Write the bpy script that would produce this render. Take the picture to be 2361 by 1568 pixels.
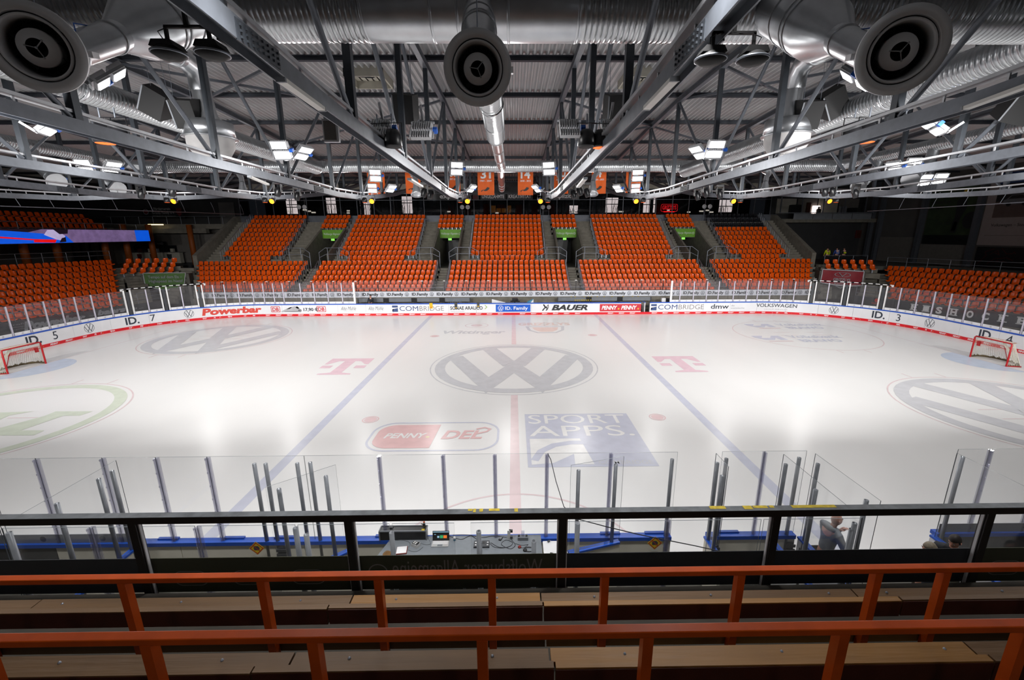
import bpy, bmesh, math, random
from mathutils import Vector, Matrix, Euler
random.seed(7)
S = bpy.context.scene
COL = S.collection
PI = math.pi
for _o in list(bpy.data.objects):
    bpy.data.objects.remove(_o)

# ---------------------------------------------------------------- camera
CAM = Vector((-.016, -22.438, 6.933))
YAW, PIT, ROL, FPX, PU, PV = .0125, .2415, -.0036, 989.6, 1196.23, 784.0
_f = Vector((math.sin(YAW) * math.cos(PIT), math.cos(YAW) * math.cos(PIT), -math.sin(PIT)))
_r = Vector((math.cos(YAW), -math.sin(YAW), 0))
_u = _r.cross(_f)
_r2 = _r * math.cos(ROL) + _u * math.sin(ROL)
_u2 = -_r * math.sin(ROL) + _u * math.cos(ROL)
cd = bpy.data.cameras.new('camera')
cam = bpy.data.objects.new('camera', cd)
COL.objects.link(cam)
cam.matrix_world = Matrix((( _r2.x, _u2.x, -_f.x, CAM.x), (_r2.y, _u2.y, -_f.y, CAM.y), (_r2.z, _u2.z, -_f.z, CAM.z), (0, 0, 0, 1)))
cd.sensor_width = 36
cd.sensor_fit = 'HORIZONTAL'
cd.lens = FPX * 36 / 2361
cd.shift_x = (1180.5 - PU) / 2361
cd.clip_start, cd.clip_end = .05, 300
S.camera = cam


def at(u, v, X=None, Y=None, Z=None):
    """The point of a plane X=, Y= or Z= of the hall that the photograph shows at pixel (u, v): used to measure the hall."""
    d = _r2 * ((u - PU) / FPX) - _u2 * ((v - PV) / FPX) + _f
    t = (X - CAM.x) / d.x if X is not None else (Y - CAM.y) / d.y if Y is not None else (Z - CAM.z) / d.z
    return CAM + d * t


# ---------------------------------------------------------------- world, exposure, lamps
S.view_settings.view_transform = 'Standard'
S.view_settings.look = 'None'
S.view_settings.exposure = 0.0
S.view_settings.gamma = 1
S.view_settings.use_curve_mapping = False
S.cycles.use_denoising = True
S.cycles.max_bounces = 8
S.cycles.diffuse_bounces = 4
S.cycles.glossy_bounces = 3
S.cycles.transparent_max_bounces = 32
S.cycles.sample_clamp_indirect = 4
S.cycles.caustics_reflective = False
S.cycles.caustics_refractive = False
W = bpy.data.worlds.new('hall_air')
S.world = W
W.use_nodes = True
W.node_tree.nodes['Background'].inputs[0].default_value = (.55, .6, .7, 1)
W.node_tree.nodes['Background'].inputs[1].default_value = .035
NEAR_W = 30  # light of one added, unseen strip lamp behind the camera
STAND_W = 400          # light of one added, unseen flood pair aimed at the far stand
FLOOD_W = 136          # light of one LED flood pair
FLOOD_SPREAD = 180
FLOOD_COL = (1, .985, .97)


# ---------------------------------------------------------------- materials
def lin(c):
    return tuple((x / 12.92 if x <= .04045 else ((x + .055) / 1.055) ** 2.4) for x in (v / 255 for v in c))


MATS = {}


def mat(name, rgb, rough=.5, metal=0, var=.08, scale=3., bump=0., bscale=40., emit=0., spec=.5, coat=0., stretch=None):
    m = bpy.data.materials.new(name)
    m.use_nodes = True
    nt = m.node_tree
    b = nt.nodes['Principled BSDF']
    b.inputs['Roughness'].default_value = rough
    b.inputs['Metallic'].default_value = metal
    b.inputs['Specular IOR Level'].default_value = spec
    if coat:
        b.inputs['Coat Weight'].default_value = coat
        b.inputs['Coat Roughness'].default_value = .12
    c = lin(rgb)
    tc = nt.nodes.new('ShaderNodeTexCoord')
    mp = nt.nodes.new('ShaderNodeMapping')
    nt.links.new(tc.outputs['Object'], mp.inputs[0])
    if stretch:
        mp.inputs['Scale'].default_value = stretch
    n = nt.nodes.new('ShaderNodeTexNoise')
    n.inputs['Scale'].default_value = scale
    n.inputs['Detail'].default_value = 4
    nt.links.new(mp.outputs[0], n.inputs['Vector'])
    r = nt.nodes.new('ShaderNodeValToRGB')
    r.color_ramp.elements[0].position = .3
    r.color_ramp.elements[1].position = .7
    r.color_ramp.elements[0].color = tuple(max(0, x * (1 - var)) for x in c) + (1,)
    r.color_ramp.elements[1].color = tuple(min(1, x * (1 + var)) for x in c) + (1,)
    nt.links.new(n.outputs['Fac'], r.inputs[0])
    nt.links.new(r.outputs[0], b.inputs['Base Color'])
    if emit:
        nt.links.new(r.outputs[0], b.inputs['Emission Color'])
        b.inputs['Emission Strength'].default_value = emit
        m.cycles.emission_sampling = 'NONE'
    if bump:
        n2 = nt.nodes.new('ShaderNodeTexNoise')
        n2.inputs['Scale'].default_value = bscale
        nt.links.new(mp.outputs[0], n2.inputs['Vector'])
        bp = nt.nodes.new('ShaderNodeBump')
        bp.inputs['Strength'].default_value = bump
        bp.inputs['Distance'].default_value = .02
        nt.links.new(n2.outputs['Fac'], bp.inputs['Height'])
        nt.links.new(bp.outputs[0], b.inputs['Normal'])
    MATS[name] = m
    return m


def glassmat(name, tint=(.96, .975, .98), refl=1.0, haze=0., hazecol=(.8, .8, .85)):
    m = bpy.data.materials.new(name)
    m.use_nodes = True
    nt = m.node_tree
    nt.nodes.remove(nt.nodes['Principled BSDF'])
    out = nt.nodes['Material Output']
    tr = nt.nodes.new('ShaderNodeBsdfTransparent')
    tr.inputs[0].default_value = tint + (1,)
    gl = nt.nodes.new('ShaderNodeBsdfGlossy')
    gl.inputs['Roughness'].default_value = .02
    lw = nt.nodes.new('ShaderNodeLayerWeight')
    lw.inputs[0].default_value = .5
    pw = nt.nodes.new('ShaderNodeMath')
    pw.operation = 'POWER'
    pw.inputs[1].default_value = 4
    nt.links.new(lw.outputs['Facing'], pw.inputs[0])
    mu = nt.nodes.new('ShaderNodeMath')
    mu.operation = 'MULTIPLY_ADD'
    mu.inputs[1].default_value = .7 * refl
    mu.inputs[2].default_value = .025 * refl
    nt.links.new(pw.outputs[0], mu.inputs[0])
    mx = nt.nodes.new('ShaderNodeMixShader')
    nt.links.new(mu.outputs[0], mx.inputs[0])
    if haze:
        df = nt.nodes.new('ShaderNodeBsdfDiffuse')
        df.inputs[0].default_value = hazecol + (1,)
        n = nt.nodes.new('ShaderNodeTexNoise')
        n.inputs['Scale'].default_value = 6
        m2 = nt.nodes.new('ShaderNodeMath')
        m2.operation = 'MULTIPLY'
        m2.inputs[1].default_value = haze * 2
        nt.links.new(n.outputs['Fac'], m2.inputs[0])
        mh = nt.nodes.new('ShaderNodeMixShader')
        nt.links.new(m2.outputs[0], mh.inputs[0])
        nt.links.new(tr.outputs[0], mh.inputs[1])
        nt.links.new(df.outputs[0], mh.inputs[2])
        nt.links.new(mh.outputs[0], mx.inputs[1])
    else:
        nt.links.new(tr.outputs[0], mx.inputs[1])
    nt.links.new(gl.outputs[0], mx.inputs[2])
    nt.links.new(mx.outputs[0], out.inputs[0])
    MATS[name] = m
    return m


mat('ice', (238, 237, 236), .25, var=.025, scale=.25, bump=.05, bscale=9, spec=.24, stretch=(1, .25, 1))
for nm, c in (('ice_blue', (207, 209, 224)), ('ice_red', (234, 213, 215)), ('ice_grey', (210, 210, 214)), ('ice_dot', (231, 202, 204)), ('ice_pink', (232, 202, 212)),
              ('ice_green', (216, 223, 207)), ('ice_crease', (202, 213, 231)), ('ice_penny', (234, 195, 195)), ('ice_orange', (234, 210, 202)), ('ice_thin', (228, 208, 210)), ('ice_white', (242, 241, 240)), ('ice_navy', (207, 209, 224)), ('ice_yellow', (237, 225, 187))):
    mat(nm, c, .25, var=.05, scale=2.5, spec=.24)
mat('board_white', (232, 233, 236), .4, var=.03, scale=1.2)
mat('board_back', (224, 220, 206), .5, var=.08, scale=2)
mat('board_dark', (62, 64, 68), .45, var=.15, scale=2)
mat('cap_blue', (18, 82, 190), .35, var=.06)
mat('kick_red', (214, 14, 34), .4, var=.05)
mat('kick_yellow', (244, 190, 20), .4)
mat('kick_blue', (16, 60, 170), .4)
mat('print_navy', (44, 52, 66), .5)
mat('print_blue', (52, 74, 124), .5)
mat('print_grey', (128, 122, 118), .5)
mat('print_light', (178, 178, 182), .5)
mat('print_black', (30, 31, 36), .5)
mat('print_red', (214, 66, 52), .5)
mat('print_red2', (200, 40, 54), .5)
mat('print_white', (236, 236, 238), .5)
mat('print_yellow', (246, 190, 40), .5)
mat('print_green', (140, 176, 30), .5)
mat('print_vwblue', (18, 92, 200), .4)
mat('print_dim', (150, 152, 158), .5)
glassmat('clear_post', (.86, .86, .9), refl=1.2, haze=.12, hazecol=(.62, .62, .78))
mat('grey_post', (138, 142, 148), .3, .3, var=.12, scale=6)
mat('glass_edge', (86, 94, 98), .3)
mat('far_post', (204, 200, 214), .3, var=.05)
mat('white_frame', (238, 238, 238), .35)
glassmat('glass', (.985, .988, .99), refl=.7, haze=.01)
glassmat('glass_far', (.98, .98, .985), refl=.7, haze=.03, hazecol=(.75, .72, .75))
glassmat('glass_rail', (.97, .97, .97), refl=.6)
glassmat('glass_lounge', (.45, .46, .48), refl=1.2)
mat('truss_steel', (104, 109, 117), .42, .35, var=.12, scale=5)
mat('post_steel', (64, 69, 76), .45, .3, var=.12, scale=5)
mat('deck_steel', (186, 187, 189), .45, .3, var=.06, scale=1)
mat('purlin_steel', (62, 66, 74), .5, .2, var=.1)
mat('tray_zinc', (176, 178, 182), .4, .6, var=.1)
mat('duct_zinc', (196, 199, 203), .34, .95, var=.1, scale=2.2)
mat('duct_ribbed', (184, 187, 190), .3, .95, var=.1, scale=2.5)
mat('nozzle_alu', (222, 223, 226), .5, .05, var=.05)
mat('nozzle_dark', (44, 45, 49), .5, .3)
mat('diffuser_grey', (182, 180, 180), .6)
mat('seat_orange', (230, 86, 5), .22, var=.1, scale=1.2, spec=.5)
mat('seat_black', (22, 24, 30), .35)
mat('concrete', (118, 114, 104), .85, var=.18, scale=2.4, bump=.2, bscale=30)
mat('concrete_dark', (92, 90, 84), .9, var=.2, scale=1.5)
mat('rail_zinc', (140, 146, 156), .4, .6, var=.1)
mat('orange_paint', (196, 78, 14), .3, var=.14, scale=5, spec=.5)
mat('black_paint', (40, 36, 34), .4, .1, var=.15, scale=6)
mat('rail_top_lit', (98, 102, 106), .4, .4, var=.3, scale=9)
mat('wear_yellow', (190, 165, 30), .6, var=.3, scale=20)
mat('plank_old', (100, 74, 46), .55, var=.22, scale=4, bump=.25, bscale=18, stretch=(.12, 1.6, 1.6))
mat('plank_new', (140, 100, 50), .5, var=.16, scale=4, bump=.2, bscale=18, stretch=(.12, 1.6, 1.6))
mat('red_board', (66, 26, 14), .5, var=.2, scale=6)
mat('step_dark', (58, 54, 48), .9, var=.2)
mat('banner_dark', (44, 46, 52), .55, var=.08)
mat('banner_unlit', (58, 60, 40), .6, var=.1)
mat('banner_green', (100, 160, 24), .55, var=.05)
mat('banner_green_dark', (74, 112, 50), .6, var=.2, scale=1.3)
mat('banner_red', (140, 26, 40), .6, var=.1)
mat('banner_orange', (226, 96, 14), .6, var=.05)
mat('banner_white', (226, 229, 238), .5, var=.03)
mat('banner_edge', (200, 200, 206), .5)
mat('black_plastic', (24, 24, 27), .35, var=.1)
mat('black_matt', (14, 14, 16), .7)
mat('dark_grey', (62, 64, 68), .5)
mat('mid_grey', (120, 124, 130), .5)
mat('wall_grey', (86, 84, 82), .85, var=.1, scale=.8)
mat('wall_dark', (48, 48, 50), .85, var=.15, scale=.8)
mat('wall_light', (112, 108, 104), .85, var=.08)
mat('wall_cream', (176, 172, 160), .8)
mat('lounge_black', (22, 23, 26), .4)
mat('lounge_red', (92, 30, 34), .6)
mat('frame_grey', (92, 96, 104), .5, .3)
mat('column_orange', (150, 74, 14), .6)
mat('table_grey', (122, 128, 134), .6, var=.06, scale=14)
mat('laptop_silver', (196, 196, 196), .35, .4)
mat('paper', (236, 236, 238), .7)
mat('box_white', (224, 224, 222), .5)
mat('cable_dark', (36, 38, 44), .5)
mat('cable_grey', (118, 124, 130), .5)
mat('canvas_brown', (120, 88, 48), .8, var=.3, scale=14)
mat('folder_red', (120, 36, 24), .6)
mat('cyan_cap', (60, 130, 160), .4)
mat('blue_knob', (24, 96, 200), .4)
mat('skin', (206, 150, 128), .5, var=.06, scale=8)
mat('hoodie_grey', (124, 130, 136), .85, var=.12, scale=9)
mat('trouser_dark', (60, 58, 48), .85)
mat('jacket_black', (26, 30, 38), .7, var=.2, scale=6)
mat('hair_dark', (34, 27, 24), .6, var=.25, scale=30)
mat('hair_grey', (122, 112, 96), .6, var=.3, scale=30)
mat('vest_yellow', (206, 220, 20), .6)
mat('vest_blue', (40, 70, 150), .6)
mat('net_white', (214, 210, 196), .8, var=.1, scale=20)
mat('net_dirty', (96, 84, 62), .9, var=.3, scale=20)
mat('goal_red', (178, 16, 24), .35, var=.1, scale=14)
mat('sign_yellow', (224, 186, 20), .5)
mat('sign_red', (190, 30, 30), .5)
mat('orange_lens', (255, 96, 20), .4, emit=1.6)
mat('orange_glow', (255, 120, 16), .4, emit=6.)
mat('flood_lit', (246, 248, 255), .4, emit=6.)
mat('flood_warm', (235, 214, 176), .4, emit=.9)
mat('tube_off', (214, 213, 208), .4)
mat('tube_warm', (255, 226, 160), .4, emit=3.)
mat('exit_lit', (120, 220, 60), .5, emit=1.5)
mat('neon_red', (255, 30, 36), .5, emit=2.2)
mat('daylight', (244, 226, 218), .8, emit=3.)
mat('led_blue', (12, 88, 220), .5, emit=.8)
mat('led_lilac', (126, 104, 150), .5, emit=.55, var=.2, scale=2)
mat('led_red', (220, 20, 26), .5, emit=.9)
mat('led_white', (190, 180, 220), .5, emit=.7)
mat('led_dark', (44, 34, 52), .5, emit=.2)
mat('screen_lit', (30, 60, 70), .4, emit=.5)
mat('screen_green', (50, 150, 90), .4, emit=.8)
mat('screen_orange', (210, 110, 40), .4, emit=.8)
mat('screen_pale', (140, 180, 200), .4, emit=.8)
mat('lounge_lamp', (255, 236, 214), .4, emit=2.)
mat('bar_amber', (170, 106, 40), .5, emit=.35)
mat('tree_bark', (96, 70, 60), .9)
mat('poster_green', (48, 62, 40), .7, var=.3, scale=1.2)
mat('poster_white', (150, 140, 138), .7, var=.04)
mat('poster_blue', (36, 60, 110), .7)
mat('poster_road', (92, 78, 74), .7)
mat('car_grey', (104, 106, 112), .4)
mat('car_red', (110, 34, 38), .4)


# ---------------------------------------------------------------- mesh helpers
class MB:
    """Collects shapes; build() links them as one mesh object."""

    def __init__(self):
        self.v, self.f, self.mi, self.mats, self.sm = [], [], [], [], []
        self.cur = 0
        self.smooth = False

    def use(self, m):
        if m not in self.mats:
            self.mats.append(m)
        self.cur = self.mats.index(m)
        return self

    def add(self, vs, fs, smooth=None):
        n = len(self.v)
        self.v += [tuple(p) for p in vs]
        for f in fs:
            self.f.append(tuple(i + n for i in f))
            self.mi.append(self.cur)
            self.sm.append(self.smooth if smooth is None else smooth)
        return self

    def box(self, x0, x1, y0, y1, z0, z1):
        return self.add([(x0, y0, z0), (x1, y0, z0), (x1, y1, z0), (x0, y1, z0), (x0, y0, z1), (x1, y0, z1), (x1, y1, z1), (x0, y1, z1)],
                        [(0, 3, 2, 1), (4, 5, 6, 7), (0, 1, 5, 4), (1, 2, 6, 5), (2, 3, 7, 6), (3, 0, 4, 7)], False)

    def frame_at(self, a, b, up=(0, 0, 1)):
        a, b = Vector(a), Vector(b)
        d = (b - a).normalized()
        up = Vector(up)
        if abs(d.dot(up)) > .98:
            up = Vector((0, 1, 0)) if abs(d.y) < .9 else Vector((1, 0, 0))
        s = d.cross(up).normalized()
        return a, b, d, s, s.cross(d).normalized()

    def bar(self, a, b, w, h, up=(0, 0, 1)):
        a, b, d, s, t = self.frame_at(a, b, up)
        vs = [p + s * (w / 2 * i) + t * (h / 2 * j) for p in (a, b) for i, j in ((-1, -1), (1, -1), (1, 1), (-1, 1))]
        return self.add(vs, [(0, 3, 2, 1), (4, 5, 6, 7), (0, 1, 5, 4), (1, 2, 6, 5), (2, 3, 7, 6), (3, 0, 4, 7)][::1], False)

    def tube(self, path, r, n=8, caps=True, smooth=True, closed=False):
        path = [Vector(p) for p in path]
        rs = r if isinstance(r, (list, tuple)) else [r] * len(path)
        m = len(path)
        vs = []
        prev = None
        for i, p in enumerate(path):
            if closed:
                d = (path[(i + 1) % m] - path[i - 1])
            else:
                d = path[min(i + 1, m - 1)] - path[max(i - 1, 0)]
            d = d.normalized() if d.length > 1e-9 else Vector((0, 0, 1))
            if prev is None:
                up = Vector((0, 0, 1)) if abs(d.z) < .9 else Vector((0, 1, 0))
                s = d.cross(up).normalized()
            else:
                s = prev - d * prev.dot(d)
                s = s.normalized() if s.length > 1e-6 else d.orthogonal().normalized()
            prev = s
            t = d.cross(s)
            for k in range(n):
                a = 2 * PI * k / n
                vs.append(p + (s * math.cos(a) + t * math.sin(a)) * rs[i])
        fs = []
        for i in range(m if closed else m - 1):
            j = (i + 1) % m
            for k in range(n):
                q = (k + 1) % n
                fs.append((i * n + k, i * n + q, j * n + q, j * n + k))
        self.add(vs, fs, smooth)
        if caps and not closed:
            self.add(vs[:n], [tuple(range(n))[::-1]], False)
            self.add(vs[-n:], [tuple(range(n))], False)
        return self

    def lathe(self, prof, n=24, M=None, smooth=True):
        """prof: (radius, z) pairs turned about local z, placed by matrix M."""
        M = M or Matrix()
        vs = [M @ Vector((r * math.cos(2 * PI * k / n), r * math.sin(2 * PI * k / n), z)) for r, z in prof for k in range(n)]
        fs = [(i * n + k, i * n + (k + 1) % n, (i + 1) * n + (k + 1) % n, (i + 1) * n + k) for i in range(len(prof) - 1) for k in range(n)]
        return self.add(vs, fs, smooth)

    def poly(self, pts, o, x, y, th=0.):
        """flat polygon pts in the frame o, x, y; th gives it thickness towards x cross y."""
        o, x, y = Vector(o), Vector(x), Vector(y)
        nz = x.cross(y).normalized()
        top = [o + x * p[0] + y * p[1] + nz * th for p in pts]
        k = len(pts)
        if not th:
            return self.add(top, [tuple(range(k))], False)
        vs = top + [o + x * p[0] + y * p[1] for p in pts]
        return self.add(vs, [tuple(range(k)), tuple(range(2 * k - 1, k - 1, -1))] + [(i, i + k, (i + 1) % k + k, (i + 1) % k) for i in range(k)], False)

    def flat(self, vf, o, x, y):
        o, x, y = Vector(o), Vector(x), Vector(y)
        nz = x.cross(y).normalized()
        return self.add([o + x * p[0] + y * p[1] + nz * (p[2] if len(p) > 2 else 0) for p in vf[0]], vf[1], False)

    def sphere(self, c, r, n=12, m=8, M=None):
        c = Vector(c)
        r = (r, r, r) if not isinstance(r, (tuple, list)) else r
        vs, fs = [], []
        for i in range(m + 1):
            a = PI * i / m
            for k in range(n):
                b = 2 * PI * k / n
                p = Vector((r[0] * math.sin(a) * math.cos(b), r[1] * math.sin(a) * math.sin(b), r[2] * math.cos(a)))
                vs.append(c + (M @ p if M else p))
        for i in range(m):
            for k in range(n):
                fs.append((i * n + k, (i + 1) * n + k, (i + 1) * n + (k + 1) % n, i * n + (k + 1) % n))
        return self.add(vs, fs, True)

    def mesh(self, name, m=None, off=(0, 0, 0)):
        me = bpy.data.meshes.new(name)
        off = Vector(off)
        me.from_pydata([Vector(p) - off for p in self.v], [], self.f)
        for mm in (self.mats or [m]):
            me.materials.append(MATS[mm])
        me.polygons.foreach_set('material_index', self.mi if self.mats else [0] * len(self.f))
        me.polygons.foreach_set('use_smooth', self.sm)
        me.update()
        return me

    def build(self, name, m=None, parent=None, loc=None, label=None, cat=None, group=None, kind=None):
        off = loc or (0, 0, 0)
        o = bpy.data.objects.new(name, self.mesh(name, m, off))
        COL.objects.link(o)
        if parent is not None:
            o.parent = parent
            root = parent
            while root.parent:
                root = root.parent
            if parent is root:
                o.matrix_parent_inverse = Matrix.Translation(-root.location)
        else:
            o.location = off
        return tag(o, label, cat, group, kind)


def tag(o, label=None, cat=None, group=None, kind=None):
    for k, v in (('label', label), ('category', cat), ('group', group), ('kind', kind)):
        if v:
            o[k] = v
    return o


def thing(name, label, cat, loc=(0, 0, 0), group=None, kind=None):
    o = bpy.data.objects.new(name, None)
    COL.objects.link(o)
    o.empty_display_size = .1
    o.location = loc
    return tag(o, label, cat, group, kind)


KIDS = {}


def dup(root, loc, rot=(0, 0, 0), label=None, group=None, scale=None):
    r = root.copy()
    COL.objects.link(r)
    r.location = loc
    r.rotation_euler = rot
    if scale:
        r.scale = scale
    if label:
        r['label'] = label
    if group:
        r['group'] = group
    if root.name not in KIDS:
        KIDS[root.name] = [(c, list(c.children)) for c in root.children]
    for c, gs in KIDS[root.name]:
        cc = c.copy()
        COL.objects.link(cc)
        cc.parent = r
        for g in gs:
            gg = g.copy()
            COL.objects.link(gg)
            gg.parent = cc
    return r


def box(name, x0, x1, y0, y1, z0, z1, m, parent=None, **k):
    if parent is None and 'loc' not in k:
        k['loc'] = ((x0 + x1) / 2, (y0 + y1) / 2, z0)
    return MB().box(x0, x1, y0, y1, z0, z1).build(name, m, parent, **k)


_TX = {}


def text2d(s, bold=0., shear=0., space=1.):
    """Lettering as a flat mesh, cap height 1, starting at x = 0, with its width."""
    key = (s, bold, shear, space)
    if key not in _TX:
        cu = bpy.data.curves.new('lettering', 'FONT')
        cu.body = s
        cu.size = 1
        cu.offset = bold
        cu.shear = shear
        cu.space_character = space
        cu.resolution_u = 3
        cu.fill_mode = 'FRONT'
        o = bpy.data.objects.new('lettering', cu)
        COL.objects.link(o)
        dg = bpy.context.evaluated_depsgraph_get()
        me = o.evaluated_get(dg).to_mesh()
        vs = [(p.co.x / .69, p.co.y / .69) for p in me.vertices]
        fs = [tuple(p.vertices) for p in me.polygons]
        o.evaluated_get(dg).to_mesh_clear()
        bpy.data.objects.remove(o)
        bpy.data.curves.remove(cu)
        x0 = min(p[0] for p in vs)
        x1 = max(p[0] for p in vs)
        _TX[key] = ([(p[0] - x0, p[1]) for p in vs], fs, x1 - x0)
    return _TX[key]


def textfit(s, w=None, h=None, bold=0., shear=0., cx=True, space=1.):
    """Lettering scaled to width w and/or cap height h, centred on x, baseline y = 0."""
    vs, fs, L = text2d(s, bold, shear, space)
    sx = w / L if w else h
    sy = h if h else sx
    return [((p[0] - (L / 2 if cx else 0)) * sx, p[1] * sy) for p in vs], fs


def stroke(pts, w, cap=0.):
    """A mitred polyline stroke of width w as flat quads."""
    P = [Vector(p) for p in pts]
    L, R = [], []
    for i, p in enumerate(P):
        a = (P[i] - P[i - 1]).normalized() if i else (P[1] - P[0]).normalized()
        b = (P[i + 1] - P[i]).normalized() if i < len(P) - 1 else a
        n1, n2 = Vector((-a.y, a.x)), Vector((-b.y, b.x))
        m = (n1 + n2).normalized()
        k = (w / 2) / max(.35, m.dot(n1))
        L.append(p + m * k)
        R.append(p - m * k)
    n = len(P)
    return [tuple(q) for q in L + R], [(i, i + n, i + 1 + n, i + 1) for i in range(n - 1)]


def ring2d(r0, r1, n=48, a0=0, a1=2 * PI, sy=1.):
    vs = []
    for k in range(n + 1):
        a = a0 + (a1 - a0) * k / n
        vs += [(r0 * math.cos(a), r0 * math.sin(a) * sy), (r1 * math.cos(a), r1 * math.sin(a) * sy)]
    return vs, [(2 * k, 2 * k + 1, 2 * k + 3, 2 * k + 2) for k in range(n)]


def disc2d(r, n=32, sy=1.):
    return [(r * math.cos(2 * PI * k / n), r * math.sin(2 * PI * k / n) * sy) for k in range(n)], [tuple(range(n))]


def rect2d(x0, x1, y0, y1):
    return [(x0, y0), (x1, y0), (x1, y1), (x0, y1)], [(0, 1, 2, 3)]


def poly2d(*pts):
    return list(pts), [tuple(range(len(pts)))]


def join2d(*parts):
    vs, fs = [], []
    for i, (v, f) in enumerate(parts):
        n = len(vs)
        vs += [(p[0], p[1], (p[2] if len(p) > 2 else 0) + .0003 * i) for p in v]
        fs += [tuple(i + n for i in q) for q in f]
    return vs, fs


def move2d(vf, dx=0, dy=0, s=1., sy=None):
    sy = s if sy is None else sy
    return [(p[0] * s + dx, p[1] * sy + dy) + tuple(p[2:]) for p in vf[0]], vf[1]


def roundel(R, t=.115, ring=.12, gap=True):
    """A ring with a V over a W in it, radius R."""
    a = ring2d(R * (1 - ring), R, 48)
    ri = (1 - ring * .8)

    def lim(x, y):
        k = ri / math.hypot(x, y)
        return x * k, y * k
    v = stroke([lim(-.38, .86), (-.07, .06), (.07, .06), lim(.38, .86)], .19 * t / .115)
    w = stroke([lim(-.84, .42), (-.30, -.74), (0, -.06), (.30, -.74), lim(.84, .42)], .19 * t / .115)
    return join2d(a, move2d(v, s=R), move2d(w, s=R))


def lettering(name, parts, o, x, y, parent, m=None, **k):
    """Flat print on a surface: parts = [(2d mesh, material)]."""
    b = MB()
    for vf, mm in parts:
        b.use(mm).flat(vf, o, x, y)
    return b.build(name, None, parent, **k)


# ---------------------------------------------------------------- the ice sheet and its painted marks
RX, RY, RR = 30., 15., 8.5
SX, SY = RX - RR, RY - RR
ARC = RR * PI / 2
PER = 4 * SX + 4 * SY + 4 * ARC


def rim(s, off=0.):
    """Point of the rink outline at path length s (0 = far centre, growing clockwise seen from above), pushed outwards by off;
    returns the point, the direction of travel and the outward normal."""
    s = s % PER
    segs = [(SX, 'l', (0, RY), (1, 0)), (ARC, 'a', (SX, SY), PI / 2), (2 * SY, 'l', (RX, SY), (0, -1)), (ARC, 'a', (SX, -SY), 0),
            (2 * SX, 'l', (SX, -RY), (-1, 0)), (ARC, 'a', (-SX, -SY), -PI / 2), (2 * SY, 'l', (-RX, -SY), (0, 1)), (ARC, 'a', (-SX, SY), PI), (SX, 'l', (-SX, RY), (1, 0))]
    for L, k, p, q in segs:
        if s <= L + 1e-9:
            if k == 'l':
                d = Vector((q[0], q[1], 0))
                n = Vector((-q[1], q[0], 0))
                return Vector((p[0], p[1], 0)) + d * s + n * off, d, n
            a = q - s / RR
            n = Vector((math.cos(a), math.sin(a), 0))
            return Vector((p[0], p[1], 0)) + n * (RR + off), Vector((math.sin(a), -math.cos(a), 0)), n
        s -= L
    return rim(0, off)


def rim_pts(s0, s1, step=.6):
    """path lengths from s0 to s1, dense only in the corners"""
    out, s = [s0], s0
    while s < s1 - 1e-6:
        q = s % PER
        straight = q < SX - .01 or SX + ARC <= q < SX + ARC + 2 * SY - .01
        s = min(s1, s + step)
        out.append(s)
    return out


outline = [rim(PER * i / 160)[0] for i in range(160)]
b = MB()
b.add([(p.x, p.y, 0) for p in outline], [tuple(range(160))[::-1]])
ICE = b.build('floor', 'ice', kind='structure')
box('floor_surround', -60, 60, -30, 45, -.3, -.03, 'concrete_dark', kind='structure')
XA, YA = Vector((1, 0, 0)), Vector((0, 1, 0))


def mark(name, m, vf, x=0., y=0., lay=1, label=None):
    b = MB()
    b.flat(vf, (x, y, .002 * lay), XA, YA)
    return b.build(name, m, ICE, label=label)


mark('centre_line', 'ice_red', join2d(rect2d(-.15, .15, 4.5, 15), rect2d(-.15, .15, -15, -4.5)))
for sx in (-1, 1):
    mark('blue_line', 'ice_blue', rect2d(sx * 7.24 - .17, sx * 7.24 + .17, -15, 15))
    mark('goal_line', 'ice_thin', rect2d(sx * 26.2 - .025, sx * 26.2 + .025, -12.6, 12.6))
    c = [(0, -1.9), (0, 1.9)] + [(-sx * 1.8 * math.cos(a), 1.9 * math.sin(a)) for a in [PI / 2 - PI * i / 24 for i in range(25)]]
    mark('goal_crease', 'ice_crease', poly2d(*c[2:]), sx * 26.17, 0)
    for sy in (-1, 1):
        mark('face_off_spot', 'ice_dot', join2d(disc2d(.24), ring2d(.27, .32)), sx * 5.56, sy * 7, 2)
        x0, y0 = sx * 20.5, sy * 7
        mark('face_off_circle', 'ice_thin', ring2d(4.44, 4.5, 72), x0, y0, 2)
        for t in (-1, 1):
            for e in (-1, 1):
                mark('hash_mark', 'ice_thin', rect2d(-.03, .03, 0, .6), x0 + t * .85, y0 + (4.45 if e > 0 else -5.05), 2)
                mark('hash_mark', 'ice_thin', rect2d(0, 1.2, -.025, .025), x0 + (.6 if t > 0 else -1.8), y0 + e * .45, 2)
mark('centre_circle', 'ice_grey', ring2d(4.46, 4.52, 80), 0, 0, 2)
for n in range(3):
    mark('centre_emblem', 'ice_grey', roundel(4.26, .13, .125), (0, 20.5, -20.5)[n], (0, -7, 7)[n], 3)
mark('centre_dot', 'ice_grey', disc2d(.2), 0, 0, 4)
mark('referee_crease', 'ice_thin', ring2d(2.97, 3.03, 40, 0, PI), 0, -15, 2)
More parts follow.
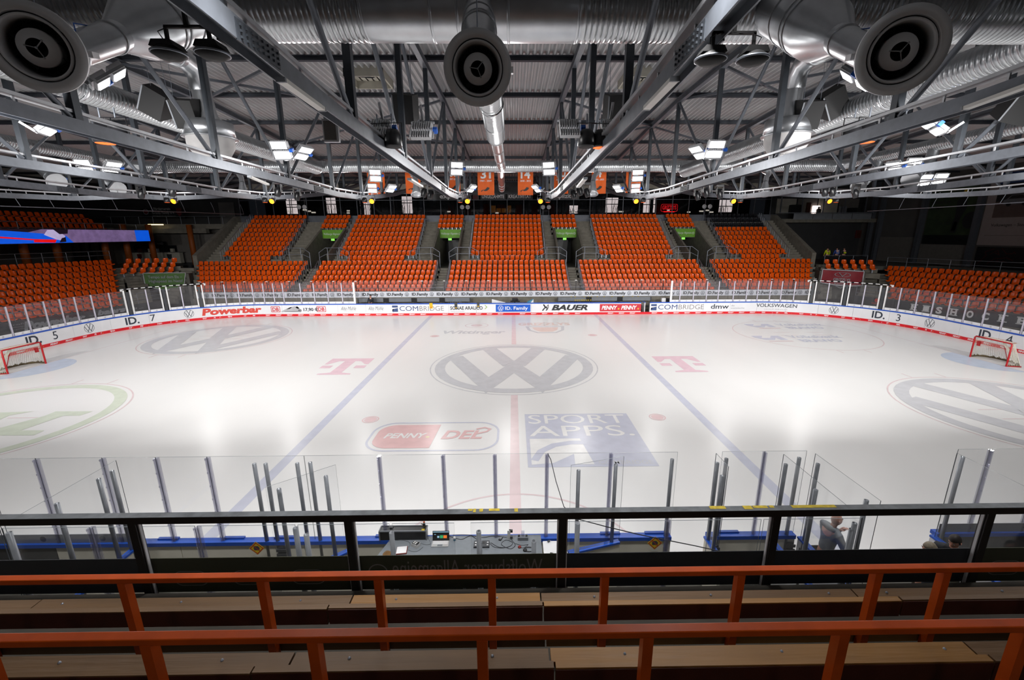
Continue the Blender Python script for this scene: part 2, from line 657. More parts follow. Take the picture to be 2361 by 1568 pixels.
# magenta letter T marks beside the blue lines
tee = join2d(rect2d(-1.2, 1.2, .95, 1.5), poly2d((-1.2, .95), (-1.2, .35), (-1.02, .35), (-.6, .95)), poly2d((1.2, .95), (.6, .95), (1.02, .35), (1.2, .35)), rect2d(-.3, .3, -1.1, .95),
             poly2d((-.85, -1.45), (.85, -1.45), (.85, -1.28), (.3, -1.1), (-.3, -1.1), (-.85, -1.28)), rect2d(-1.2, -.62, -.35, .12), rect2d(.62, 1.2, -.35, .12))
for x in (-9.25, 9.2):
    mark('letter_mark', 'ice_pink', tee, x, 0, 2)
# league badge: red field with white lettering beside red letters in a rounded frame


def rrect(w, h, r, n=8):
    P = []
    for cx, cy, a0 in ((w - r, h - r, 0), (-w + r, h - r, PI / 2), (-w + r, -h + r, PI), (w - r, -h + r, 1.5 * PI)):
        P += [(cx + r * math.cos(a0 + PI / 2 * k / n), cy + r * math.sin(a0 + PI / 2 * k / n)) for k in range(n + 1)]
    return P


def frame2d(A, B):
    n = len(A)
    return A + B, [(i, (i + 1) % n, (i + 1) % n + n, i + n) for i in range(n)]


lg = mark('league_badge', 'ice_navy', frame2d(rrect(2.3, 1.12, .8), rrect(2.22, 1.04, .73)), -2.85, -8.42, 2)
A = [p for p in rrect(2.08, .9, .6) if p[0] < -.2]
mark('league_badge', 'ice_penny', (A + [(-.02, -.9), (.1, .9)], [tuple(range(len(A) + 2))]), -2.85, -8.42, 3)
mark('badge_lettering', 'ice_white', move2d(textfit('PENNY', 1.5, .36, .03, .25), -1.02, -.16), -2.85, -8.42, 4)
mark('badge_lettering', 'ice_yellow', move2d(disc2d(.07), -.22, -.1), -2.85, -8.42, 4)
mark('badge_lettering', 'ice_penny', move2d(textfit('DEL', 1.45, .62, .03, .25), .98, -.24), -2.85, -8.42, 3)
mark('badge_swoosh', 'ice_penny', stroke([(1.45, .5), (1.75, .62), (1.95, .5), (1.85, .3), (1.45, .1)], .09), -2.85, -8.42, 4)
# square app panel
px, py = 2.42, -8.62
mark('advert_panel', 'ice_navy', rect2d(-2.02, 2.02, -2.0, 2.0), px, py, 2)
mark('advert_lettering', 'ice_white', move2d(textfit('SPORT', 3.75, .78), -.02, 1.12), px, py, 3)
mark('advert_lettering', 'ice_white', move2d(textfit('APPS.', 3.75, .84), -.02, .08), px, py, 3)
mark('advert_lettering', 'ice_white', poly2d((-1.9, -.12), (-.15, -.12), (.05, -1.85), (-.55, -1.85), (-.5, -1.2), (-1.2, -1.75), (-1.9, -1.85)), px, py, 3)
mark('advert_arch', 'ice_navy', stroke([(-1.8, -1.6), (-1.55, -1.0), (-1.1, -.6), (-.5, -.42), (0, -.42)], .26), px, py, 4)
mark('advert_lettering', 'ice_grey', move2d(textfit('COMBRIDGE', 1.7, .22, .01), 1.05, -1.85), px, py, 3)
# marks on the far half
mark('brewery_lettering', 'ice_grey', move2d(textfit('Wittinger', 4.6, .95, .035, .15), -2.9, 7.75))
mark('brewery_badge', 'ice_thin', join2d(ring2d(.85, .92, 32, sy=.95), disc2d(.45)), -2.9, 10.6)
mark('club_lettering', 'ice_orange', move2d(textfit('GRIZZLYS', 4.1, .9, .05), 2.4, 10.5))
mark('club_shield', 'ice_grey', frame2d([(-1.5, 1.1), (1.5, 1.1), (1.35, -.3), (.7, -1.25), (-.7, -1.25), (-1.35, -.3)], [(-1.25, .9), (1.25, .9), (1.12, -.25), (.6, -1.02), (-.6, -1.02), (-1.12, -.25)]), 2.4, 9.0)
mark('club_shield', 'ice_orange', poly2d((-1.0, .7), (1.0, .7), (.85, -.2), (.45, -.8), (-.45, -.8), (-.85, -.2)), 2.4, 9.0)
for y, x in ((9.75, 19.0), (5.75, 17.4)):
    mark('bank_badge', 'ice_navy', join2d(poly2d((-.9, .7), (-.1, .7), (-.5, .05), (.1, .05), (.5, .7), (1.0, .7), (1.0, -.5), (.5, -.5), (.5, .1), (.1, -.5), (-.5, -.5), (-.9, .15))), x, y, 3)
    mark('bank_badge', 'ice_thin', rect2d(-.7, .9, -.95, -.75), x + .2, y, 3)
    mark('bank_lettering', 'ice_navy', join2d(move2d(textfit('Volksbank', 3.6, .75, .02), 3.3, .0), move2d(textfit('BRAWO', 2.7, .72, .03), 3.0, -1.1)), x, y, 3)
# green ring with zigzag strokes near left
mark('green_ring', 'ice_green', ring2d(3.85, 4.28, 72), -20.5, -7, 3)
gz = join2d(poly2d((-20.8, -6.0), (-19.56, -5.9), (-20.1, -6.3), (-19.8, -7.5), (-20.5, -8.08), (-21.6, -8.08)), poly2d((-18.64, -6.36), (-18.66, -5.93), (-17.15, -5.95), (-17.25, -6.38), (-17.9, -6.38), (-18.13, -7.68), (-17.25, -7.7), (-17.22, -8.1), (-19.0, -8.08), (-19.2, -7.6)))
mark('green_zigzag', 'ice_green', gz, 0, 0, 3)

# ---------------------------------------------------------------- the dasher boards
BH = 1.07
BOARDS = thing('dasher_boards', 'white dasher boards with blue cap and red kick strip around the ice', 'rink boards', (0, 15, 0))
NEAR_GAPS = [(3.1, 3.84), (5.6, 8.45)]       # open doors in the near side (x ranges)
FAR_GAP = (11.28, 12.05)


def strip(b, ss, z0, z1, o0, o1):
    """a band following the rink outline between path lengths ss, from offset o0 to o1, height z0 to z1"""
    P = [(rim(s, o0)[0], rim(s, o1)[0]) for s in ss]
    vs = []
    for p, q in P:
        vs += [(p.x, p.y, z0), (p.x, p.y, z1), (q.x, q.y, z1), (q.x, q.y, z0)]
    fs = []
    for i in range(len(P) - 1):
        a, c = 4 * i, 4 * i + 4
        for k in range(4):
            fs.append((a + k, c + k, c + (k + 1) % 4, a + (k + 1) % 4))
    e = 4 * (len(P) - 1)
    fs += [(3, 2, 1, 0), (e, e + 1, e + 2, e + 3)]
    b.add(vs, fs, False)


def s_near(x):
    return SX + ARC + 2 * SY + ARC + (SX - x)


spans = []
cuts = [FAR_GAP] + [(s_near(b_), s_near(a_)) for a_, b_ in NEAR_GAPS]
cuts.sort()
pos = cuts[-1][1] - PER
for a, c in cuts:
    spans.append((pos, a))
    pos = c
for s0, s1 in spans:
    n = max(1, round((s1 - s0) / 2.4))
    for i in range(n):
        a, c = s0 + (s1 - s0) * i / n + .006, s0 + (s1 - s0) * (i + 1) / n - .006
        mid = rim((a + c) / 2)[0]
        near = mid.y < -14.5
        b = MB()
        b.use('board_white')
        ss = rim_pts(a, c)
        strip(b, ss, .2, BH - .04, 0, .03)
        b.use('board_dark' if near and (mid.x < -8 or mid.x > 8.4) else 'board_back')
        strip(b, ss, .02, BH - .04, .03, .11)
        b.build('board_panel', None, BOARDS)
    b = MB()
    ss = rim_pts(s0, s1)
    strip(b, ss, BH - .075, BH + .005, -.018, .13)
    b.build('top_cap', 'cap_blue', BOARDS)
    b = MB()
    strip(b, ss, 0, .2, -.012, .03)
    b.build('kick_plate', 'kick_red', BOARDS)


def bent(vf, s0, z0, off=-.006):
    """flat lettering wrapped onto the inside of the boards, starting at path length s0"""
    vs = []
    for q in vf[0]:
        p, d, n = rim(s0 + q[0], off - (q[2] if len(q) > 2 else 0))
        vs.append((p.x, p.y, z0 + q[1]))
    return vs, vf[1]


def advert(name, parts, s, z=0., label=None):
    b = MB()
    for vf, m in parts:
        b.use(m).add(*bent(vf, s, z))
    return b.build(name, None, BOARDS, label=label)


# red strip lettering along the far half, as far as it can be read
b = MB()
s = -46.
while s < 46:
    if min(abs(s - q) for q in (-7.24, 0, 7.24, 11.7)) > .62:
        b.use('print_white').add(*bent(textfit('PENNY', .5, .1, .03, .25), s, .055, -.016))
        b.use('print_yellow').add(*bent(move2d(disc2d(.02, 6), .3, .02), s, .055, -.016))
    s += .975
b.build('kick_lettering', None, BOARDS)
for s, w, m in ((0, .34, 'kick_yellow'), (-7.24, .34, 'kick_blue'), (7.24, .34, 'kick_blue'), (-26.2, .12, 'kick_yellow'), (26.2, .12, 'kick_yellow')):
    advert('kick_mark', [(rect2d(-w / 2, w / 2, .005, .195), m)], s, 0)
for s in (-33.8, -27.4, 27.5, 33.9):
    advert('board_emblem', [(roundel(.33, .07, .07), 'print_navy')], s, .63)
for s, t in ((-30.7, 'ID. 7'), (-37.0, 'ID. 5'), (30.85, 'ID. 3'), (38.0, 'ID. 4')):
    L = textfit('ID.', h=.52, bold=.025)
    w = max(p[0] for p in L[0])
    advert('board_lettering', [(move2d(L, -.35), 'print_navy'), (move2d(textfit(t[-1], h=.52), .95), 'print_navy')], s, .37)
advert('board_lettering', [(textfit('Powerbar', 4.5, .52, .05, .15), 'print_red')], -24.3, .38)
b_ = rrect(.4, .26, .07, 3)
for s in (-20.85, -16.87):
    advert('board_lettering', [(frame2d(b_, rrect(.35, .21, .04, 3)), 'print_red2'), (move2d(textfit('DB', .56, .3, .03), 0, -.15), 'print_red2')], s, .62)
advert('train_picture', [(poly2d((-.95, -.2), (-.2, .16), (.3, .28), (.55, .28), (.9, -.12), (.85, -.24)), 'print_light'), (poly2d((-.4, .02), (-.05, .2), (.15, .24), (-.1, .06)), 'print_black'), (poly2d((.4, .18), (.55, .28), (.75, .1), (.6, .05)), 'print_navy'), (rect2d(-.6, .85, -.19, -.16), 'print_red2')], -19.5, .6)
advert('board_lettering', [(move2d(textfit('ab', .3, .17, .02), -.75, -.02), 'print_navy'), (move2d(textfit('17,90 €', 1.25, .26, .03), .2, -.04), 'print_navy')], -18.0, .5)
for s in (-14.5, -12.1):
    advert('board_lettering', [(textfit('Alte Mühle', 1.35, .34, -.01, .45), 'print_black'), (move2d(textfit('* * * * *', .5, .04), .35, .5), 'print_light'), (move2d(textfit('RESTAURANT', 1.0, .05), .1, -.16), 'print_light')], s, .5)


def bridge(s0, s1, s2):
    advert('board_emblem', [(poly2d((-.25, -.28), (-.25, -.05), (.25, .05), (.25, -.28)), 'print_blue'), (rect2d(-.25, .25, .1, .28), 'print_blue'),
                            (stroke([(-.26, -.2), (-.1, .0), (.1, .08), (.27, .1)], .08), 'board_white')], s0, .62)
    advert('board_lettering', [(textfit('COM', (s2 - s1) * .42, .42, .0, cx=False), 'print_blue')], s1, .42)
    advert('board_lettering', [(textfit('BRIDGE', (s2 - s1) * .55, .42, -.008, cx=False), 'print_grey')], s1 + (s2 - s1) * .45, .42)


bridge(-10.42, -10.02, -6.14)
bridge(12.42, 12.8, 16.87)
advert('board_lettering', [(textfit('SONAE ARAUCO', 2.85, .29, .02), 'print_black'), (move2d(textfit('Taking wood further', 1.25, .09), -.8, -.19), 'print_light'), (stroke([(1.62, .4), (1.8, .22), (1.62, .04)], .05), 'print_green')], -4.15, .5)
advert('board_lettering', [(rect2d(-1.53, 1.53, -.32, .32), 'print_vwblue')], -.04, .61)
b = MB()
b.use('print_white').add(*bent(move2d(roundel(.25, .08, .09), -1.1, 0), -.04, .61, -.009))
b.use('print_white').add(*bent(move2d(textfit('ID. Family', 2.0, .28, .02), .3, -.14), -.04, .61, -.009))
b.build('board_lettering', None, BOARDS)
advert('board_emblem', [(stroke([(-.3, -.25), (-.05, .05), (-.22, .3)], .1), 'print_black'), (stroke([(.02, -.26), (.12, .0), (-.05, .1), (-.2, .3)], .07), 'print_black'), (stroke([(-.02, -.05), (.2, .27), (.24, .1), (.12, -.2)], .05), 'print_black')], 2.85, .62)
advert('board_lettering', [(textfit('BAUER', 3.2, .44, .045, .28), 'print_black')], 4.95, .42)
advert('board_lettering', [(rect2d(-1.83, 1.83, -.33, .33), 'print_red2')], 9.45, .6)
b = MB()
for dx in (-.92, .82):
    b.use('print_white').add(*bent(move2d(textfit('PENNY', 1.4, .33, .04, .25), dx - .05, -.16), 9.45, .6, -.009))
    b.use('print_yellow').add(*bent(move2d(disc2d(.07, 12), dx + .76, -.1), 9.45, .6, -.009))
b.build('board_lettering', None, BOARDS)
advert('board_lettering', [(textfit('dmw', 1.6, .4, .012), 'print_navy'), (move2d(textfit('die', .3, .14, cx=False), 1.0, .2), 'print_dim'), (move2d(textfit('mietwäsche', 1.2, .13, cx=False), 1.0, -.02), 'print_dim')], 18.3, .46)
advert('board_lettering', [(textfit('VOLKSWAGEN', 3.3, .3, .012), 'print_navy'), (move2d(textfit('GROUP SERVICES', 1.9, .11), .0, -.26), 'print_light')], 23.2, .6)
# the open bench door
d = thing('bench_door', 'white bench door standing open in the far boards, right of the red advert', 'door', (12.05, 15, 0))
box('door_leaf', 11.6, 11.66, 15.05, 15.75, .12, 1.02, 'board_white', d)
box('door_edge', 11.99, 12.05, 15.02, 15.1, .1, 1.03, 'dark_grey', d)
box('door_cap', 11.57, 11.69, 15.03, 15.77, 1.02, 1.06, 'cap_blue', d)
box('door_sill', 11.28, 12.05, 14.98, 15.12, .0, .2, 'kick_red', d)


# ---------------------------------------------------------------- glass round the rink
GT = 2.9


def pane(p, q, z0, z1, th=.012, m='glass', edge=True, ztop2=None):
    """one sheet of glass standing from p to q (xy points), edges visible"""
    p, q = Vector((p[0], p[1], 0)), Vector((q[0], q[1], 0))
    d = (q - p).normalized()
    n = Vector((-d.y, d.x, 0)) * th / 2
    b = MB()
    P = [p - n, q - n, q + n, p + n]
    vs = [(a.x, a.y, z0) for a in P] + [(a.x, a.y, z1) for a in P]
    b.use(m).add(vs, [(0, 1, 5, 4), (2, 3, 7, 6)], False)
    b.use('glass_edge' if edge else m).add(vs, [(4, 5, 6, 7), (1, 2, 6, 5), (3, 0, 4, 7), (0, 3, 2, 1)], False)
    return b


EMB = roundel(.055, .1, .1)


def glazing(label, ss, kinds, skip=(), strips=True, group=None):
    m = rim((ss[0] + ss[-1]) / 2)[0]
    g = thing('glass_barrier', label, 'glass barrier', (m.x, m.y, BH))
    for i, s in enumerate(ss):
        p, d, n = rim(s, .05)
        k = kinds.get(i, 'c')
        if k == 'c':
            b = MB()
            b.bar((p.x, p.y, BH), (p.x, p.y, GT - .02), .075, .06, n)
            b.build('glass_post', 'far_post', g)
        else:
            b = MB()
            for e in ((-.2, .2) if k == 'W' else (0,)):
                q = rim(s + e, .05)[0]
                b.bar((q.x, q.y, BH), (q.x, q.y, GT + .04), .09 if k == 'W' else .16, .09, n)
            b.build('white_post', 'white_frame', g)
            if k == 'W':
                b = MB()
                b.bar((p.x, p.y, BH), (p.x, p.y, GT - .1), .2, .05, n)
                b.build('gate_edge', 'dark_grey', g)
        if i == len(ss) - 1 or i in skip:
            continue
        a, c = rim(s + (.24 if k == 'W' else .04), .05)[0], rim(ss[i + 1] - (.24 if kinds.get(i + 1) == 'W' else .04), .05)[0]
        pane(a, c, BH, GT, m='glass_far').build('glass_pane', None, g)
        if strips:
            di = (c - a).normalized()
            nn = Vector((-di.y, di.x, 0)) * -.02
            b = MB()
            b.use('print_white').poly([(.03, .01), ((c - a).length - .03, .01), ((c - a).length - .03, .2), (.03, .2)], a + nn + Vector((0, 0, BH)), di, (0, 0, 1), .004)
            b.use('print_dim').flat(EMB, a + nn * 1.4 + di * (c - a).length / 2 + Vector((0, 0, BH + .105)), di, (0, 0, 1))
            b.build('advert_strip', None, g)
    return g


gl = [-13.88, -14.94, -16.18, -17.35, -18.51, -20.02, -20.84, -21.71, -22.6, -23.7, -24.7, -25.5, -26.45, -27.65, -28.75, -29.85, -31.0, -32.1, -33.2, -34.25, -35.2, -36.2, -37.3, -38.3, -39.4, -40.6, -41.8]
GL = glazing('clear glass barrier with white gate frame curving round the corner left of the team benches', gl[::-1], {len(gl) - 1: 'w', len(gl) - 13: 'W', len(gl) - 15: 'W', len(gl) - 17: 'W'})
gr = [13.88, 14.67, 15.86, 17.02, 18.06, 19.41, 20.57, 21.54, 22.6, 23.5, 24.5, 25.8, 26.9, 28.1, 29.3, 30.5, 31.6, 32.7, 33.8, 34.9, 36.0, 37.2, 38.3, 39.4, 40.6, 41.8]
GR = glazing('clear glass barrier with white gate frame curving round the corner right of the team benches', gr, {0: 'w', 11: 'W', 13: 'W', 15: 'W'})
for g, s0, s1 in ((GL, -31.3, -26.0), (GR, 25.4, 31.0)):
    b = MB()
    pts = [rim(s0 + (s1 - s0) * k / 6, .05)[0] + Vector((0, 0, GT + .12)) for k in range(7)]
    for k in range(6):
        b.bar(pts[k], pts[k] * .93 + pts[k + 1] * .07 if False else pts[k + 1], .05, .05)
    for k in (0, 6):
        b.box(pts[k].x - .05, pts[k].x + .05, pts[k].y - .05, pts[k].y + .05, GT - .02, GT + .14)
    b.build('gate_rail', 'white_frame', g)
    b = MB()
    for k in range(12):
        t = (k + .5) / 12
        q = rim(s0 + (s1 - s0) * t, .02)[0]
        b.box(q.x - .07, q.x + .07, q.y - .07, q.y + .07, GT + .07, GT + .17)
    b.build('rail_clamps', 'black_plastic', g, kind='stuff')

# near side: sheets, clear joint posts, grey tube posts, box partitions, opened doors
NY = -15.06
NG = thing('near_glass', 'clear glass sheets on clear posts above the near boards', 'glass barrier', (0, NY, BH))


def clear_post(x, y, par, z1=GT - .02):
    b = MB()
    b.box(x - .012, x + .05, y - .03, y - .014, BH, z1).box(x - .012, x + .05, y + .014, y + .03, BH, z1).tube([(x, y - .022, BH), (x, y - .022, z1)], .026, 8)
    for k in range(7):
        b.box(x - .012, x + .004, y - .055, y - .046, BH + .1 + k * .28, BH + .13 + k * .28)
    o = b.build('clear_post', 'clear_post', par)
    return o


def grey_post(x, y, par, z1=2.75, z0=BH - .35):
    MB().lathe([(.0, z0), (.036, z0), (.036, z1), (.028, z1), (.028, z1 - .2), (0, z1 - .2)], 12, Matrix.Translation((x, y, 0))).build('tube_post', 'grey_post', par)


npost = [at(u, 1046, Y=NY).x for u in (-45, 78, 232, 356, 475, 700, 871.5, 1019.6, 1139, 1259.5, 1407, 1563)]
for i in range(len(npost) - 1):
    pane((npost[i] + .004, NY), (npost[i + 1] - .004, NY), BH, GT).build('glass_sheet', None, NG)
    if i not in (5,) and i:
        clear_post(npost[i], NY, NG)
xr = [3.95, 4.75, 5.57]
pane((xr[0], NY), (xr[1], NY), BH, GT).build('glass_sheet', None, NG)
pane((xr[1] + .01, NY), (xr[2], NY), BH, GT).build('glass_sheet', None, NG)
clear_post(4.75, NY, NG)
xr = [8.5, 9.12, 10.2, 11.4]
for i in range(3):
    pane((xr[i], NY), (xr[i + 1] - .01, NY), BH, GT).build('glass_sheet', None, NG)
    if i:
        clear_post(xr[i], NY, NG)
for u, v in ((586, 1069), (612, 1069), (685, 1068), (715, 1066), (1550, 1058.6), (1675, 1057), (1843, 1055)):
    p = at(u, v, Y=NY - .03)
    grey_post(p.x, p.y, NG, p.z)
for x0, x1 in ((-11.3, -7.4), (8.5, 11.3)):
    box('advert_strip', x0, x1, NY - .03, NY - .018, BH + .01, BH + .2, 'mid_grey', NG)
    b = MB()
    for k in range(3):
        b.flat(disc2d(.06, 12), (x0 + .9 + 1.15 * k, NY - .0305, BH + .1), XA, (0, 0, 1))
    b.build('strip_emblem', 'dark_grey', NG)
# dark protective pieces on the near cap and hinges on the outer face
b = MB()
for x in (-6.9, -5.6, -4.6, -2.6, 1.9, 2.8, 4.3):
    b.box(x - .2, x + .2, NY + .03, NY + .09, BH + .005, BH + .03)
b.build('cap_piece', 'cap_blue', NG)


def latch(x, y, z, par):
    MB().box(x - .07, x + .07, y - .03, y, z - .12, z + .12).box(x - .1, x + .1, y - .05, y - .03, z + .02, z + .08).box(x - .1, x + .1, y - .05, y - .03, z - .08, z - .02).build('latch', 'dark_grey', par)


latch(-4.62, NY - .05, .84, NG)
latch(3.98, NY - .05, .75, NG)
latch(5.5, NY - .05, .8, NG)


def partition(label, x, y0, y1, gy0, gy1, posts, face='board_back', x2=None):
    x2 = x if x2 is None else x2
    t = thing('box_partition', label, 'partition', (x, y0, 0))
    for nm, m, w, z0, z1 in (('partition_wall', face, .06, .0, BH - .04), ('partition_cap', 'cap_blue', .1, BH - .04, BH)):
        MB().bar((x, y0, (z0 + z1) / 2), (x2, y1, (z0 + z1) / 2), w, z1 - z0).build(nm, m, t)
    pane((x + (x2 - x) * (gy0 - y0) / (y1 - y0), gy0), (x2, gy1), BH, GT).build('glass_sheet', None, t)
    for px_, py_, pz in posts:
        grey_post(px_, py_, t, pz)
    return t


def at_post(u, v, x):
    p = at(u, v, X=x)
    return (p.x, p.y, p.z)


partition('white partition with blue cap, glass and three grey posts left of the near boards', -7.39, -15.12, -17.0, -15.16, -17.0, [at_post(258, 1086, -7.39), at_post(227, 1104, -7.39), at_post(130.5, 1161, -7.39)])
partition('opened box door with glass left of the timekeeper table', -3.2, -15.36, -16.1, -15.4, -16.1, [at_post(751, 1097.6, -3.39), at_post(643, 1127, -4.02)], 'board_back', -4.12)
partition('opened box door with glass right of the timekeeper table', 2.03, -15.2, -15.5, -15.2, -15.5, [at_post(1420, 1071, 1.88), at_post(1334, 1084, 1.15)], 'board_back', 1.0)
partition('white partition with blue cap and glass behind the hinged board section', 5.05, -15.2, -17.0, -15.18, -17.05, [at_post(1812, 1070, 5.05), at_post(1881, 1129, 5.04)], 'board_white')
partition('white partition with blue cap and glass beside the grey hooded man', 5.66, -15.14, -16.7, -15.17, -16.65, [at_post(1886, 1069, 5.66), (5.62, -16.45, 2.78)], 'board_white')
partition('white partition with blue cap and glass at the right edge of the open gateway', 8.33, -15.14, -17.0, -15.2, -16.9, [at_post(2220, 1053, 8.52)], 'board_white')
partition('narrow open door leaf with dark tube posts left of the hinged board section', 3.8, -15.1, -15.75, -15.12, -15.6, [at_post(1654, 1067, 3.8), (3.76, -15.5, 2.66)], 'board_back')
latch(5.72, -15.2, .8, NG)
# glass along the back of the boxes
BG = thing('back_glass', 'long low glass screen behind the timekeeper table and boxes', 'glass barrier', (0, -17, 1.0))
for x0, x1 in ((-8.9, -7.42), (-7.38, -6.14), (-6.1, -4.64), (-4.6, -3.2), (-3.16, -1.84), (-1.8, -.9), (-.66, .88), (.92, 2.2), (2.24, 3.6), (3.64, 5.08)):
    pane((x0, -17), (x1, -17), .9, 2.86).build('glass_sheet', None, BG)
for u, v in ((20, 1228), (208, 1216), (453, 1215), (681, 1217), (706, 1232), (902.7, 1228), (1103.6, 1225), (1106, 1248), (1230.7, 1248), (1332, 1206), (1539, 1199), (1971, 1206), (1964, 1220)):
    p = at(u, v, Y=-17.03)
    (clear_post if u in (208, 453, 1539) else grey_post)(p.x, p.y, BG, p.z)
box('base_rail', -9, 5.1, -17.04, -16.96, .84, .9, 'grey_post', BG)


# ---------------------------------------------------------------- goals
def goal(sx, label):
    t = thing('hockey_goal', label, 'goal', (sx * 26.2, 0, 0))
    X = lambda x: sx * (26.2 + x)
    r = .04
    b = MB()
    b.tube([(X(0), -.93, 0), (X(0), -.93, 1.18), (X(0), -.88, 1.24), (X(0), .88, 1.24), (X(0), .93, 1.18), (X(0), .93, 0)], r, 8)
    b.build('goal_frame', 'goal_red', t)
    b = MB()
    b.tube([(X(.05), -.95, .03), (X(.6), -1.1, .03), (X(1.05), -.6, .03), (X(1.12), 0, .03), (X(1.05), .6, .03), (X(.6), 1.1, .03), (X(.05), .95, .03)], .025, 6)
    b.tube([(X(0), -.9, 1.23), (X(.5), -.7, 1.22), (X(.56), 0, 1.22), (X(.5), .7, 1.22), (X(0), .9, 1.23)], .02, 6)
    b.tube([(X(.56), 0, 1.22), (X(1.12), 0, .03)], .02, 6)
    b.build('base_frame', 'goal_red', t)
    # net: vertical and cross strings as thin strands on the back, side and top shape
    lo = [(.05, -.95), (.6, -1.08), (1.05, -.6), (1.12, 0), (1.05, .6), (.6, 1.08), (.05, .95)]
    hi = [(.0, -.9), (.3, -.8), (.52, -.5), (.56, 0), (.52, .5), (.3, .8), (.0, .9)]

    def along(P, t_):
        t_ *= len(P) - 1
        i = min(int(t_), len(P) - 2)
        f = t_ - i
        return (P[i][0] * (1 - f) + P[i + 1][0] * f, P[i][1] * (1 - f) + P[i + 1][1] * f)
    b = MB()
    N = 44
    for k in range(N + 1):
        a, c = along(lo, k / N), along(hi, k / N)
        b.bar((X(a[0]), a[1], .04), (X(c[0]), c[1], 1.22), .011, .011)
    for j in range(1, 16):
        f = j / 16
        pts = []
        for k in range(0, N + 1, 4):
            a, c = along(lo, k / N), along(hi, k / N)
            pts.append((X(a[0] * (1 - f) + c[0] * f), a[1] * (1 - f) + c[1] * f, .04 + 1.18 * f))
        b.tube(pts, .006, 3, False, False)
    for k in range(25):
        y = -.88 + 1.76 * k / 24
        b.bar((X(0), y, 1.235), (X(.54 if abs(y) < .6 else .35), y * .95, 1.225), .012, .012)
    for k in range(7):
        b.bar((X(.08 * k), -.86, 1.232), (X(.08 * k), .86, 1.232), .012, .012)
    b.build('goal_net', 'net_white', t, kind='stuff')
    b = MB()
    P = []
    for k in range(29):
        a = along(lo, k / 28)
        P.append((X(a[0] * .97), a[1] * .97, .12 + .05 * math.sin(k * 2.7)))
    for k in range(28):
        p, q = P[k], P[k + 1]
        b.add([(p[0], p[1], .01), (q[0], q[1], .01), q, p], [(0, 1, 2, 3)])
    b.build('skirt', 'net_dirty', t)
    b = MB()
    P = [along(lo, k / 8) for k in range(9)]
    b.box(min(X(.02), X(.1)), max(X(.02), X(.1)), .64, .78, .72, .98)
    b.build('tag', 'goal_red', t)
    b = MB()
    b.use('net_white')
    b.bar((X(0), -.5, 1.24), (X(.9), -.62, .1), .13, .012, (0, 1, 0))
    b.build('net_seam', None, t)


goal(-1, 'red framed ice hockey goal with white net at the left end')
goal(1, 'red framed ice hockey goal with white net at the right end')


# ---------------------------------------------------------------- far stand: terraces, stairs, passages
ZS = [1.72, 1.98, 2.30, 2.73, 3.15, 3.59, 4.05, 4.50, 4.98, 5.47, 5.96, 6.43, 6.92, 7.43, 7.93, 8.47, 9.0]
ZT = [z - .56 for z in ZS]
RY0 = 18.5
VOM = [-20.85, -7.25, 6.15, 20.1]
VW = 1.25


def row_y(k):
    return RY0 + .8 * k


def terrace(name, k0, k1, xf):
    b = MB()
    for k in range(k0, k1 + 1):
        x0, x1 = xf(k)
        zb = ZT[k - 1] if k > k0 else ZT[k] - .5
        b.box(x0, x1, row_y(k) - .4, row_y(k) + .4 + (.0 if k < k1 else .2), zb - .25, ZT[k])
    return b.build(name, 'concrete', kind='structure')


LOW = [(-30.0, -21.45, -.5, 0), (-20.2, -7.85, 0, 0), (-6.6, 5.5, 0, 0), (6.75, 19.45, 0, 0), (20.7, 28.7, 0, .5)]
UPP = [(-31.1, -24.7), (-18.75, -10.5), (-4.65, 3.4), (9.3, 17.45), (23.45, 29.8)]
for i, (a, c, da, dc) in enumerate(LOW):
    terrace('stand_floor', 0, 6, lambda k: (a + da * k - .15, c + dc * k + .15))
    u0, u1 = UPP[i]
    terrace('stand_floor', 7, 16, lambda k: ((u0, u1) if k > 7 else (u0 + 1, u1 - 1)))
for c in VOM:
    terrace('stand_floor', 14, 16, lambda k: (c - 1.65, c + 1.45))
# solid ground below the upper seats so that the gaps close
b = MB()
for u0, u1 in UPP:
    for k in range(8, 17):
        b.box(u0, u1, row_y(k), row_y(k) + .8, 3.0, ZT[k] - .3)
b.build('stand_base', 'concrete_dark', kind='structure')


def stairs(x0, x1, k0, k1):
    b = MB()
    for k in range(k0, k1 + 1):
        z1 = ZT[k]
        z0 = ZT[k - 1] if k else ZT[0] - .3
        y = row_y(k) - .4
        b.box(x0, x1, y, y + .4, z0 - .3, (z0 + z1) / 2)
        b.box(x0, x1, y + .4, y + .82, z0 - .3, z1)
    return b.build('stair_floor', 'concrete', kind='structure')


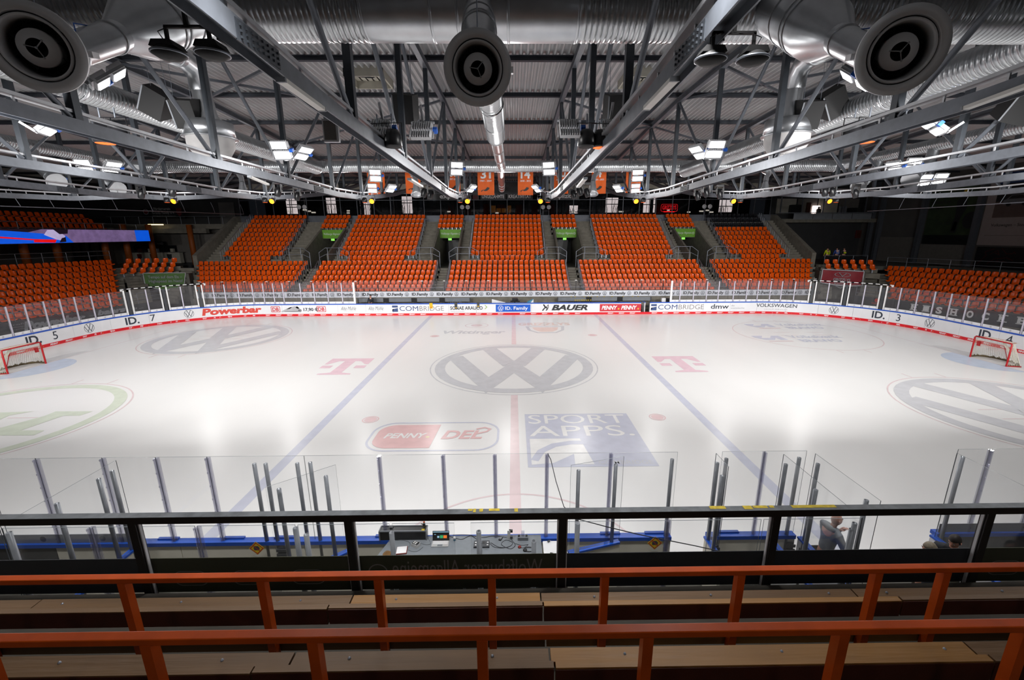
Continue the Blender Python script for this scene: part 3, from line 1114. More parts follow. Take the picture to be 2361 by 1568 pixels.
for c in VOM:
    stairs(c - .62, c + .62, 0, 6)
for i, c in enumerate(VOM):
    xl = UPP[i][1]
    xr = UPP[i + 1][0]
    stairs(xl + .05, c - VW - .22, 7, 16)
    stairs(c + VW + .22, xr - .05, 7, 16)
    # passage: side walls under the stairs, floor, dark end
    b = MB()
    for sx in (-1, 1):
        x = c + sx * VW
        xa, xb = sorted((x, x + sx * .2))
        Y0, Y1 = 23.75, 29.3
        b.add([(xa, Y0, 3.4), (xb, Y0, 3.4), (xb, Y1, 3.4), (xa, Y1, 3.4), (xa, Y0, 5.0), (xb, Y0, 5.0), (xb, Y1, 7.65), (xa, Y1, 7.65)],
              [(0, 3, 2, 1), (4, 5, 6, 7), (0, 1, 5, 4), (1, 2, 6, 5), (2, 3, 7, 6), (3, 0, 4, 7)])
        b.box(xa, xb, 29.3, 34, 3.4, 7.4)
    b.build('wall_passage', 'concrete', kind='structure')
    box('floor_passage', c - VW, c + VW, 23.7, 36, 3.2, ZT[6] + .02, 'concrete_dark', kind='structure')
    box('ceiling_passage', c - VW, c + VW, 29.2, 36, 6.5, 7.3, 'concrete_dark', kind='structure')
    box('wall_passage_end', c - VW - .2, c + VW + .2, 33.8, 34, 3.2, 7.4, 'lounge_black', kind='structure')
    who = ('far left', 'centre left', 'centre right', 'far right')[i]
    t = thing('passage_sign', 'green newspaper banner above the %s stand passage' % who, 'banner', (c, 29.2, 6.55), 'green signs over the passages')
    MB().box(c - VW - .05, c + VW + .05, 29.14, 29.2, 6.55, 7.5).build('sign_board', 'banner_green', t)
    b = MB()
    b.use('print_white').flat(move2d(textfit('Wolfsburger Allgemeine', 1.95, .24, -.01), -.15, 0), (c, 29.13, 6.93), XA, (0, 0, 1))
    b.flat(move2d(ring2d(.1, .125, 20), 1.02, .08), (c, 29.13, 6.93), XA, (0, 0, 1))
    b.flat(move2d(rect2d(-.05, .05, -.01, .01), 1.02, .08), (c, 29.13, 6.93), XA, (0, 0, 1))
    b.build('sign_lettering', None, t)
    t = thing('exit_sign', 'small lit green exit sign under the %s passage banner' % who, 'exit sign', (c, 29.1, 6.2), 'exit signs under the green banners')
    MB().box(c - .3, c + .08, 29.08, 29.14, 6.28, 6.5).build('lit_panel', 'exit_lit', t)
    MB().use('print_white').flat(join2d(poly2d((-.24, .03), (-.12, .03), (-.12, .18), (-.24, .18)), poly2d((-.05, .1), (.03, .05), (.03, .15))), (c, 29.075, 6.28), XA, (0, 0, 1)).build('pictogram', None, t)
    # tube railing round each landing
    for sx in (-1, 1):
        t = thing('landing_rail', '%s tube railing round the stair landing %s the %s passage' % ('grey', 'left of' if sx < 0 else 'right of', who), 'railing', (c + sx * 2, 23.7, 3.5), 'landing railings')
        X = lambda d: c + sx * d
        zb = 3.55
        MB().tube([(X(.5), 23.7, zb), (X(.5), 23.7, 5.15), (X(1.2), 23.7, 5.62), (X(2.85), 23.7, 5.62), (X(3.6), 23.7, 5.2), (X(3.6), 23.7, zb)], .035, 6).build('top_tube', 'rail_zinc', t)
        MB().tube([(X(.55), 23.7, 4.65), (X(1.25), 23.7, 4.98), (X(2.85), 23.7, 4.98), (X(3.55), 23.7, 4.6)], .03, 6).build('mid_tube', 'rail_zinc', t)
        for d in (1.4, 2.6):
            MB().tube([(X(d), 23.7, zb), (X(d), 23.7, 5.62)], .03, 6).build('post', 'rail_zinc', t)
        MB().box(min(X(.95), X(3.0)), max(X(.95), X(3.0)), 23.62, 23.78, 3.75, 4.02).build('kerb', 'concrete', t)


def slope_rail(label, x, k0, k1, dx=0.):
    t = thing('stair_rail', label, 'railing', (x, row_y(k0), ZT[k0]), 'stair railings in the far stand')
    for k in range(k0, k1 + 1):
        xx = x + dx * (k - k0)
        y = row_y(k) - .3
        MB().tube([(xx, y, ZT[k] - .05), (xx, y, ZT[k] + .88)], .03, 5, smooth=True).tube([(xx, y + .4, ZT[k] - .05), (xx, y + .4, ZT[k] + .88)], .022, 4).build('post', 'rail_zinc', t)
    pts = [(x + dx * (k - k0), row_y(k) - .3, ZT[k] + .88) for k in range(k0, k1 + 1)]
    MB().tube(pts, .03, 5).build('handrail', 'rail_zinc', t)


for i, c in enumerate(VOM):
    who = ('far left', 'centre left', 'centre right', 'far right')[i]
    slope_rail('grey stair railing on the left of the lower %s stair' % who, c - .66, 0, 6)
    slope_rail('grey stair railing on the right of the lower %s stair' % who, c + .66, 0, 6)
    slope_rail('grey stair railing up the stair left of the %s passage' % who, UPP[i][1] + .08, 8, 15)
    slope_rail('grey stair railing up the stair right of the %s passage' % who, UPP[i + 1][0] - .08, 8, 15)
slope_rail('grey stair railing along the outer left edge of the far stand', UPP[0][0] - .1, 8, 16)
slope_rail('grey stair railing along the outer right edge of the far stand', UPP[4][1] + .1, 8, 16)
stairs(UPP[0][0] - 1.9, UPP[0][0] - .15, 7, 16)
stairs(UPP[4][1] + .15, UPP[4][1] + 1.9, 7, 16)
for x0, x1 in ((UPP[0][0] - 2.4, UPP[0][0] - 1.95), (UPP[4][1] + 1.95, UPP[4][1] + 2.4)):
    b = MB()
    b.add([(x, y, z) for x in (x0, x1) for y, z in ((23.6, 3.0), (32.3, 3.0), (32.3, 9.2), (31.5, 9.1), (23.6, 4.9))], [(0, 1, 2, 3, 4), (9, 8, 7, 6, 5), (0, 4, 9, 5), (4, 3, 8, 9), (3, 2, 7, 8)])
    b.build('wall_stair_side', 'concrete', kind='structure')

# ---------------------------------------------------------------- seats


def seat_mesh(name, shell):
    b = MB()
    prof = [(-.25, .35, .17), (-.255, .40, .2), (-.22, .425, .21), (-.06, .41, .212), (.1, .415, .21), (.165, .46, .21), (.2, .58, .215), (.235, .70, .215), (.25, .775, .2), (.258, .815, .15), (.26, .825, .08)]
    cols = [-1, -.55, 0, .55, 1]
    vs, n = [], len(cols)
    for side in (0, 1):
        for y, z, w in prof:
            for c in cols:
                e = c * c
                dish = .035 * e
                vs.append((c * w, y + (0 if z < .45 else -dish) + side * (.022 if z > .45 else 0), z + (dish if z < .45 else 0) - side * (.022 if z <= .46 else 0)))
    m = len(prof)
    q = m * n
    fs = []
    for i in range(m - 1):
        for k in range(n - 1):
            a = i * n + k
            fs.append((a, a + 1, a + n + 1, a + n))
            fs.append((q + a, q + a + n, q + a + n + 1, q + a + 1))
        for k in (0, n - 1):
            a = i * n + k
            fs.append((a, a + n, q + a + n, q + a) if k == 0 else (a, q + a, q + a + n, a + n))
    b.use(shell).add(vs, fs, True)
    b.use('rail_zinc').box(-.05, .05, .0, .12, .0, .4)
    return b.mesh(name)


SEATS = []          # x, y, z, turn, black?, where
for i, (a, c, da, dc) in enumerate(LOW):
    bl = ('left end block', 'left block', 'middle block', 'right block', 'right end block')[i]
    for k in range(0, 7):
        x0, x1 = a + da * k + .35, c + dc * k - .3
        n = round((x1 - x0) / .535)
        for j in range(n + 1):
            SEATS.append((x0 + (x1 - x0) * j / n, row_y(k), ZT[k], 0, 0, 'the lower %s' % bl, k + 1, j + 1))
    u0, u1 = UPP[i]
    for k in range(7, 17):
        x0, x1 = (u0 + .3, u1 - .3) if k > 7 else (u0 + 1.35, u1 - 1.35)
        n = round((x1 - x0) / .51)
        for j in range(n + 1):
            SEATS.append((x0 + (x1 - x0) * j / n, row_y(k), ZT[k], 0, int(i == 4 and k >= 14), 'the upper %s' % bl, k - 6, j + 1))
for c in VOM:
    for k in (14, 15, 16):
        for j in range(6):
            SEATS.append((c - 1.35 + .49 * j, row_y(k), ZT[k], 0, 0, 'above passage', k - 13, j + 1))
# corner stands, their rows turned towards the ice
CORNER = []
for side, (bx, by, zm, a, t_, sh), rows, cnt, nm in ((-1, (-34.215, 15.114, 1.275, .268, .452, .526), 8, 30, 'the left corner stand'), (1, (35.07, 16.995, 1.23, .355, .445, .582), 6, 32, 'the right corner stand')):
    dr = Vector((-side * math.sin(a), math.cos(a), 0))
    nn = Vector((side * math.cos(a), math.sin(a), 0))
    CORNER.append((side, Vector((bx, by, 0)), dr, nn, zm, t_, sh, rows))
    rz = math.atan2(-nn.x, nn.y)
    # solid steps
    b = MB()
    for j in range(rows):
        e = Vector((bx, by, 0)) + nn * (.8 * j) + dr * (sh * j + .3)
        p, q = e, e - dr * 22
        zt = zm - .56 + t_ * j
        c = (p + q) / 2
        vs = []
        for z in (-.05, zt):
            for P, o in ((p, -.4), (q, -.4), (q, .45), (p, .45)):
                w = P + nn * o
                vs.append((w.x, w.y, z))
        b.add(vs, [(0, 3, 2, 1), (4, 5, 6, 7), (0, 1, 5, 4), (1, 2, 6, 5), (2, 3, 7, 6), (3, 0, 4, 7)] if side < 0 else [(0, 1, 2, 3), (7, 6, 5, 4), (4, 5, 1, 0), (5, 6, 2, 1), (6, 7, 3, 2), (7, 4, 0, 3)])
    b.build('stand_floor', 'concrete', kind='structure')
    for j in range(rows):
        e = Vector((bx, by, 0)) + nn * (.8 * j) + dr * (sh * j)
        for i in range(cnt):
            p = e - dr * (.25 + .52 * i)
            SEATS.append((p.x, p.y, zm - .56 + t_ * j, rz, 0, nm, j + 1, i + 1))
# small blocks over the corner gates
for sx, base, rows in ((-1, (-35.7, 20.3), 3), (1, (34.0, 20.9), 2)):
    for k in range(rows):
        for j in range(6):
            d = Vector((math.cos(.4), math.sin(.4), 0)) if sx < 0 else Vector((math.cos(.4), -math.sin(.4), 0))
            nrm = Vector((-d.y, d.x, 0))
            p = Vector((base[0], base[1], 0)) + d * ((j - 2.5) * .74) + nrm * (.8 * k)
            SEATS.append((p.x, p.y, 3.05 + .42 * k, math.atan2(d.y, d.x), 0, 'the block over the %s corner gate' % ('left' if sx < 0 else 'right'), k + 1, j + 1))
    b = MB()
    for k in range(rows):
        p, q = Vector((base[0], base[1], 0)) + nrm * (.8 * k - .4) - d * 2.4, Vector((base[0], base[1], 0)) + nrm * (.8 * k - .4) + d * 2.4
        zt = 3.05 + .42 * k
        vs = [(w.x, w.y, z) for z in (zt - .5, zt) for w in (p, q, q + nrm * .85, p + nrm * .85)]
        b.add(vs, [(0, 3, 2, 1), (4, 5, 6, 7), (0, 1, 5, 4), (1, 2, 6, 5), (2, 3, 7, 6), (3, 0, 4, 7)])
    b.build('stand_floor', 'concrete', kind='structure')


def proj(p):
    d = Vector(p) - CAM
    z = d.dot(_f)
    return PU + FPX * d.dot(_r2) / z, PV - FPX * d.dot(_u2) / z, z


def _vis(s):
    u, v, z = proj((s[0], s[1], s[2] + .6))
    return z > 0 and -12 < u < 2373


SEATS = [s for s in SEATS if _vis(s)]
# gallery seats at far left, high in the dark
for k in range(3):
    for j in range(26):
        SEATS.append((-42 - .8 * k, 8.5 + .6 * j, 7.25 + .5 * k, -PI / 2 * -1, 0, 'gallery', k + 1, j + 1))
SEATS = [s for s in SEATS if _vis(s)]
SEATS.sort(key=lambda s: proj((s[0], s[1], s[2] + .6))[2] + (9 if s[5].startswith('the lower') and s[6] == 1 else 0))
SM = {0: seat_mesh('stadium_seat', 'seat_orange'), 1: seat_mesh('stadium_seat_black', 'seat_black')}
rest = {0: [], 1: []}
ORD = ['front', 'second', 'third', 'fourth', 'fifth', 'sixth', 'seventh', 'eighth', 'ninth', 'tenth']


def nth(n):
    return '%d%s' % (n, 'th' if 10 < n % 100 < 14 else {1: 'st', 2: 'nd', 3: 'rd'}.get(n % 10, 'th'))


for i, s in enumerate(SEATS):
    if i < 300:
        o = bpy.data.objects.new('stadium_seat', SM[s[4]])
        COL.objects.link(o)
        o.location = s[:3]
        o.rotation_euler = (0, 0, s[3])
        far = 'from the stair' if 'corner' in s[5] else 'from its left end'
        tag(o, 'orange seat, %s row of %s, %s %s' % (ORD[s[6] - 1], s[5], nth(s[7]), far), 'seat', 'orange seats of ' + s[5])
    else:
        rest[s[4]].append(s)
for key, L in rest.items():
    base = SM[key]
    bv = [p.co.copy() for p in base.vertices]
    bf = [tuple(p.vertices) for p in base.polygons]
    bm_ = [p.material_index for p in base.polygons]
    V, F, MI, SMO = [], [], [], []
    for s in L:
        n = len(V)
        ca, sa = math.cos(s[3]), math.sin(s[3])
        V += [(s[0] + p.x * ca - p.y * sa, s[1] + p.x * sa + p.y * ca, s[2] + p.z) for p in bv]
        F += [tuple(i + n for i in f) for f in bf]
        MI += bm_
    me = bpy.data.meshes.new('seat_rows')
    me.from_pydata(V, [], F)
    for m in base.materials:
        me.materials.append(m)
    me.polygons.foreach_set('material_index', MI)
    me.polygons.foreach_set('use_smooth', [mi == 0 for mi in MI])
    o = bpy.data.objects.new(('seat_rows', 'black_seat_rows')[key], me)
    COL.objects.link(o)
    tag(o, ('remaining rows of orange plastic seats higher up the far stand', 'black seats in the top rows at the right end of the far stand')[key], 'seats', None, 'stuff')

# ---------------------------------------------------------------- front wall of the far stand: concrete, banner, glass with black posts
box('wall_stand_front', -29.5, 28.5, 17.62, 18.1, 0, 1.79, 'concrete', kind='structure')
t = thing('stand_banner', 'long white banner with black lettering repeated below the far seats', 'banner', (0, 17.58, 1.26))
MB().box(-29.3, 28.3, 17.57, 17.61, 1.26, 1.80).build('banner_cloth', 'banner_white', t)
b = MB()
n0 = -29.
i = 0
x = -28.4
while x < 27.8:
    b.use('print_navy').flat(move2d(roundel(.19, .09, .1), x - .02, 0), (0, 17.56, 1.53), XA, (0, 0, 1))
    b.use('print_black').flat(move2d(textfit('ID.Family', 1.52, .25, .035), x + 1.2, -.11), (0, 17.56, 1.53), XA, (0, 0, 1))
    x += 2.31
b.build('banner_lettering', None, t)
t = thing('stand_glass', 'low glass screen on thin black posts along the front row of the far stand', 'glass barrier', (0, 17.8, 1.79))
xs = [-29 + 2.05 * k for k in range(29)]
for i, x in enumerate(xs):
    MB().box(x - .025, x + .025, 17.74, 17.8, 1.79, 2.72).build('post', 'black_plastic', t)
    MB().box(x - .1, x + .1, 17.72, 17.82, 2.72, 2.78).build('post_cap', 'white_frame', t)
    if i < len(xs) - 1:
        pane((x + .03, 17.77), (xs[i + 1] - .03, 17.77), 1.82, 2.75, m='glass_far', edge=False).build('glass_pane', None, t)
MB().tube([(-29, 17.84, 2.1), (28.4, 17.84, 2.1)], .025, 6).build('rail_tube', 'rail_zinc', t)


# ---------------------------------------------------------------- foreground: benches, orange rails, black railing
def bench_row(y0, z0, label, seams, seams_b, fx):
    """one row of the wooden bench: seat planks, boards on edge behind them, a lower plank; y0, z0 = foot of the orange rail"""
    t = thing('bench', label, 'bench', (0, y0, z0))
    zs = z0 + (.085 if z0 < 3.7 else .045)
    X0, X1 = -7, 7
    for nm, cuts, ya, yb, za, zb in (('seat_plank', seams, y0 + .41, y0 + .515, zs - .045, zs), ('back_board', seams_b, y0 + .35, y0 + .40, zs - .15, zs + .02), ('lower_plank', seams_b, y0 + .045, y0 + .085, zs - .10, zs + .06)):
        pts = [X0] + cuts + [X1]
        for i in range(len(pts) - 1):
            m = 'plank_new' if (i == len(pts) // 2 - (0 if len(pts) % 2 else 1)) else 'plank_old'
            dz = random.uniform(-.004, .006)
            b = MB()
            b.use(m).box(pts[i] + .007, pts[i + 1] - .007, ya + random.uniform(-.004, .004), yb, za + dz, zb + dz)
            if nm == 'back_board':
                b.use('red_board').box(pts[i] + .007, pts[i + 1] - .007, ya - .006, ya, za + dz, zb + dz - .012)
            o = b.build(nm, None, t)
            if m == 'plank_new' and nm == 'seat_plank':
                o['label'] = 'newer yellowish plank'
    for x in fx:
        MB().lathe([(0, zs + .012), (.008, zs + .01), (.012, zs)], 8, Matrix.Translation((x, y0 + .46, 0))).build('bolt', 'rail_zinc', t)
        MB().box(x - .03, x + .03, y0 + .42, y0 + .5, zs - .14, zs - .046).build('bracket', 'step_dark', t)
    return t


def orange_rail(y, ztop, label, posts, zfoot):
    t = thing('orange_rail', label, 'railing', (0, y, zfoot))
    b = MB()
    b.bar((-7, y, ztop - .0225), (7, y, ztop - .0225), .06, .045)
    o = b.build('top_rail', 'orange_paint', t)
    bv = o.modifiers.new('edge', 'BEVEL')
    bv.width = .006
    bv.segments = 2
    for x in posts:
        MB().box(x - .03, x + .03, y - .03, y + .03, zfoot, ztop - .045).build('rail_post', 'orange_paint', t)
    return t


R1Y, R1Z, R2Y, R2Z = -19.54, 4.31, -20.44, 4.725
orange_rail(R1Y, R1Z, 'orange painted metal rail in front of the black railing, farther of two', [at(u, 1338, Y=R1Y).x for u in (-80, 285, 605, 873, 1134, 1394, 1704, 2017, 2172, 2480)], 3.5)
orange_rail(R2Y, R2Z, 'orange painted metal rail nearest the camera', [at(u, 1475, Y=R2Y).x for u in (-45, 342, 725, 1112, 1491, 1936, 2352)], 3.9)
sx1 = [at(u, 1385, Y=-19.1).x for u in (73, 808, 1247, 1972)]
sx2 = [at(u, 1405, Y=-19.15).x for u in (760, 1252, 2065)]
bench_row(R1Y, 3.51, 'long wooden bench below the farther orange rail', sx1, sx2, [at(u, 1385, Y=-19.1).x for u in (135, 412, 690, 912, 1146, 1371, 1640, 1912, 2045, 2310)])
sx1 = [at(u, 1515, Y=-20).x for u in (668, 1268, 2240)]
sx2 = [at(u, 1550, Y=-20.1).x for u in (575, 1280, 2290)]
bench_row(R2Y, 3.94, 'long wooden bench below the nearest orange rail', sx1, sx2, [at(u, 1515, Y=-20).x for u in (124, 505, 802, 1135, 1442, 1805, 2180)])
b = MB()
for y0, y1, z in ((-19.75, -18.3, 2.95), (-20.6, -19.62, 3.38), (-21.6, -20.5, 3.81), (-23.4, -21.6, 4.24), (-26, -23.4, 4.67)):
    b.box(-20, 20, y0, y1, z - .5, z)
b.build('terrace_floor', 'step_dark', kind='structure')
box('wall_terrace', -20, 20, -18.42, -18.3, -.1, 2.6, 'step_dark', kind='structure')
box('wall_back', -40, 40, -30.2, -30, -.1, 14.5, 'wall_grey', kind='structure')

BY, BZ = -18.24, 3.93
t = thing('black_railing', 'black steel railing with glass and banner infill in front of the benches', 'railing', (0, BY, 2.8))
b = MB()
b.bar((-9, BY, BZ - .04), (9, BY, BZ - .04), .09, .08)
b.build('top_rail', 'black_paint', t)
b = MB()
b.use('rail_top_lit').box(-9, 9, BY - .043, BY + .045, BZ, BZ + .003)  # upper face painted paler, the light on it put into the colour
b.build('lit_top', None, t, label='worn grey upper face')
b = MB()
for u, w in ((1085, .05), (1095, .03), (1110, .04), (1140, .12), (1190, .04), (1655, .18), (1725, .1), (1755, .16), (1782, .05), (1880, .5)):
    x = at(u, 1172, Z=BZ).x
    b.box(x - w / 2, x + w / 2, BY - .02 + .03 * random.random(), BY + .046, BZ + .003, BZ + .005)
b.build('worn_paint', 'wear_yellow', t)
pxs = [at(u, 1240, Y=BY).x for u in (-170, 318, 810, 1296, 1780, 2262, 2750)]
for x in pxs:
    MB().box(x - .043, x + .043, BY - .04, BY + .04, 2.62, BZ - .08).build('rail_post', 'black_paint', t)
b = MB()
b.bar((-9, BY, 2.815), (9, BY, 2.815), .07, .055)
b.build('bottom_rail', 'black_paint', t)
for i in range(len(pxs) - 1):
    x0, x1 = pxs[i] + .047, pxs[i + 1] - .047
    pane((x0, BY + .01), (x1, BY + .01), 2.845, BZ - .085, m='glass_rail', edge=False).build('glass_pane', None, t)
    b = MB()
    b.use('nozzle_alu').bar((x0 + .006, BY, 2.845), (x0 + .006, BY, BZ - .085), .012, .03).bar((x1 - .006, BY, 2.845), (x1 - .006, BY, BZ - .085), .012, .03).bar((x0, BY, 2.85), (x1, BY, 2.85), .012, .02)
    b.build('glazing_bead', None, t)
    bn = thing('railing_banner', 'dark advertising banner hung outside the black railing, %s panel from the left' % ORD[i], 'banner', ((x0 + x1) / 2, BY + .06, 2.86), 'banners on the black railing')
    MB().box(x0 - .02, x1 + .02, BY + .05, BY + .056, 2.86, 3.325).build('banner_cloth', 'banner_unlit' if i in (1, 2, 5) else 'banner_dark', bn)  # cloth darkened: its unlit back is put into the colour
    b = MB()
    if i == 2:
        v, f = textfit('Wolfsburger Allgemeine', 1.75, .2)
        b.use('print_grey').flat(([(-p[0], p[1]) for p in v], f), ((x0 + x1) / 2 + .1, BY + .047, 3.06), XA, (0, 0, 1))
        b.flat(ring2d(.1, .115, 24), (x0 + .2, BY + .047, 3.1), XA, (0, 0, 1))
    elif i in (1, 5):
        for k in range(3):
            x = x0 + .4 + .68 * k
            b.use('print_grey').flat(frame2d(rrect(.2, .1, .1), rrect(.19, .09, .09)), (x, BY + .047, 3.05), XA, (0, 0, 1))
            b.flat(rect2d(-.01, .01, -.05, .05), (x - .06, BY + .0465, 3.05), XA, (0, 0, 1))
            v, f = textfit('BAR', .14, .05)
            b.flat(([(-p[0], p[1]) for p in v], f), (x + .09, BY + .0465, 3.03), XA, (0, 0, 1))
    if b.v:
        b.build('banner_lettering', None, bn)

# ---------------------------------------------------------------- timekeeper table and what lies on it
TZ = 1.08
t = thing('timekeeper_table', 'grey table top behind the near boards at the red line', 'table', (-1, -15.3, 0))
x0, x1, y0, y1 = -2.5, .5, -15.6, -15.02
MB().add([(-2.62, y0, TZ - .03), (x1, y0, TZ - .03), (x1, y1, TZ - .03), (-2.46, y1, TZ - .03), (-2.62, y0, TZ), (x1, y0, TZ), (x1, y1, TZ), (-2.46, y1, TZ)],
         [(0, 3, 2, 1), (4, 5, 6, 7), (0, 1, 5, 4), (1, 2, 6, 5), (2, 3, 7, 6), (3, 0, 4, 7)]).build('table_top', 'table_grey', t)
for x in (-2.4, -1, .4):
    MB().box(x - .03, x + .03, -15.5, -15.44, 0, TZ - .03).build('leg', 'dark_grey', t)
MB().box(-2.62, .5, -15.62, -15.6, TZ - .07, TZ + .005).build('table_edge', 'dark_grey', t)
t = thing('side_table', 'small white table top at the right end of the grey one', 'table', (.7, -15.4, 0))
MB().box(.53, .98, -15.62, -15.18, TZ - .05, TZ - .02).build('table_top', 'paper', t)
MB().box(.6, .66, -15.45, -15.39, 0, TZ - .05).build('leg', 'dark_grey', t)
MB().box(.85, .91, -15.45, -15.39, 0, TZ - .05).build('leg', 'dark_grey', t)


def on(u, v, dz=0.):
    return at(u, v, Z=TZ + dz)


# console box
p = on(876, 1246)
q = on(983, 1246)
t = thing('console_box', 'long black console box with grey rim at the left end of the table', 'console', (-2, p.y, TZ))
yb = p.y + .16
MB().box(p.x, q.x, p.y, yb, TZ, TZ + .2).build('housing', 'black_plastic', t)
b = MB()
for a_, c_ in (((p.x, p.y, TZ + .2), (q.x, p.y, TZ + .2)), ((p.x, yb, TZ + .2), (q.x, yb, TZ + .2)), ((p.x, p.y, TZ + .2), (p.x, yb, TZ + .2)), ((q.x, p.y, TZ + .2), (q.x, yb, TZ + .2)), ((p.x, p.y - .003, TZ), (p.x, p.y - .003, TZ + .2)), ((q.x, p.y - .003, TZ), (q.x, p.y - .003, TZ + .2))):
    b.bar(a_, c_, .022, .022)
b.build('rim', 'mid_grey', t)
MB().box(p.x + .17, p.x + .24, yb - .08, yb - .02, TZ + .2, TZ + .225).build('control', 'dark_grey', t)
box('sticky_note', q.x - .09, q.x - .03, p.y + .0, p.y + .05, TZ + .211, TZ + .214, 'wear_yellow', label='yellow sticky note on the rim of the black console box', cat='note')
f = thing('toy_figure', 'small dark figurine with an orange cap standing on the console box', 'figurine', (q.x - .06, yb - .03, TZ + .211))
MB().lathe([(0, TZ + .21), (.022, TZ + .212), (.03, TZ + .24), (.022, TZ + .275), (.014, TZ + .285), (0, TZ + .285)], 10, Matrix.Translation((q.x - .06, yb - .03, 0))).build('body', 'black_plastic', f)
MB().sphere((q.x - .058, yb - .03, TZ + .298), .02).build('head', 'canvas_brown', f)
MB().lathe([(.021, TZ + .30), (.02, TZ + .312), (.01, TZ + .32), (0, TZ + .321)], 10, Matrix.Translation((q.x - .058, yb - .03, 0))).build('cap', 'orange_paint', f)
MB().tube([(q.x - .08, yb - .04, TZ + .26), (q.x - .11, yb - .05, TZ + .285)], .007, 6).build('arm', 'canvas_brown', f)
# laptop
p = on(994, 1262)
q = on(1033, 1262)
lx, ly, lw = p.x, p.y, q.x - p.x
t = thing('laptop', 'open silver laptop with a dark screen showing coloured tiles', 'laptop', (lx, ly, TZ))
MB().box(lx, lx + lw, ly, ly + .17, TZ + .002, TZ + .014).build('base', 'laptop_silver', t)
b = MB()
for r in range(5):
    for c in range(12):
        b.box(lx + .02 + c * (lw - .04) / 12, lx + .016 + (c + 1) * (lw - .04) / 12, ly + .07 + r * .018, ly + .084 + r * .018, TZ + .014, TZ + .016)
b.build('keys', 'paper', t, kind='stuff')
MB().box(lx + lw * .35, lx + lw * .65, ly + .012, ly + .058, TZ + .014, TZ + .0145).build('touchpad', 'mid_grey', t)
up = Vector((0, .25, .97)).normalized()
b = MB()
b.use('black_plastic').poly([(0, 0), (lw, 0), (lw, .19), (0, .19)], (lx, ly + .17, TZ + .012), XA, up, .006)
scr = b.build('screen', None, t)
b = MB()
o_ = (lx, ly + .1695, TZ + .012) + (Vector((0, -.001, 0))).to_tuple() if False else Vector((lx, ly + .162, TZ + .014))
for x_0, x_1, y_0, y_1, m in ((.03, .97, .86, .94, 'screen_pale'), (.28, .4, .3, .5, 'screen_pale'), (.44, .63, .26, .56, 'screen_green'), (.65, .86, .26, .56, 'screen_orange'), (.1, .2, .62, .68, 'screen_pale'), (.3, .8, .62, .66, 'screen_lit')):
    b.use(m).flat(rect2d(x_0 * lw, x_1 * lw, y_0 * .19, y_1 * .19), o_, XA, up)
b.build('tiles', None, scr)


def boxy(name, label, cat, u, v, w, d, h, m, rot=0., parts=()):
    p = on(u, v)
    t = thing(name, label, cat, (p.x, p.y, TZ))
    R = Matrix.Translation(p) @ Matrix.Rotation(rot, 4, 'Z')

    def bx(nm, x0, x1, y0, y1, z0, z1, mm):
        b = MB().box(x0, x1, y0, y1, z0, z1)
        b.v = [R @ Vector(q) for q in b.v]
        b.build(nm, mm, t)
    bx('body', -w / 2, w / 2, 0, d, 0.001, h, m)
    for a in parts:
        bx(*a)
    return t


boxy('socket_box', 'white box with black socket holes left of the laptop', 'socket box', 955, 1263, .14, .1, .07, 'box_white', -.5, [('lid', -.066, .066, .005, .095, .07, .073, 'black_plastic')] + [('socket', -.05 + .045 * k, -.02 + .045 * k, .02 + .035 * j, .045 + .035 * j, .073, .077, 'box_white') for k in range(2) for j in range(2)])
boxy('ring_binder', 'reddish brown folder with white papers behind the left tube post', 'folder', 925, 1279, .2, .2, .02, 'folder_red', .12, [('papers', -.095, .09, .01, .19, .02, .026, 'paper')])
boxy('control_unit', 'dark two-sided control unit with white buttons on the grey table', 'control unit', 1110, 1264, .3, .17, .035, 'dark_grey', 0, [('button', x, x + .03, y, y + .025, .035, .042, 'paper') for x in (-.13, .1) for y in (.03, .1)] + [('display', -.06, .06, .09, .14, .035, .038, 'black_plastic')])
boxy('power_brick', 'black power brick among the cables on the table', 'power supply', 1152, 1247, .05, .1, .03, 'black_plastic', -.4, [('label', -.02, .02, .03, .07, .03, .031, 'mid_grey')])
boxy('junction_tray', 'clear grey box with dark knobs at the right of the table', 'box', 1206, 1247, .2, .09, .07, 'mid_grey', 0, [('knob', x, x + .04, .03, .06, .07, .1, 'dark_grey') for x in (-.1, .05)] + [('cup', -.035, .03, .03, .08, .07, .17, 'clear_post')])
boxy('mouse_pad', 'white phone lying on the small white table', 'phone', 1271, 1278, .06, .07, .012, 'paper', -.3, [('glass_face', -.025, .03, .003, .03, .012, .014, 'black_plastic')])
boxy('plug_piece', 'small black plug at the back of the white table', 'plug', 1266, 1250, .05, .03, .02, 'dark_grey', .5, [('pin', .02, .04, .01, .02, .005, .015, 'rail_zinc')])
p = on(1048, 1246)
t = thing('small_canister', 'small white and teal canister right of the laptop', 'canister', (p.x, p.y, TZ))
MB().lathe([(0, TZ + .001), (.022, TZ + .001), (.022, TZ + .055), (0, TZ + .055)], 12, Matrix.Translation((p.x, p.y, 0))).build('body', 'cyan_cap', t)
MB().lathe([(.022, TZ + .04), (.024, TZ + .04), (.024, TZ + .07), (.015, TZ + .08), (0, TZ + .08)], 12, Matrix.Translation((p.x, p.y, 0))).build('lid', 'box_white', t)
p = on(1198, 1262)
t = thing('signal_button', 'red push button in a small dark dish on the table', 'button', (p.x, p.y, TZ))
MB().lathe([(0, TZ + .001), (.036, TZ + .001), (.03, TZ + .018), (0, TZ + .018)], 14, Matrix.Translation((p.x, p.y, 0))).build('base', 'folder_red', t)
MB().lathe([(.014, TZ + .018), (.014, TZ + .028), (0, TZ + .03)], 12, Matrix.Translation((p.x, p.y, 0))).build('push_button', 'sign_red', t)
p = on(1174, 1243)
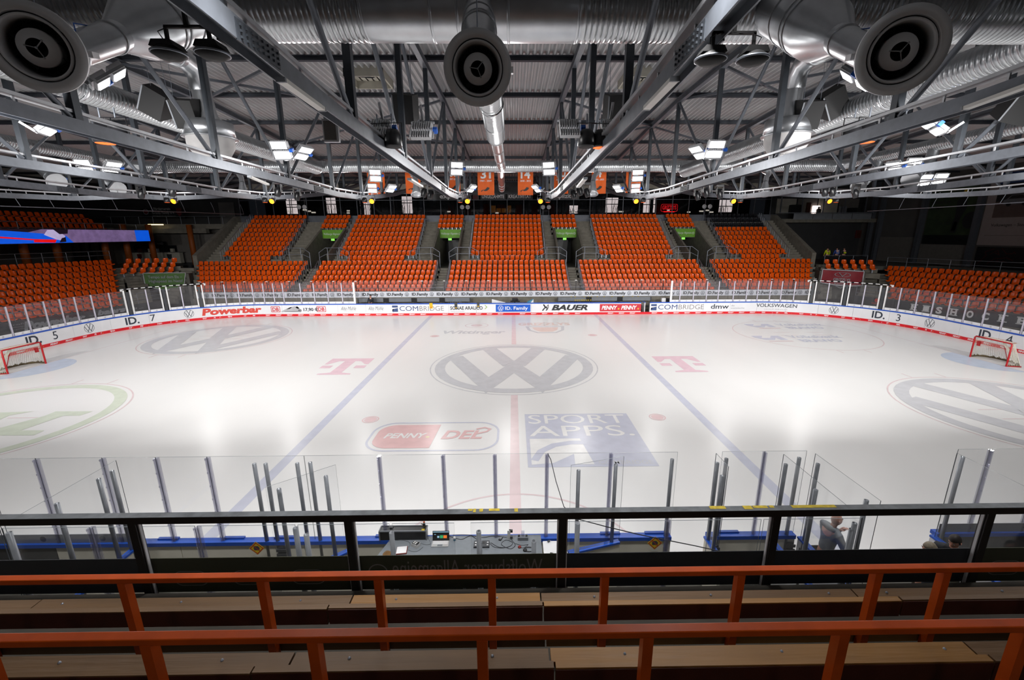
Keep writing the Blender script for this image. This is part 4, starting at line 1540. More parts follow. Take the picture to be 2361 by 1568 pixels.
t = thing('microphone_unit', 'white and black desk device with arm among the cables', 'device', (p.x, p.y, TZ))
MB().box(p.x - .035, p.x + .025, p.y, p.y + .05, TZ + .001, TZ + .19).build('body', 'box_white', t)
MB().box(p.x + .0, p.x + .07, p.y + .005, p.y + .045, TZ + .14, TZ + .19).build('head', 'black_plastic', t)
MB().box(p.x + .02, p.x + .07, p.y - .03, p.y + .02, TZ + .03, TZ + .07).build('foot', 'dark_grey', t)
p = on(1220, 1268)
t = thing('headphones', 'black headphones lying on the right part of the table', 'headphones', (p.x, p.y, TZ))
MB().tube([(p.x + .1 * math.cos(a), p.y + .06 * math.sin(a), TZ + .015) for a in [2 * PI * k / 16 for k in range(14)]], .008, 6).build('headband', 'black_plastic', t)
for a in (-.08, .09):
    MB().lathe([(0, 0), (.038, 0), (.04, .02), (.02, .03), (0, .03)], 12, Matrix.Translation((p.x + a, p.y - .02, TZ + .002))).build('ear_cup', 'black_plastic', t)
p = on(884, 1283)
t = thing('canvas_bag', 'crumpled brown striped bag at the left front of the table', 'bag', (p.x, p.y, TZ - .05))
for k in range(7):
    a = k * .5
    MB().tube([(p.x - .02 + .03 * k * .5, p.y - .06, TZ - .04), (p.x + .02 + .016 * k, p.y + .01 * k, TZ + .05 + .03 * math.sin(a)), (p.x + .08 + .01 * k, p.y + .05, TZ + .03), (p.x + .1 + .012 * k, p.y - .02, TZ - .03)], [.012, .03, .026, .012], 7).build('fold', 'canvas_brown', t)


def cable(label, px, m='cable_dark', r=.005, name='cable', zs=None):
    pts = [on(u, v) + Vector((0, 0, .006)) for u, v in px]
    out = []
    for i in range(len(pts) - 1):
        a, c = pts[max(i - 1, 0)], pts[min(i + 2, len(pts) - 1)]
        for k in range(5):
            t_ = k / 5
            p0, p1, p2, p3 = a, pts[i], pts[i + 1], c
            out.append(.5 * ((2 * p1) + (p2 - p0) * t_ + (2 * p0 - 5 * p1 + 4 * p2 - p3) * t_ ** 2 + (3 * p1 - p0 - 3 * p2 + p3) * t_ ** 3))
    out.append(pts[-1])
    o = MB().tube(out, r, 5).build(name, m, loc=tuple(out[0]))
    return tag(o, label, 'cable', None)


cable('grey cable looping from the console to the socket box', [(895, 1250), (925, 1246), (945, 1252), (942, 1268), (960, 1272), (975, 1262)], 'cable_grey')
cable('grey cable between the socket box and the laptop', [(968, 1252), (980, 1256), (993, 1254), (988, 1242)], 'cable_grey')
cable('dark cable from the laptop across the table to the tube posts', [(1034, 1236), (1046, 1240), (1065, 1244), (1085, 1236), (1102, 1246)])
cable('dark cable arching behind the tube post to the white device', [(1044, 1234), (1080, 1234), (1112, 1240), (1140, 1236), (1168, 1240)])
cable('tangled dark cable left of the white device', [(1132, 1252), (1150, 1262), (1172, 1262), (1182, 1252), (1166, 1246), (1156, 1256), (1176, 1266), (1188, 1258), (1180, 1246)])
cable('thin dark cable running to the push button', [(1188, 1254), (1204, 1258), (1218, 1256), (1206, 1264), (1196, 1260)], r=.004)
cable('thin dark cable in front of the control unit', [(1130, 1254), (1140, 1262), (1160, 1264), (1176, 1260)], r=.004)
# black aerial cable from the glass top down to the lower right
pts = [(1263, 1046, -15.05), (1270, 1060, -15.1), (1282, 1110, -15.5), (1300, 1168, -16.2), (1325, 1195, -16.9), (1400, 1215, -16.95), (1480, 1234, -16.95), (1600, 1258, -16.95), (1700, 1280, -16.95)]
o = MB().tube([at(u, v, Y=y) for u, v, y in pts], .008, 6).build('hanging_cable', 'cable_dark', loc=tuple(at(1263, 1046, Y=-15.05)))
tag(o, 'black cable hanging from the glass top and sagging to the right', 'cable')
# warning signs stuck on the near boards
for u, v, lb in ((592, 1264, 'yellow diamond warning sign on the boards left of the table'), (1510, 1252, 'yellow diamond warning sign on the boards right of the table')):
    p = at(u, v, Y=-15.175)
    t = thing('warning_sign', lb, 'sign', tuple(p))
    o_ = Vector((p.x, -15.176, p.z))
    dm = lambda r: [(0, -r), (r, 0), (0, r), (-r, 0)]
    b = MB()
    b.use('sign_yellow').poly(dm(.15), o_, XA, (0, 0, 1), .002)
    b.build('plate', None, t)
    b = MB()
    b.use('sign_red').flat(frame2d(dm(.135), dm(.115)), o_ + Vector((0, -.004, 0)), XA, (0, 0, 1))
    b.use('dark_grey').flat(poly2d((-.05, -.04), (.05, -.04), (.06, .01), (.03, .05), (-.04, .05), (-.06, .01)), o_ + Vector((0, -.004, 0)), XA, (0, 0, 1))
    b.use('sign_red').flat(stroke([(-.07, .07), (.07, -.07)], .012), o_ + Vector((0, -.005, 0)), XA, (0, 0, 1))
    b.use('box_white').flat(rect2d(-.06, .06, -.18, -.155), o_ + Vector((0, -.004, 0)), XA, (0, 0, 1))
    b.build('pictogram', None, t)


# ---------------------------------------------------------------- roof: deck, purlins, trusses
NODES = [-25.6, -21.1, -16.6, -12.1, -7.55, -3.05, 1.6, 6.1, 10.5, 15.0, 19.5, 24.0, 28.5, 33.0]


def lerp(tab, y):
    if y <= tab[0][0]:
        return tab[0][1]
    for (a, p), (c, q) in zip(tab, tab[1:]):
        if y <= c:
            return p + (q - p) * (y - a) / (c - a)
    return tab[-1][1]


ROOF = [(-30, 13.4), (-20, 13.6), (-7, 13.67), (1.6, 13.67), (6.1, 13.45), (10.5, 13.18), (15, 12.9), (19.5, 12.9), (33, 13.05), (40, 13.1)]
CHORD = [(-26, 9.9), (-20, 9.6), (-17, 9.45), (-14, 9.28), (-8, 9.15), (-3, 9.12), (2, 9.06), (6, 9.2), (10, 9.62), (14, 10.1), (18, 10.75), (22, 11.5), (25.5, 12.3), (30, 12.7)]
zr = lambda y: lerp(ROOF, y)
zc = lambda y: lerp(CHORD, y)
# corrugated deck: trapezoid ribs running away from the camera
PITCH = .27
b = MB()
ys = [-30, -20, -7, 1.6, 6.1, 10.5, 15, 19.5, 33, 40]
prof = []
x = -52.
while x < 50:
    prof += [(x, 0), (x + .06, .11), (x + PITCH * .55, .11), (x + PITCH * .55 + .06, 0)]
    x += PITCH
vs = [(px_, y, zr(y) + .2 + pz) for y in ys for px_, pz in prof]
n = len(prof)
fs = [(j * n + i, (j + 1) * n + i, (j + 1) * n + i + 1, j * n + i + 1) for j in range(len(ys) - 1) for i in range(n - 1)]
b.add(vs, fs, False)
DECK = b.build('ceiling', 'deck_steel', kind='structure')
box('roof_cover', -52, 50, -30, 40, 14.3, 14.5, 'wall_dark', kind='structure')
for y in NODES[1:]:
    b = MB()
    z = zr(y)
    b.box(-50, 48, y - .09, y + .09, z + .17, z + .2).box(-50, 48, y - .09, y + .09, z, z + .025).box(-50, 48, y - .012, y + .012, z, z + .2)
    b.build('purlin', 'purlin_steel', DECK)
for xs, x1, na, nb in ((-9.5, -15.5, 6, 5), (-9.5, -15.5, 5, 6), (8.5, 14.5, 5, 6), (8.5, 14.5, 6, 5), (-3.5, -9.5, 6, 7), (2.5, 8.5, 6, 7), (-3.5, -9.5, 8, 7), (2.5, 8.5, 8, 7), (8.5, 14.5, 7, 8), (-9.5, -15.5, 7, 8)):
    MB().bar((xs, NODES[na], zr(NODES[na]) - .12), (x1, NODES[nb], zr(NODES[nb]) - .12), .1, .1).build('roof_brace', 'truss_steel', DECK)


def ibeam(b, pts, w, h, side=False):
    """beam along pts; upright I, or laid on its side (flanges upright)"""
    for p, q in zip(pts, pts[1:]):
        p, q = Vector(p), Vector(q)
        d = (q - p).normalized()
        up = Vector((1, 0, 0)).cross(d)
        if side:
            for s in (-1, 1):
                o = Vector((s * (w / 2 - .012), 0, 0))
                b.bar(p + o, q + o, .024, h)
            b.bar(p, q, w - .05, .02)
        else:
            for s in (-1, 1):
                b.bar(p + up * s * (h / 2 - .012), q + up * s * (h / 2 - .012), w, .024)
            b.bar(p, q, .02, h - .05)


TX = [-27.5, -21.5, -15.5, -9.5, -3.5, 2.5, 8.5, 14.5, 20.5, 26.5]
for ti, x in enumerate(TX):
    side = 'left' if x < 0 else 'right'
    order = ORD[(4 - ti) if x < 0 else (ti - 5)].replace('front', 'first')
    t = thing('roof_truss', 'long grey steel roof truss over the ice, %s one %s of the middle' % (order, side), 'truss', (x, -3, 9))
    cy = [-26, -20, -17, -14, -8, -3, 2, 6, 10, 14, 18, 22, 25.5, 30]
    b = MB()
    ibeam(b, [(x, y, zc(y)) for y in cy], .24, .27, True)
    b.build('bottom_chord', 'truss_steel', t)
    b = MB()
    ibeam(b, [(x, y, zr(y) - .14) for y in (-28, -7, 1.6, 6.1, 10.5, 15, 19.5, 33)], .2, .26)
    b.build('top_chord', 'truss_steel', t)
    for i, y in enumerate(NODES[1:-2]):
        MB().bar((x, y, zc(y) + .13), (x, y, zr(y) - .27), .17, .17, (0, 1, 0)).build('post', 'post_steel', t)
        if y == NODES[1]:
            continue
        prev, nxt = NODES[NODES.index(y) - 1], NODES[NODES.index(y) + 1]
        if y <= -3.05:
            MB().tube([(x, y - .12, zc(y) + .18), (x, prev + .12, zr(prev) - .3)], .062, 8).build('diagonal', 'truss_steel', t)
        if y >= -3.05 and y < 22:
            MB().tube([(x, y + .12, zc(y) + .18), (x, nxt - .12, zr(nxt) - .3)], .062, 8).build('diagonal', 'truss_steel', t)
        MB().box(x - .012, x + .012, y - .28, y + .28, zc(y) + .1, zc(y) + .34).build('gusset', 'truss_steel', t)
    # cable tray on top of the bottom chord
    b = MB()
    for p, q in zip(cy[1:9], cy[2:10]):
        za, zb = zc(p) + .27, zc(q) + .27
        b.bar((x - .05, p, za), (x - .05, q, zb), .2, .012).bar((x - .15, p, za + .03), (x - .15, q, zb + .03), .008, .06).bar((x + .05, p, za + .03), (x + .05, q, zb + .03), .008, .06)
        for k in range(4):
            y = p + (q - p) * (k + .5) / 4
            b.box(x - .06, x - .03, y - .02, y + .02, zc(y) + .13, zc(y) + .27)
    b.build('cable_tray', 'tray_zinc', t)
    # bolted splice plates
    b = MB()
    for y in (-15.9, -.4):
        for sx in (-1, 1):
            b.box(x + sx * .12 - .012, x + sx * .12 + .012, y - .5, y + .5, zc(y) - .125, zc(y) + .125)
            for k in range(8):
                for j in (-1, 0, 1):
                    b.box(x + sx * .14 - .014, x + sx * .14 + .014, y - .44 + .125 * k, y - .41 + .125 * k, zc(y) + .07 * j - .015, zc(y) + .07 * j + .015)
    b.build('splice_plates', 'post_steel', t, kind='stuff')

# skylights between the trusses
for x, lb in ((-6.4, 'left'), (5.8, 'right')):
    t = thing('skylight', 'cream boxed skylight in the roof deck %s of the middle' % lb, 'skylight', (x, -.9, 13.6))
    z0, z1 = 13.55, 13.87
    b = MB()
    for a in ((x - .85, x + .85, -1.75, -1.68), (x - .85, x + .85, -.12, -.05), (x - .85, x - .78, -1.75, -.05), (x + .78, x + .85, -1.75, -.05)):
        b.box(*a, z0, z1 + .1)
    b.build('upstand', 'wall_cream', t)
    MB().box(x - .8, x + .8, -1.7, -.1, z1, z1 + .02).build('dome', 'wall_cream', t)
    MB().bar((x - .4, -1.6, z0 + .05), (x + .1, -.7, z1 - .05), .05, .05).bar((x + .5, -1.6, z0 + .05), (x + .1, -.7, z1 - .05), .04, .04).build('opener', 'post_steel', t)


# ---------------------------------------------------------------- ventilation
def ribbed(b, p, q, r, pitch=.11, n=28, h=.014):
    p, q = Vector(p), Vector(q)
    d = q - p
    L = d.length
    M = Matrix.Translation(p) @ d.to_track_quat('Z', 'Y').to_matrix().to_4x4()
    prof = []
    k = int(L / pitch)
    for i in range(k):
        z = L * i / k
        prof += [(r, z), (r, z + pitch * .62), (r + h, z + pitch * .72), (r + h, z + pitch * .86)]
    prof.append((r, L))
    b.lathe(prof, n, M)
    return b


def smooth_pipe(b, pts, r, n=24, rings=True):
    b.tube(pts, r, n)
    return b


def bands(b, p, q, r, fr, w=.05):
    p, q = Vector(p), Vector(q)
    M = (q - p).to_track_quat('Z', 'Y').to_matrix().to_4x4()
    for f in fr:
        b.lathe([(r, 0), (r + .018, .0), (r + .018, w), (r, w)], 28, Matrix.Translation(p + (q - p) * f) @ M)


DY, DZ, DR = -12.85, 11.17, .55
t = thing('main_duct', 'very large ribbed zinc air duct across the top of the picture', 'air duct', (0, DY, DZ))
XL, XR = -2.82, 1.3
ribbed(MB(), (-34, DY, DZ), (XL, DY, DZ), DR, .1, 36).build('ribbed_section', 'duct_ribbed', t)
ribbed(MB(), (XR, DY, DZ), (34, DY, DZ), DR, .1, 36).build('ribbed_section', 'duct_ribbed', t)
b = MB()
b.lathe([(DR + .01, 0), (DR + .01, XR - XL)], 40, Matrix.Translation((XL, DY, DZ)) @ Matrix.Rotation(PI / 2, 4, 'Y'))
b.build('smooth_section', 'duct_zinc', t)
b = MB()
bands(b, (XL, DY, DZ), (XR, DY, DZ), DR, (0, .31, .43, .56, .66, .98))
b.build('joint_bands', 'duct_zinc', t, kind='stuff')
for x0, x1 in ((-2.75, -1.55), (-.05, 1.2)):
    b = MB()
    xm0, xm1 = x0 + .36, x1 - .36
    yf = DY - DR - .02
    b.add([(x0, DY - .5, DZ + .26), (x1, DY - .5, DZ + .26), (xm1, yf - .02, DZ + .75), (xm0, yf - .02, DZ + .75), (x0, yf + .02, DZ + .02), (x1, yf + .02, DZ + .02), (x0, DY, DZ + .75), (x1, DY, DZ + .75)],
          [(4, 5, 2, 3), (4, 3, 6), (5, 7, 2), (3, 2, 7, 6)], False)
    b.build('saddle_branch', 'duct_zinc', t)


def nozzle(label, c, nrm, R, p0, r0):
    """jet nozzle at c facing nrm with a round branch pipe from p0 on the main duct"""
    c, nrm, p0 = Vector(c), Vector(nrm).normalized(), Vector(p0)
    t = thing('jet_nozzle', label, 'air nozzle', tuple(c))
    M = Matrix.Translation(c) @ nrm.to_track_quat('Z', 'Y').to_matrix().to_4x4()
    k = R / .4
    S_ = lambda pr: [(r * k, z * k) for r, z in pr]
    MB().lathe(S_([(.3, .0), (.31, .03), (.4, .015), (.4, -.02), (.36, -.03)]), 48, M).build('flange_ring', 'nozzle_alu', t)
    MB().lathe(S_([(.262, -.0), (.268, .02), (.285, .025), (.29, 0), (.255, -.1), (.23, -.24), (.262, -.0)]), 48, M).build('inner_ring', 'nozzle_alu', t)
    MB().lathe(S_([(.30, .0), (.29, -.06), (.29, -.14)]), 40, M).build('gap_ring', 'nozzle_dark', t)
    MB().lathe(S_([(.24, -.24), (.0, -.26)]), 32, M).build('back_plate', 'black_matt', t)
    hub = MB().lathe(S_([(.085, -.03), (.165, -.055), (.172, -.075), (.165, -.09), (.15, -.24)]), 36, M).build('hub', 'nozzle_alu', t)
    MB().lathe(S_([(.085, -.03), (.078, -.05), (.078, -.22)]), 30, M).build('hub_throat', 'nozzle_dark', hub)
    b = MB()
    for j in range(3):
        a = PI * 2 * j / 3 + .9
        b.tube([M @ Vector((0, 0, -.02 * k)), M @ Vector((.09 * k * math.cos(a), .09 * k * math.sin(a), -.035 * k))], .006 * k, 6)
        b.sphere(M @ Vector((.09 * k * math.cos(a), .09 * k * math.sin(a), -.03 * k)), .01 * k, 8, 6)
    b.sphere(M @ Vector((0, 0, -.015 * k)), .013 * k, 8, 6)
    b.build('spider', 'tray_zinc', hub)
    for j in range(8):
        a = PI * 2 * j / 8 + .3
        b = MB()
        ca, sa = math.cos(a), math.sin(a)
        b.add([M @ Vector((r * k * ca - e * sa * k, r * k * sa + e * ca * k, z * k)) for r, z, e in ((.165, -.1, .02), (.235, -.1, .02), (.235, -.22, -.03), (.165, -.22, -.03))], [(0, 1, 2, 3)])
        b.build('vane', 'nozzle_dark', t)
    MB().lathe(S_([(.335, -.03), (.345, -.1), (.34, -.19), (.3, -.26)]), 40, M).build('collar', 'duct_zinc', t)
    MB().lathe(S_([(.346, -.07), (.352, -.07), (.352, -.12), (.346, -.12)]), 40, M).build('collar_band', 'dark_grey', t)
    back = M @ Vector((0, 0, -.26 * k))
    neck = M @ Vector((0, 0, -.62 * k))
    d = p0 - neck
    mid = neck + d * .28
    m2 = neck + d * .45
    MB().tube([back, M @ Vector((0, 0, -.45 * k)), neck], [.3 * k, .21 * k, .17 * k], 32).build('bell', 'duct_zinc', t)
    b = MB()
    b.tube([neck, mid], [.17 * k, .18 * k], 28)
    bands(b, neck, mid, .175 * k, (.05, .85), .03)
    b.build('neck_pipe', 'duct_zinc', t)
    b = MB()
    b.tube([mid, m2, p0], [.18 * k, r0, r0], 32)
    bands(b, mid, p0, r0, (.36, .42, .62), .03)
    b.build('branch_pipe', 'duct_zinc', t)
    MB().tube([c + Vector((0, .1, R * .95)), c + Vector((0, .1, R + 2.6))], .008, 5).build('hanger_wire', 'rail_zinc', t)
    b = MB()
    b.box(-.05, .05, -.03, .03, -.14, .04)
    Mk = M @ Matrix.Translation((-.37 * k, 0, -.12 * k)) if c.x > 0 else M @ Matrix.Translation((.37 * k, 0, -.12 * k))
    b.v = [Mk @ Vector(q) for q in b.v]
    b.build('actuator', 'nozzle_alu', t)
    p = neck + d * .15
    MB().tube([p + Vector((0, -.05, .17 * k)), p + Vector((.05, -.3, .1)), p + Vector((.1, -.35, 0)), back + Vector((0, 0, .32 * k))], .007, 5).build('control_cable', 'blue_knob', t)


nozzle('round silver air nozzle hanging at the top centre of the picture', (-.38, -17.3, 8.65), (.03, -.97, -.22), .36, (-.62, -13.2, 11.0), .26)
nozzle('round silver air nozzle at the top left of the picture', (-4.98, -17.3, 8.84), (.36, -.9, -.24), .415, (-5.7, -13.25, 11.0), .42)
nozzle('round silver air nozzle at the top right of the picture', (4.15, -17.3, 8.82), (-.3, -.92, -.24), .415, (4.95, -13.25, 11.0), .42)

t = thing('centre_duct', 'zinc air duct running away under the roof in stages to the far duct', 'air duct', (-.6, -3, 11))
for y0, y1, z0, z1, r in ((-12.4, -8.2, 10.85, 10.78, .35), (-8.2, -3.9, 10.75, 10.7, .345), (-3.9, 1.6, 10.72, 10.75, .25), (1.6, 4.6, 10.75, 10.85, .24), (4.6, 7.4, 10.9, 11.1, .24)):
    b = MB()
    if r > .32:
        ribbed(b, (-.62, y0, z0), (-.66, y1, z1), r, .1, 24, .01)
    else:
        b.tube([(-.66, y0, z0), (-.68, y1, z1)], r, 24)
    bands(b, (-.66, y0, z0), (-.66, y1, z1), r, (.02, .5, .96), .05)
    b.build('pipe_section', 'duct_ribbed' if r > .32 else 'duct_zinc', t)
b = MB()
b.tube([(-.8, 8, 11.2), (-.85, 12, 10.7), (-.9, 14.5, 10.5)], .24, 20)
bands(b, (-.85, 12, 10.7), (-.9, 14.5, 10.5), .24, (.1, .5, .9))
b.build('pipe_section', 'duct_zinc', t)
FY, FZ, FR = 7.6, 11.25, .36
t = thing('far_duct', 'long horizontal zinc air duct crossing the hall behind the trusses', 'air duct', (0, FY, FZ))
ribbed(MB(), (-23.6, FY, FZ), (21.2, FY, FZ), FR, .12, 20, .01).build('ribbed_section', 'duct_ribbed', t)
b = MB()
bands(b, (-23.6, FY, FZ), (21.2, FY, FZ), FR, [k / 16 for k in range(17)])
b.build('joint_bands', 'duct_zinc', t, kind='stuff')


def side_duct(label, x, z, y0, y1, r, bend=None):
    t = thing('side_duct', label, 'air duct', (x, (y0 + y1) / 2, z))
    b = MB()
    ribbed(b, (x, y0, z), (x, y1, z), r, .13, 20, .018)
    b.build('ribbed_section', 'duct_ribbed', t)
    b = MB()
    bands(b, (x, y0, z), (x, y1, z), r, [k / 5 for k in range(6)], .09)
    b.build('joint_bands', 'duct_zinc', t, kind='stuff')
    if bend:
        MB().tube([(x, y1, z)] + [(x + bend * (1 - math.cos(a)), y1 + abs(bend) * math.sin(a), z + (FZ - z) * a / 1.57) for a in (.4, .8, 1.2, 1.57)], r, 20).build('elbow', 'duct_zinc', t)
    return t


side_duct('ribbed air duct high on the left passing behind the left air nozzle', -12.5, 11.08, -19, 6.8, .37)
side_duct('ribbed air duct high on the right passing behind the right air nozzle', 11.1, 10.85, -19, 6.8, .37)
for x, bend, lb in ((-24.6, 1., 'left'), (22.1, -1., 'right')):
    t = side_duct('ribbed air duct low at the far %s that bends into the far duct' % lb, x, 11.4, -10, FY - 1.0, .3, bend)
    for y in (-4.5, 1.5, 5.0):
        MB().tube([(x, y, 11.4), (x, y + .05, 10.9), (x - bend * -.3, y - .1, 10.4), (x + bend * .9, y - .3, 9.9)], [.26, .26, .24, .24], 18).build('outlet_pipe', 'duct_zinc', t)
        MB().tube([(x + bend * .9, y - .3, 9.9), (x + bend * 1.3, y - .45, 9.65), (x + bend * 1.4, y - .5, 9.6)], [.2, .4, .42], 20).build('outlet_cone', 'duct_zinc', t)


def drop_diffuser(label, u, v, Y, sx):
    p = at(u, v, Y=Y)
    t = thing('drop_diffuser', label, 'air diffuser', (p.x, p.y, p.z - .6))
    T = Matrix.Translation(p)
    MB().lathe([(.3, .48), (.74, .47), (.75, .0), (.7, -.0)], 36, T).build('drum', 'duct_zinc', t)
    MB().lathe([(.75, .02), (.82, .0), (.82, -.03), (.7, -.03)], 36, T).build('drum_flange', 'duct_zinc', t)
    MB().lathe([(.7, 0), (.7, -.24), (.69, -.25), (.69, -.3), (.5, -.62), (.0, -.62)], 36, T).build('outlet_cone', 'diffuser_grey', t)
    top = p + Vector((-.05 * sx, 0, 1.5))
    MB().tube([p + Vector((0, 0, .45)), p + Vector((0, 0, .8)), top], [.4, .3, .28], 24).build('drop_pipe', 'duct_zinc', t)
    e = [top, top + Vector((.05 * sx, -.12, .3)), top + Vector((.12 * sx, -.5, .55)), top + Vector((.15 * sx, -1.0, .6))]
    MB().tube(e, .3, 24).build('elbow', 'duct_zinc', t)
    end = Vector((sx * -9.5 if sx > 0 else 8.6, DY + .4, DZ + .2))
    b = MB()
    b.tube([e[-1], end], .3, 24)
    bands(b, e[-1], end, .3, (.05, .35, .65))
    b.build('feed_pipe', 'duct_zinc', t)


drop_diffuser('large round ceiling diffuser hanging left of the middle', 485, 318, -6.5, 1)
drop_diffuser('large round ceiling diffuser hanging right of the middle', 1815, 312, -6.5, -1)
# jet cones on the far duct
for u, v, lb, lean in ((962, 447, 'left of the number banners', -1), (1365, 445, 'right of the number banners', 1), (562, 448, 'far left', -1.6), (1762, 446, 'far right', 1.6)):
    Y = 5.8
    p = at(u, v, Y=Y)
    t = thing('jet_cone', 'silver air outlet cone below the far duct, %s' % lb, 'air outlet', tuple(p))
    top = Vector((p.x + lean * .5, FY, FZ - .3))
    ax = Vector((lean * -.12, -.35, -.93)).normalized()
    M = Matrix.Translation(p) @ ax.to_track_quat('Z', 'Y').to_matrix().to_4x4()
    MB().lathe([(.15, -.75), (.24, -.3), (.34, -.05), (.36, .0), (.33, .04), (.3, .0), (.22, -.15), (0, -.2)], 28, M).build('cone', 'duct_zinc', t)
    MB().lathe([(.36, .0), (.4, .04), (.4, .07), (.33, .06)], 28, M).build('rim', 'duct_zinc', t)
    q = M @ Vector((0, 0, -.75))
    MB().tube([q, q + Vector((lean * .1, .25, .35)), (top + q) / 2 + Vector((lean * .2, .1, .2)), top], .15, 18).build('neck_pipe', 'duct_zinc', t)

# ---------------------------------------------------------------- lamps and loudspeakers under the trusses
def fixture_proto():
    r = thing('flood_light', 'x', 'floodlight', (0, 0, 0))
    for k, z in enumerate((0, .33)):
        h = MB().box(-.27, .27, -.0, .09, z - .13, z + .13)
        for j in range(9):
            h.box(-.27 + .062 * j, -.25 + .062 * j, .09, .15, z - .13, z + .13)
        h.build('housing', 'nozzle_alu', r)
        MB().box(-.25, .25, -.012, -.0, z - .1, z + .1).build('lens', 'flood_lit', r)
    b = MB()
    b.bar((-.32, .05, -.1), (-.32, .05, .45), .02, .05).bar((.32, .05, -.1), (.32, .05, .45), .02, .05).bar((-.32, .08, -.17), (.32, .08, -.17), .06, .04).bar((0, .1, -.2), (.0, .5, -.3), .06, .06)
    b.build('bracket', 'tray_zinc', r)
    MB().box(.3, .42, .0, .14, .1, .2).build('driver_box', 'blue_knob', r)
    return r


FLOOD = fixture_proto()
N_FLOOD = [0]


def flood(u, v, X=None, Z=None, yaw=0., tilt=.5, lit=True, where=''):
    p = at(u, v, X=X) if X is not None else at(u, v, Z=Z)
    first = N_FLOOD[0] == 0
    N_FLOOD[0] += 1
    lb = 'white LED floodlight pair %s' % where
    if first:
        o = FLOOD
        o.location = p
        o.rotation_euler = (tilt, 0, yaw)
        o['label'] = lb
    else:
        o = dup(FLOOD, p, (tilt, 0, yaw), lb)
    o['group'] = 'LED floodlights on the trusses'
    return o


KIDS[FLOOD.name] = [(c, list(c.children)) for c in FLOOD.children]
flood(650, 358, Z=9.65, where='lit on the left truss post below the left diffuser')
flood(1647, 356, Z=9.65, where='lit on the right truss post below the right diffuser')
for u, v, w in ((866, 408, 'left of the number banners, upper of two'), (859, 436, 'left of the number banners, lower of two'), (1053, 393, 'between the middle trusses, left one'), (1266, 393, 'between the middle trusses, right one'), (1470, 408, 'right of the number banners, upper of two'), (1465, 436, 'right of the number banners, lower of two'),
                (199, 389, 'far left, upper one'), (134, 416, 'far left, lower one'), (2102, 385, 'far right, upper one'), (2131, 417, 'far right, lower left one'), (2166, 415, 'far right, lower right one')):
    flood(u, v + 4, Z=9.75, yaw=.25 if u < 1200 else -.25, where=w)
for u, v, yw, w in ((900, 440, .9, 'turned aside right of the left banner number'), (1427, 440, -.9, 'turned aside left of the right banner number'), (1085, 440, 1.0, 'turned aside left of banner number 31'), (1240, 440, -1.0, 'turned aside right of banner number 14'), (695, 362, 1.2, 'turned aside on the left diagonal bar'), (1615, 360, -1.2, 'turned aside on the right diagonal bar'),
                    (240, 194, 2.3, 'turned aside behind the left air nozzle'), (1985, 197, -2.3, 'turned aside behind the right air nozzle'), (112, 304, 2.0, 'turned aside at the left edge'), (2160, 304, -2.0, 'turned aside at the right edge'), (258, 392, 1.2, 'turned aside at the far left'), (2065, 392, -1.2, 'turned aside at the far right')):
    flood(u, v, Z=9.75, yaw=yw, tilt=.9, where=w)
# pairs seen from behind on the middle trusses: tilted flat, showing a warm edge
for u, v, w in ((882, 293, 'seen edge-on, left one on the left middle truss'), (975, 298, 'seen edge-on, right one on the left middle truss'), (1312, 293, 'seen edge-on, left one on the right middle truss'), (1408, 293, 'seen edge-on, right one on the right middle truss')):
    flood(u, v, Z=9.75, tilt=2.4, where=w)


def par_can(label, u, v, Z, lit, tilt=0., k=1.):
    p = at(u, v, Z=Z)
    t = thing('spot_can', label, 'stage light', tuple(p))
    M = Matrix.Translation(p) @ Matrix.Rotation(tilt, 4, 'X')
    MB().lathe([(0, .2 * k), (.1 * k, .19 * k), (.15 * k, .1 * k), (.16 * k, -.07 * k), (.14 * k, -.1 * k), (.0, -.085 * k)], 18, M).build('can', 'black_plastic', t)
    MB().lathe([(.135 * k, -.102 * k), (.0, -.104 * k)], 18, M).build('lens', 'orange_lens' if lit == 1 else 'orange_glow' if lit == 2 else 'black_matt', t)
    MB().tube([p + Vector((-.17 * k, 0, 0)), p + Vector((-.17 * k, 0, .3 * k)), p + Vector((.17 * k, 0, .3 * k)), p + Vector((.17 * k, 0, 0))], .015, 5).build('yoke', 'black_plastic', t)
    MB().tube([p + Vector((0, 0, .3 * k)), p + Vector((0, 0, .45 * k))], .02, 5).build('clamp', 'rail_zinc', t)


for u, v, lit, w in ((873, 327, 1, 'lit orange on the left middle truss'), (906, 326, 0, 'unlit on the left middle truss'), (1352, 326, 0, 'unlit on the right middle truss'), (1385, 327, 1, 'lit orange on the right middle truss'), (240, 316, 1, 'lit orange on the far left truss'), (275, 316, 0, 'unlit on the far left truss'), (1963, 316, 0, 'unlit on the far right truss'), (1997, 314, 1, 'lit orange on the far right truss')):
    par_can('black stage light can %s' % w, u, v, 9.35, lit, 0, 1.5)
for i, (u, s) in enumerate(((402, -1), (628, -1), (858, -1), (1078, -1), (1246, 1), (1466, 1), (1690, 1), (1911, 1))):
    par_can('small spotlight glowing orange below the trusses, %s from the left' % nth(i + 1), u, 463, 8.95, 2, -1.15, 1.05)
    par_can('small dark spotlight beside the %s orange glowing one from the left' % nth(i + 1), u + s * 17, 463, 8.98, 1, 0, 1.0)
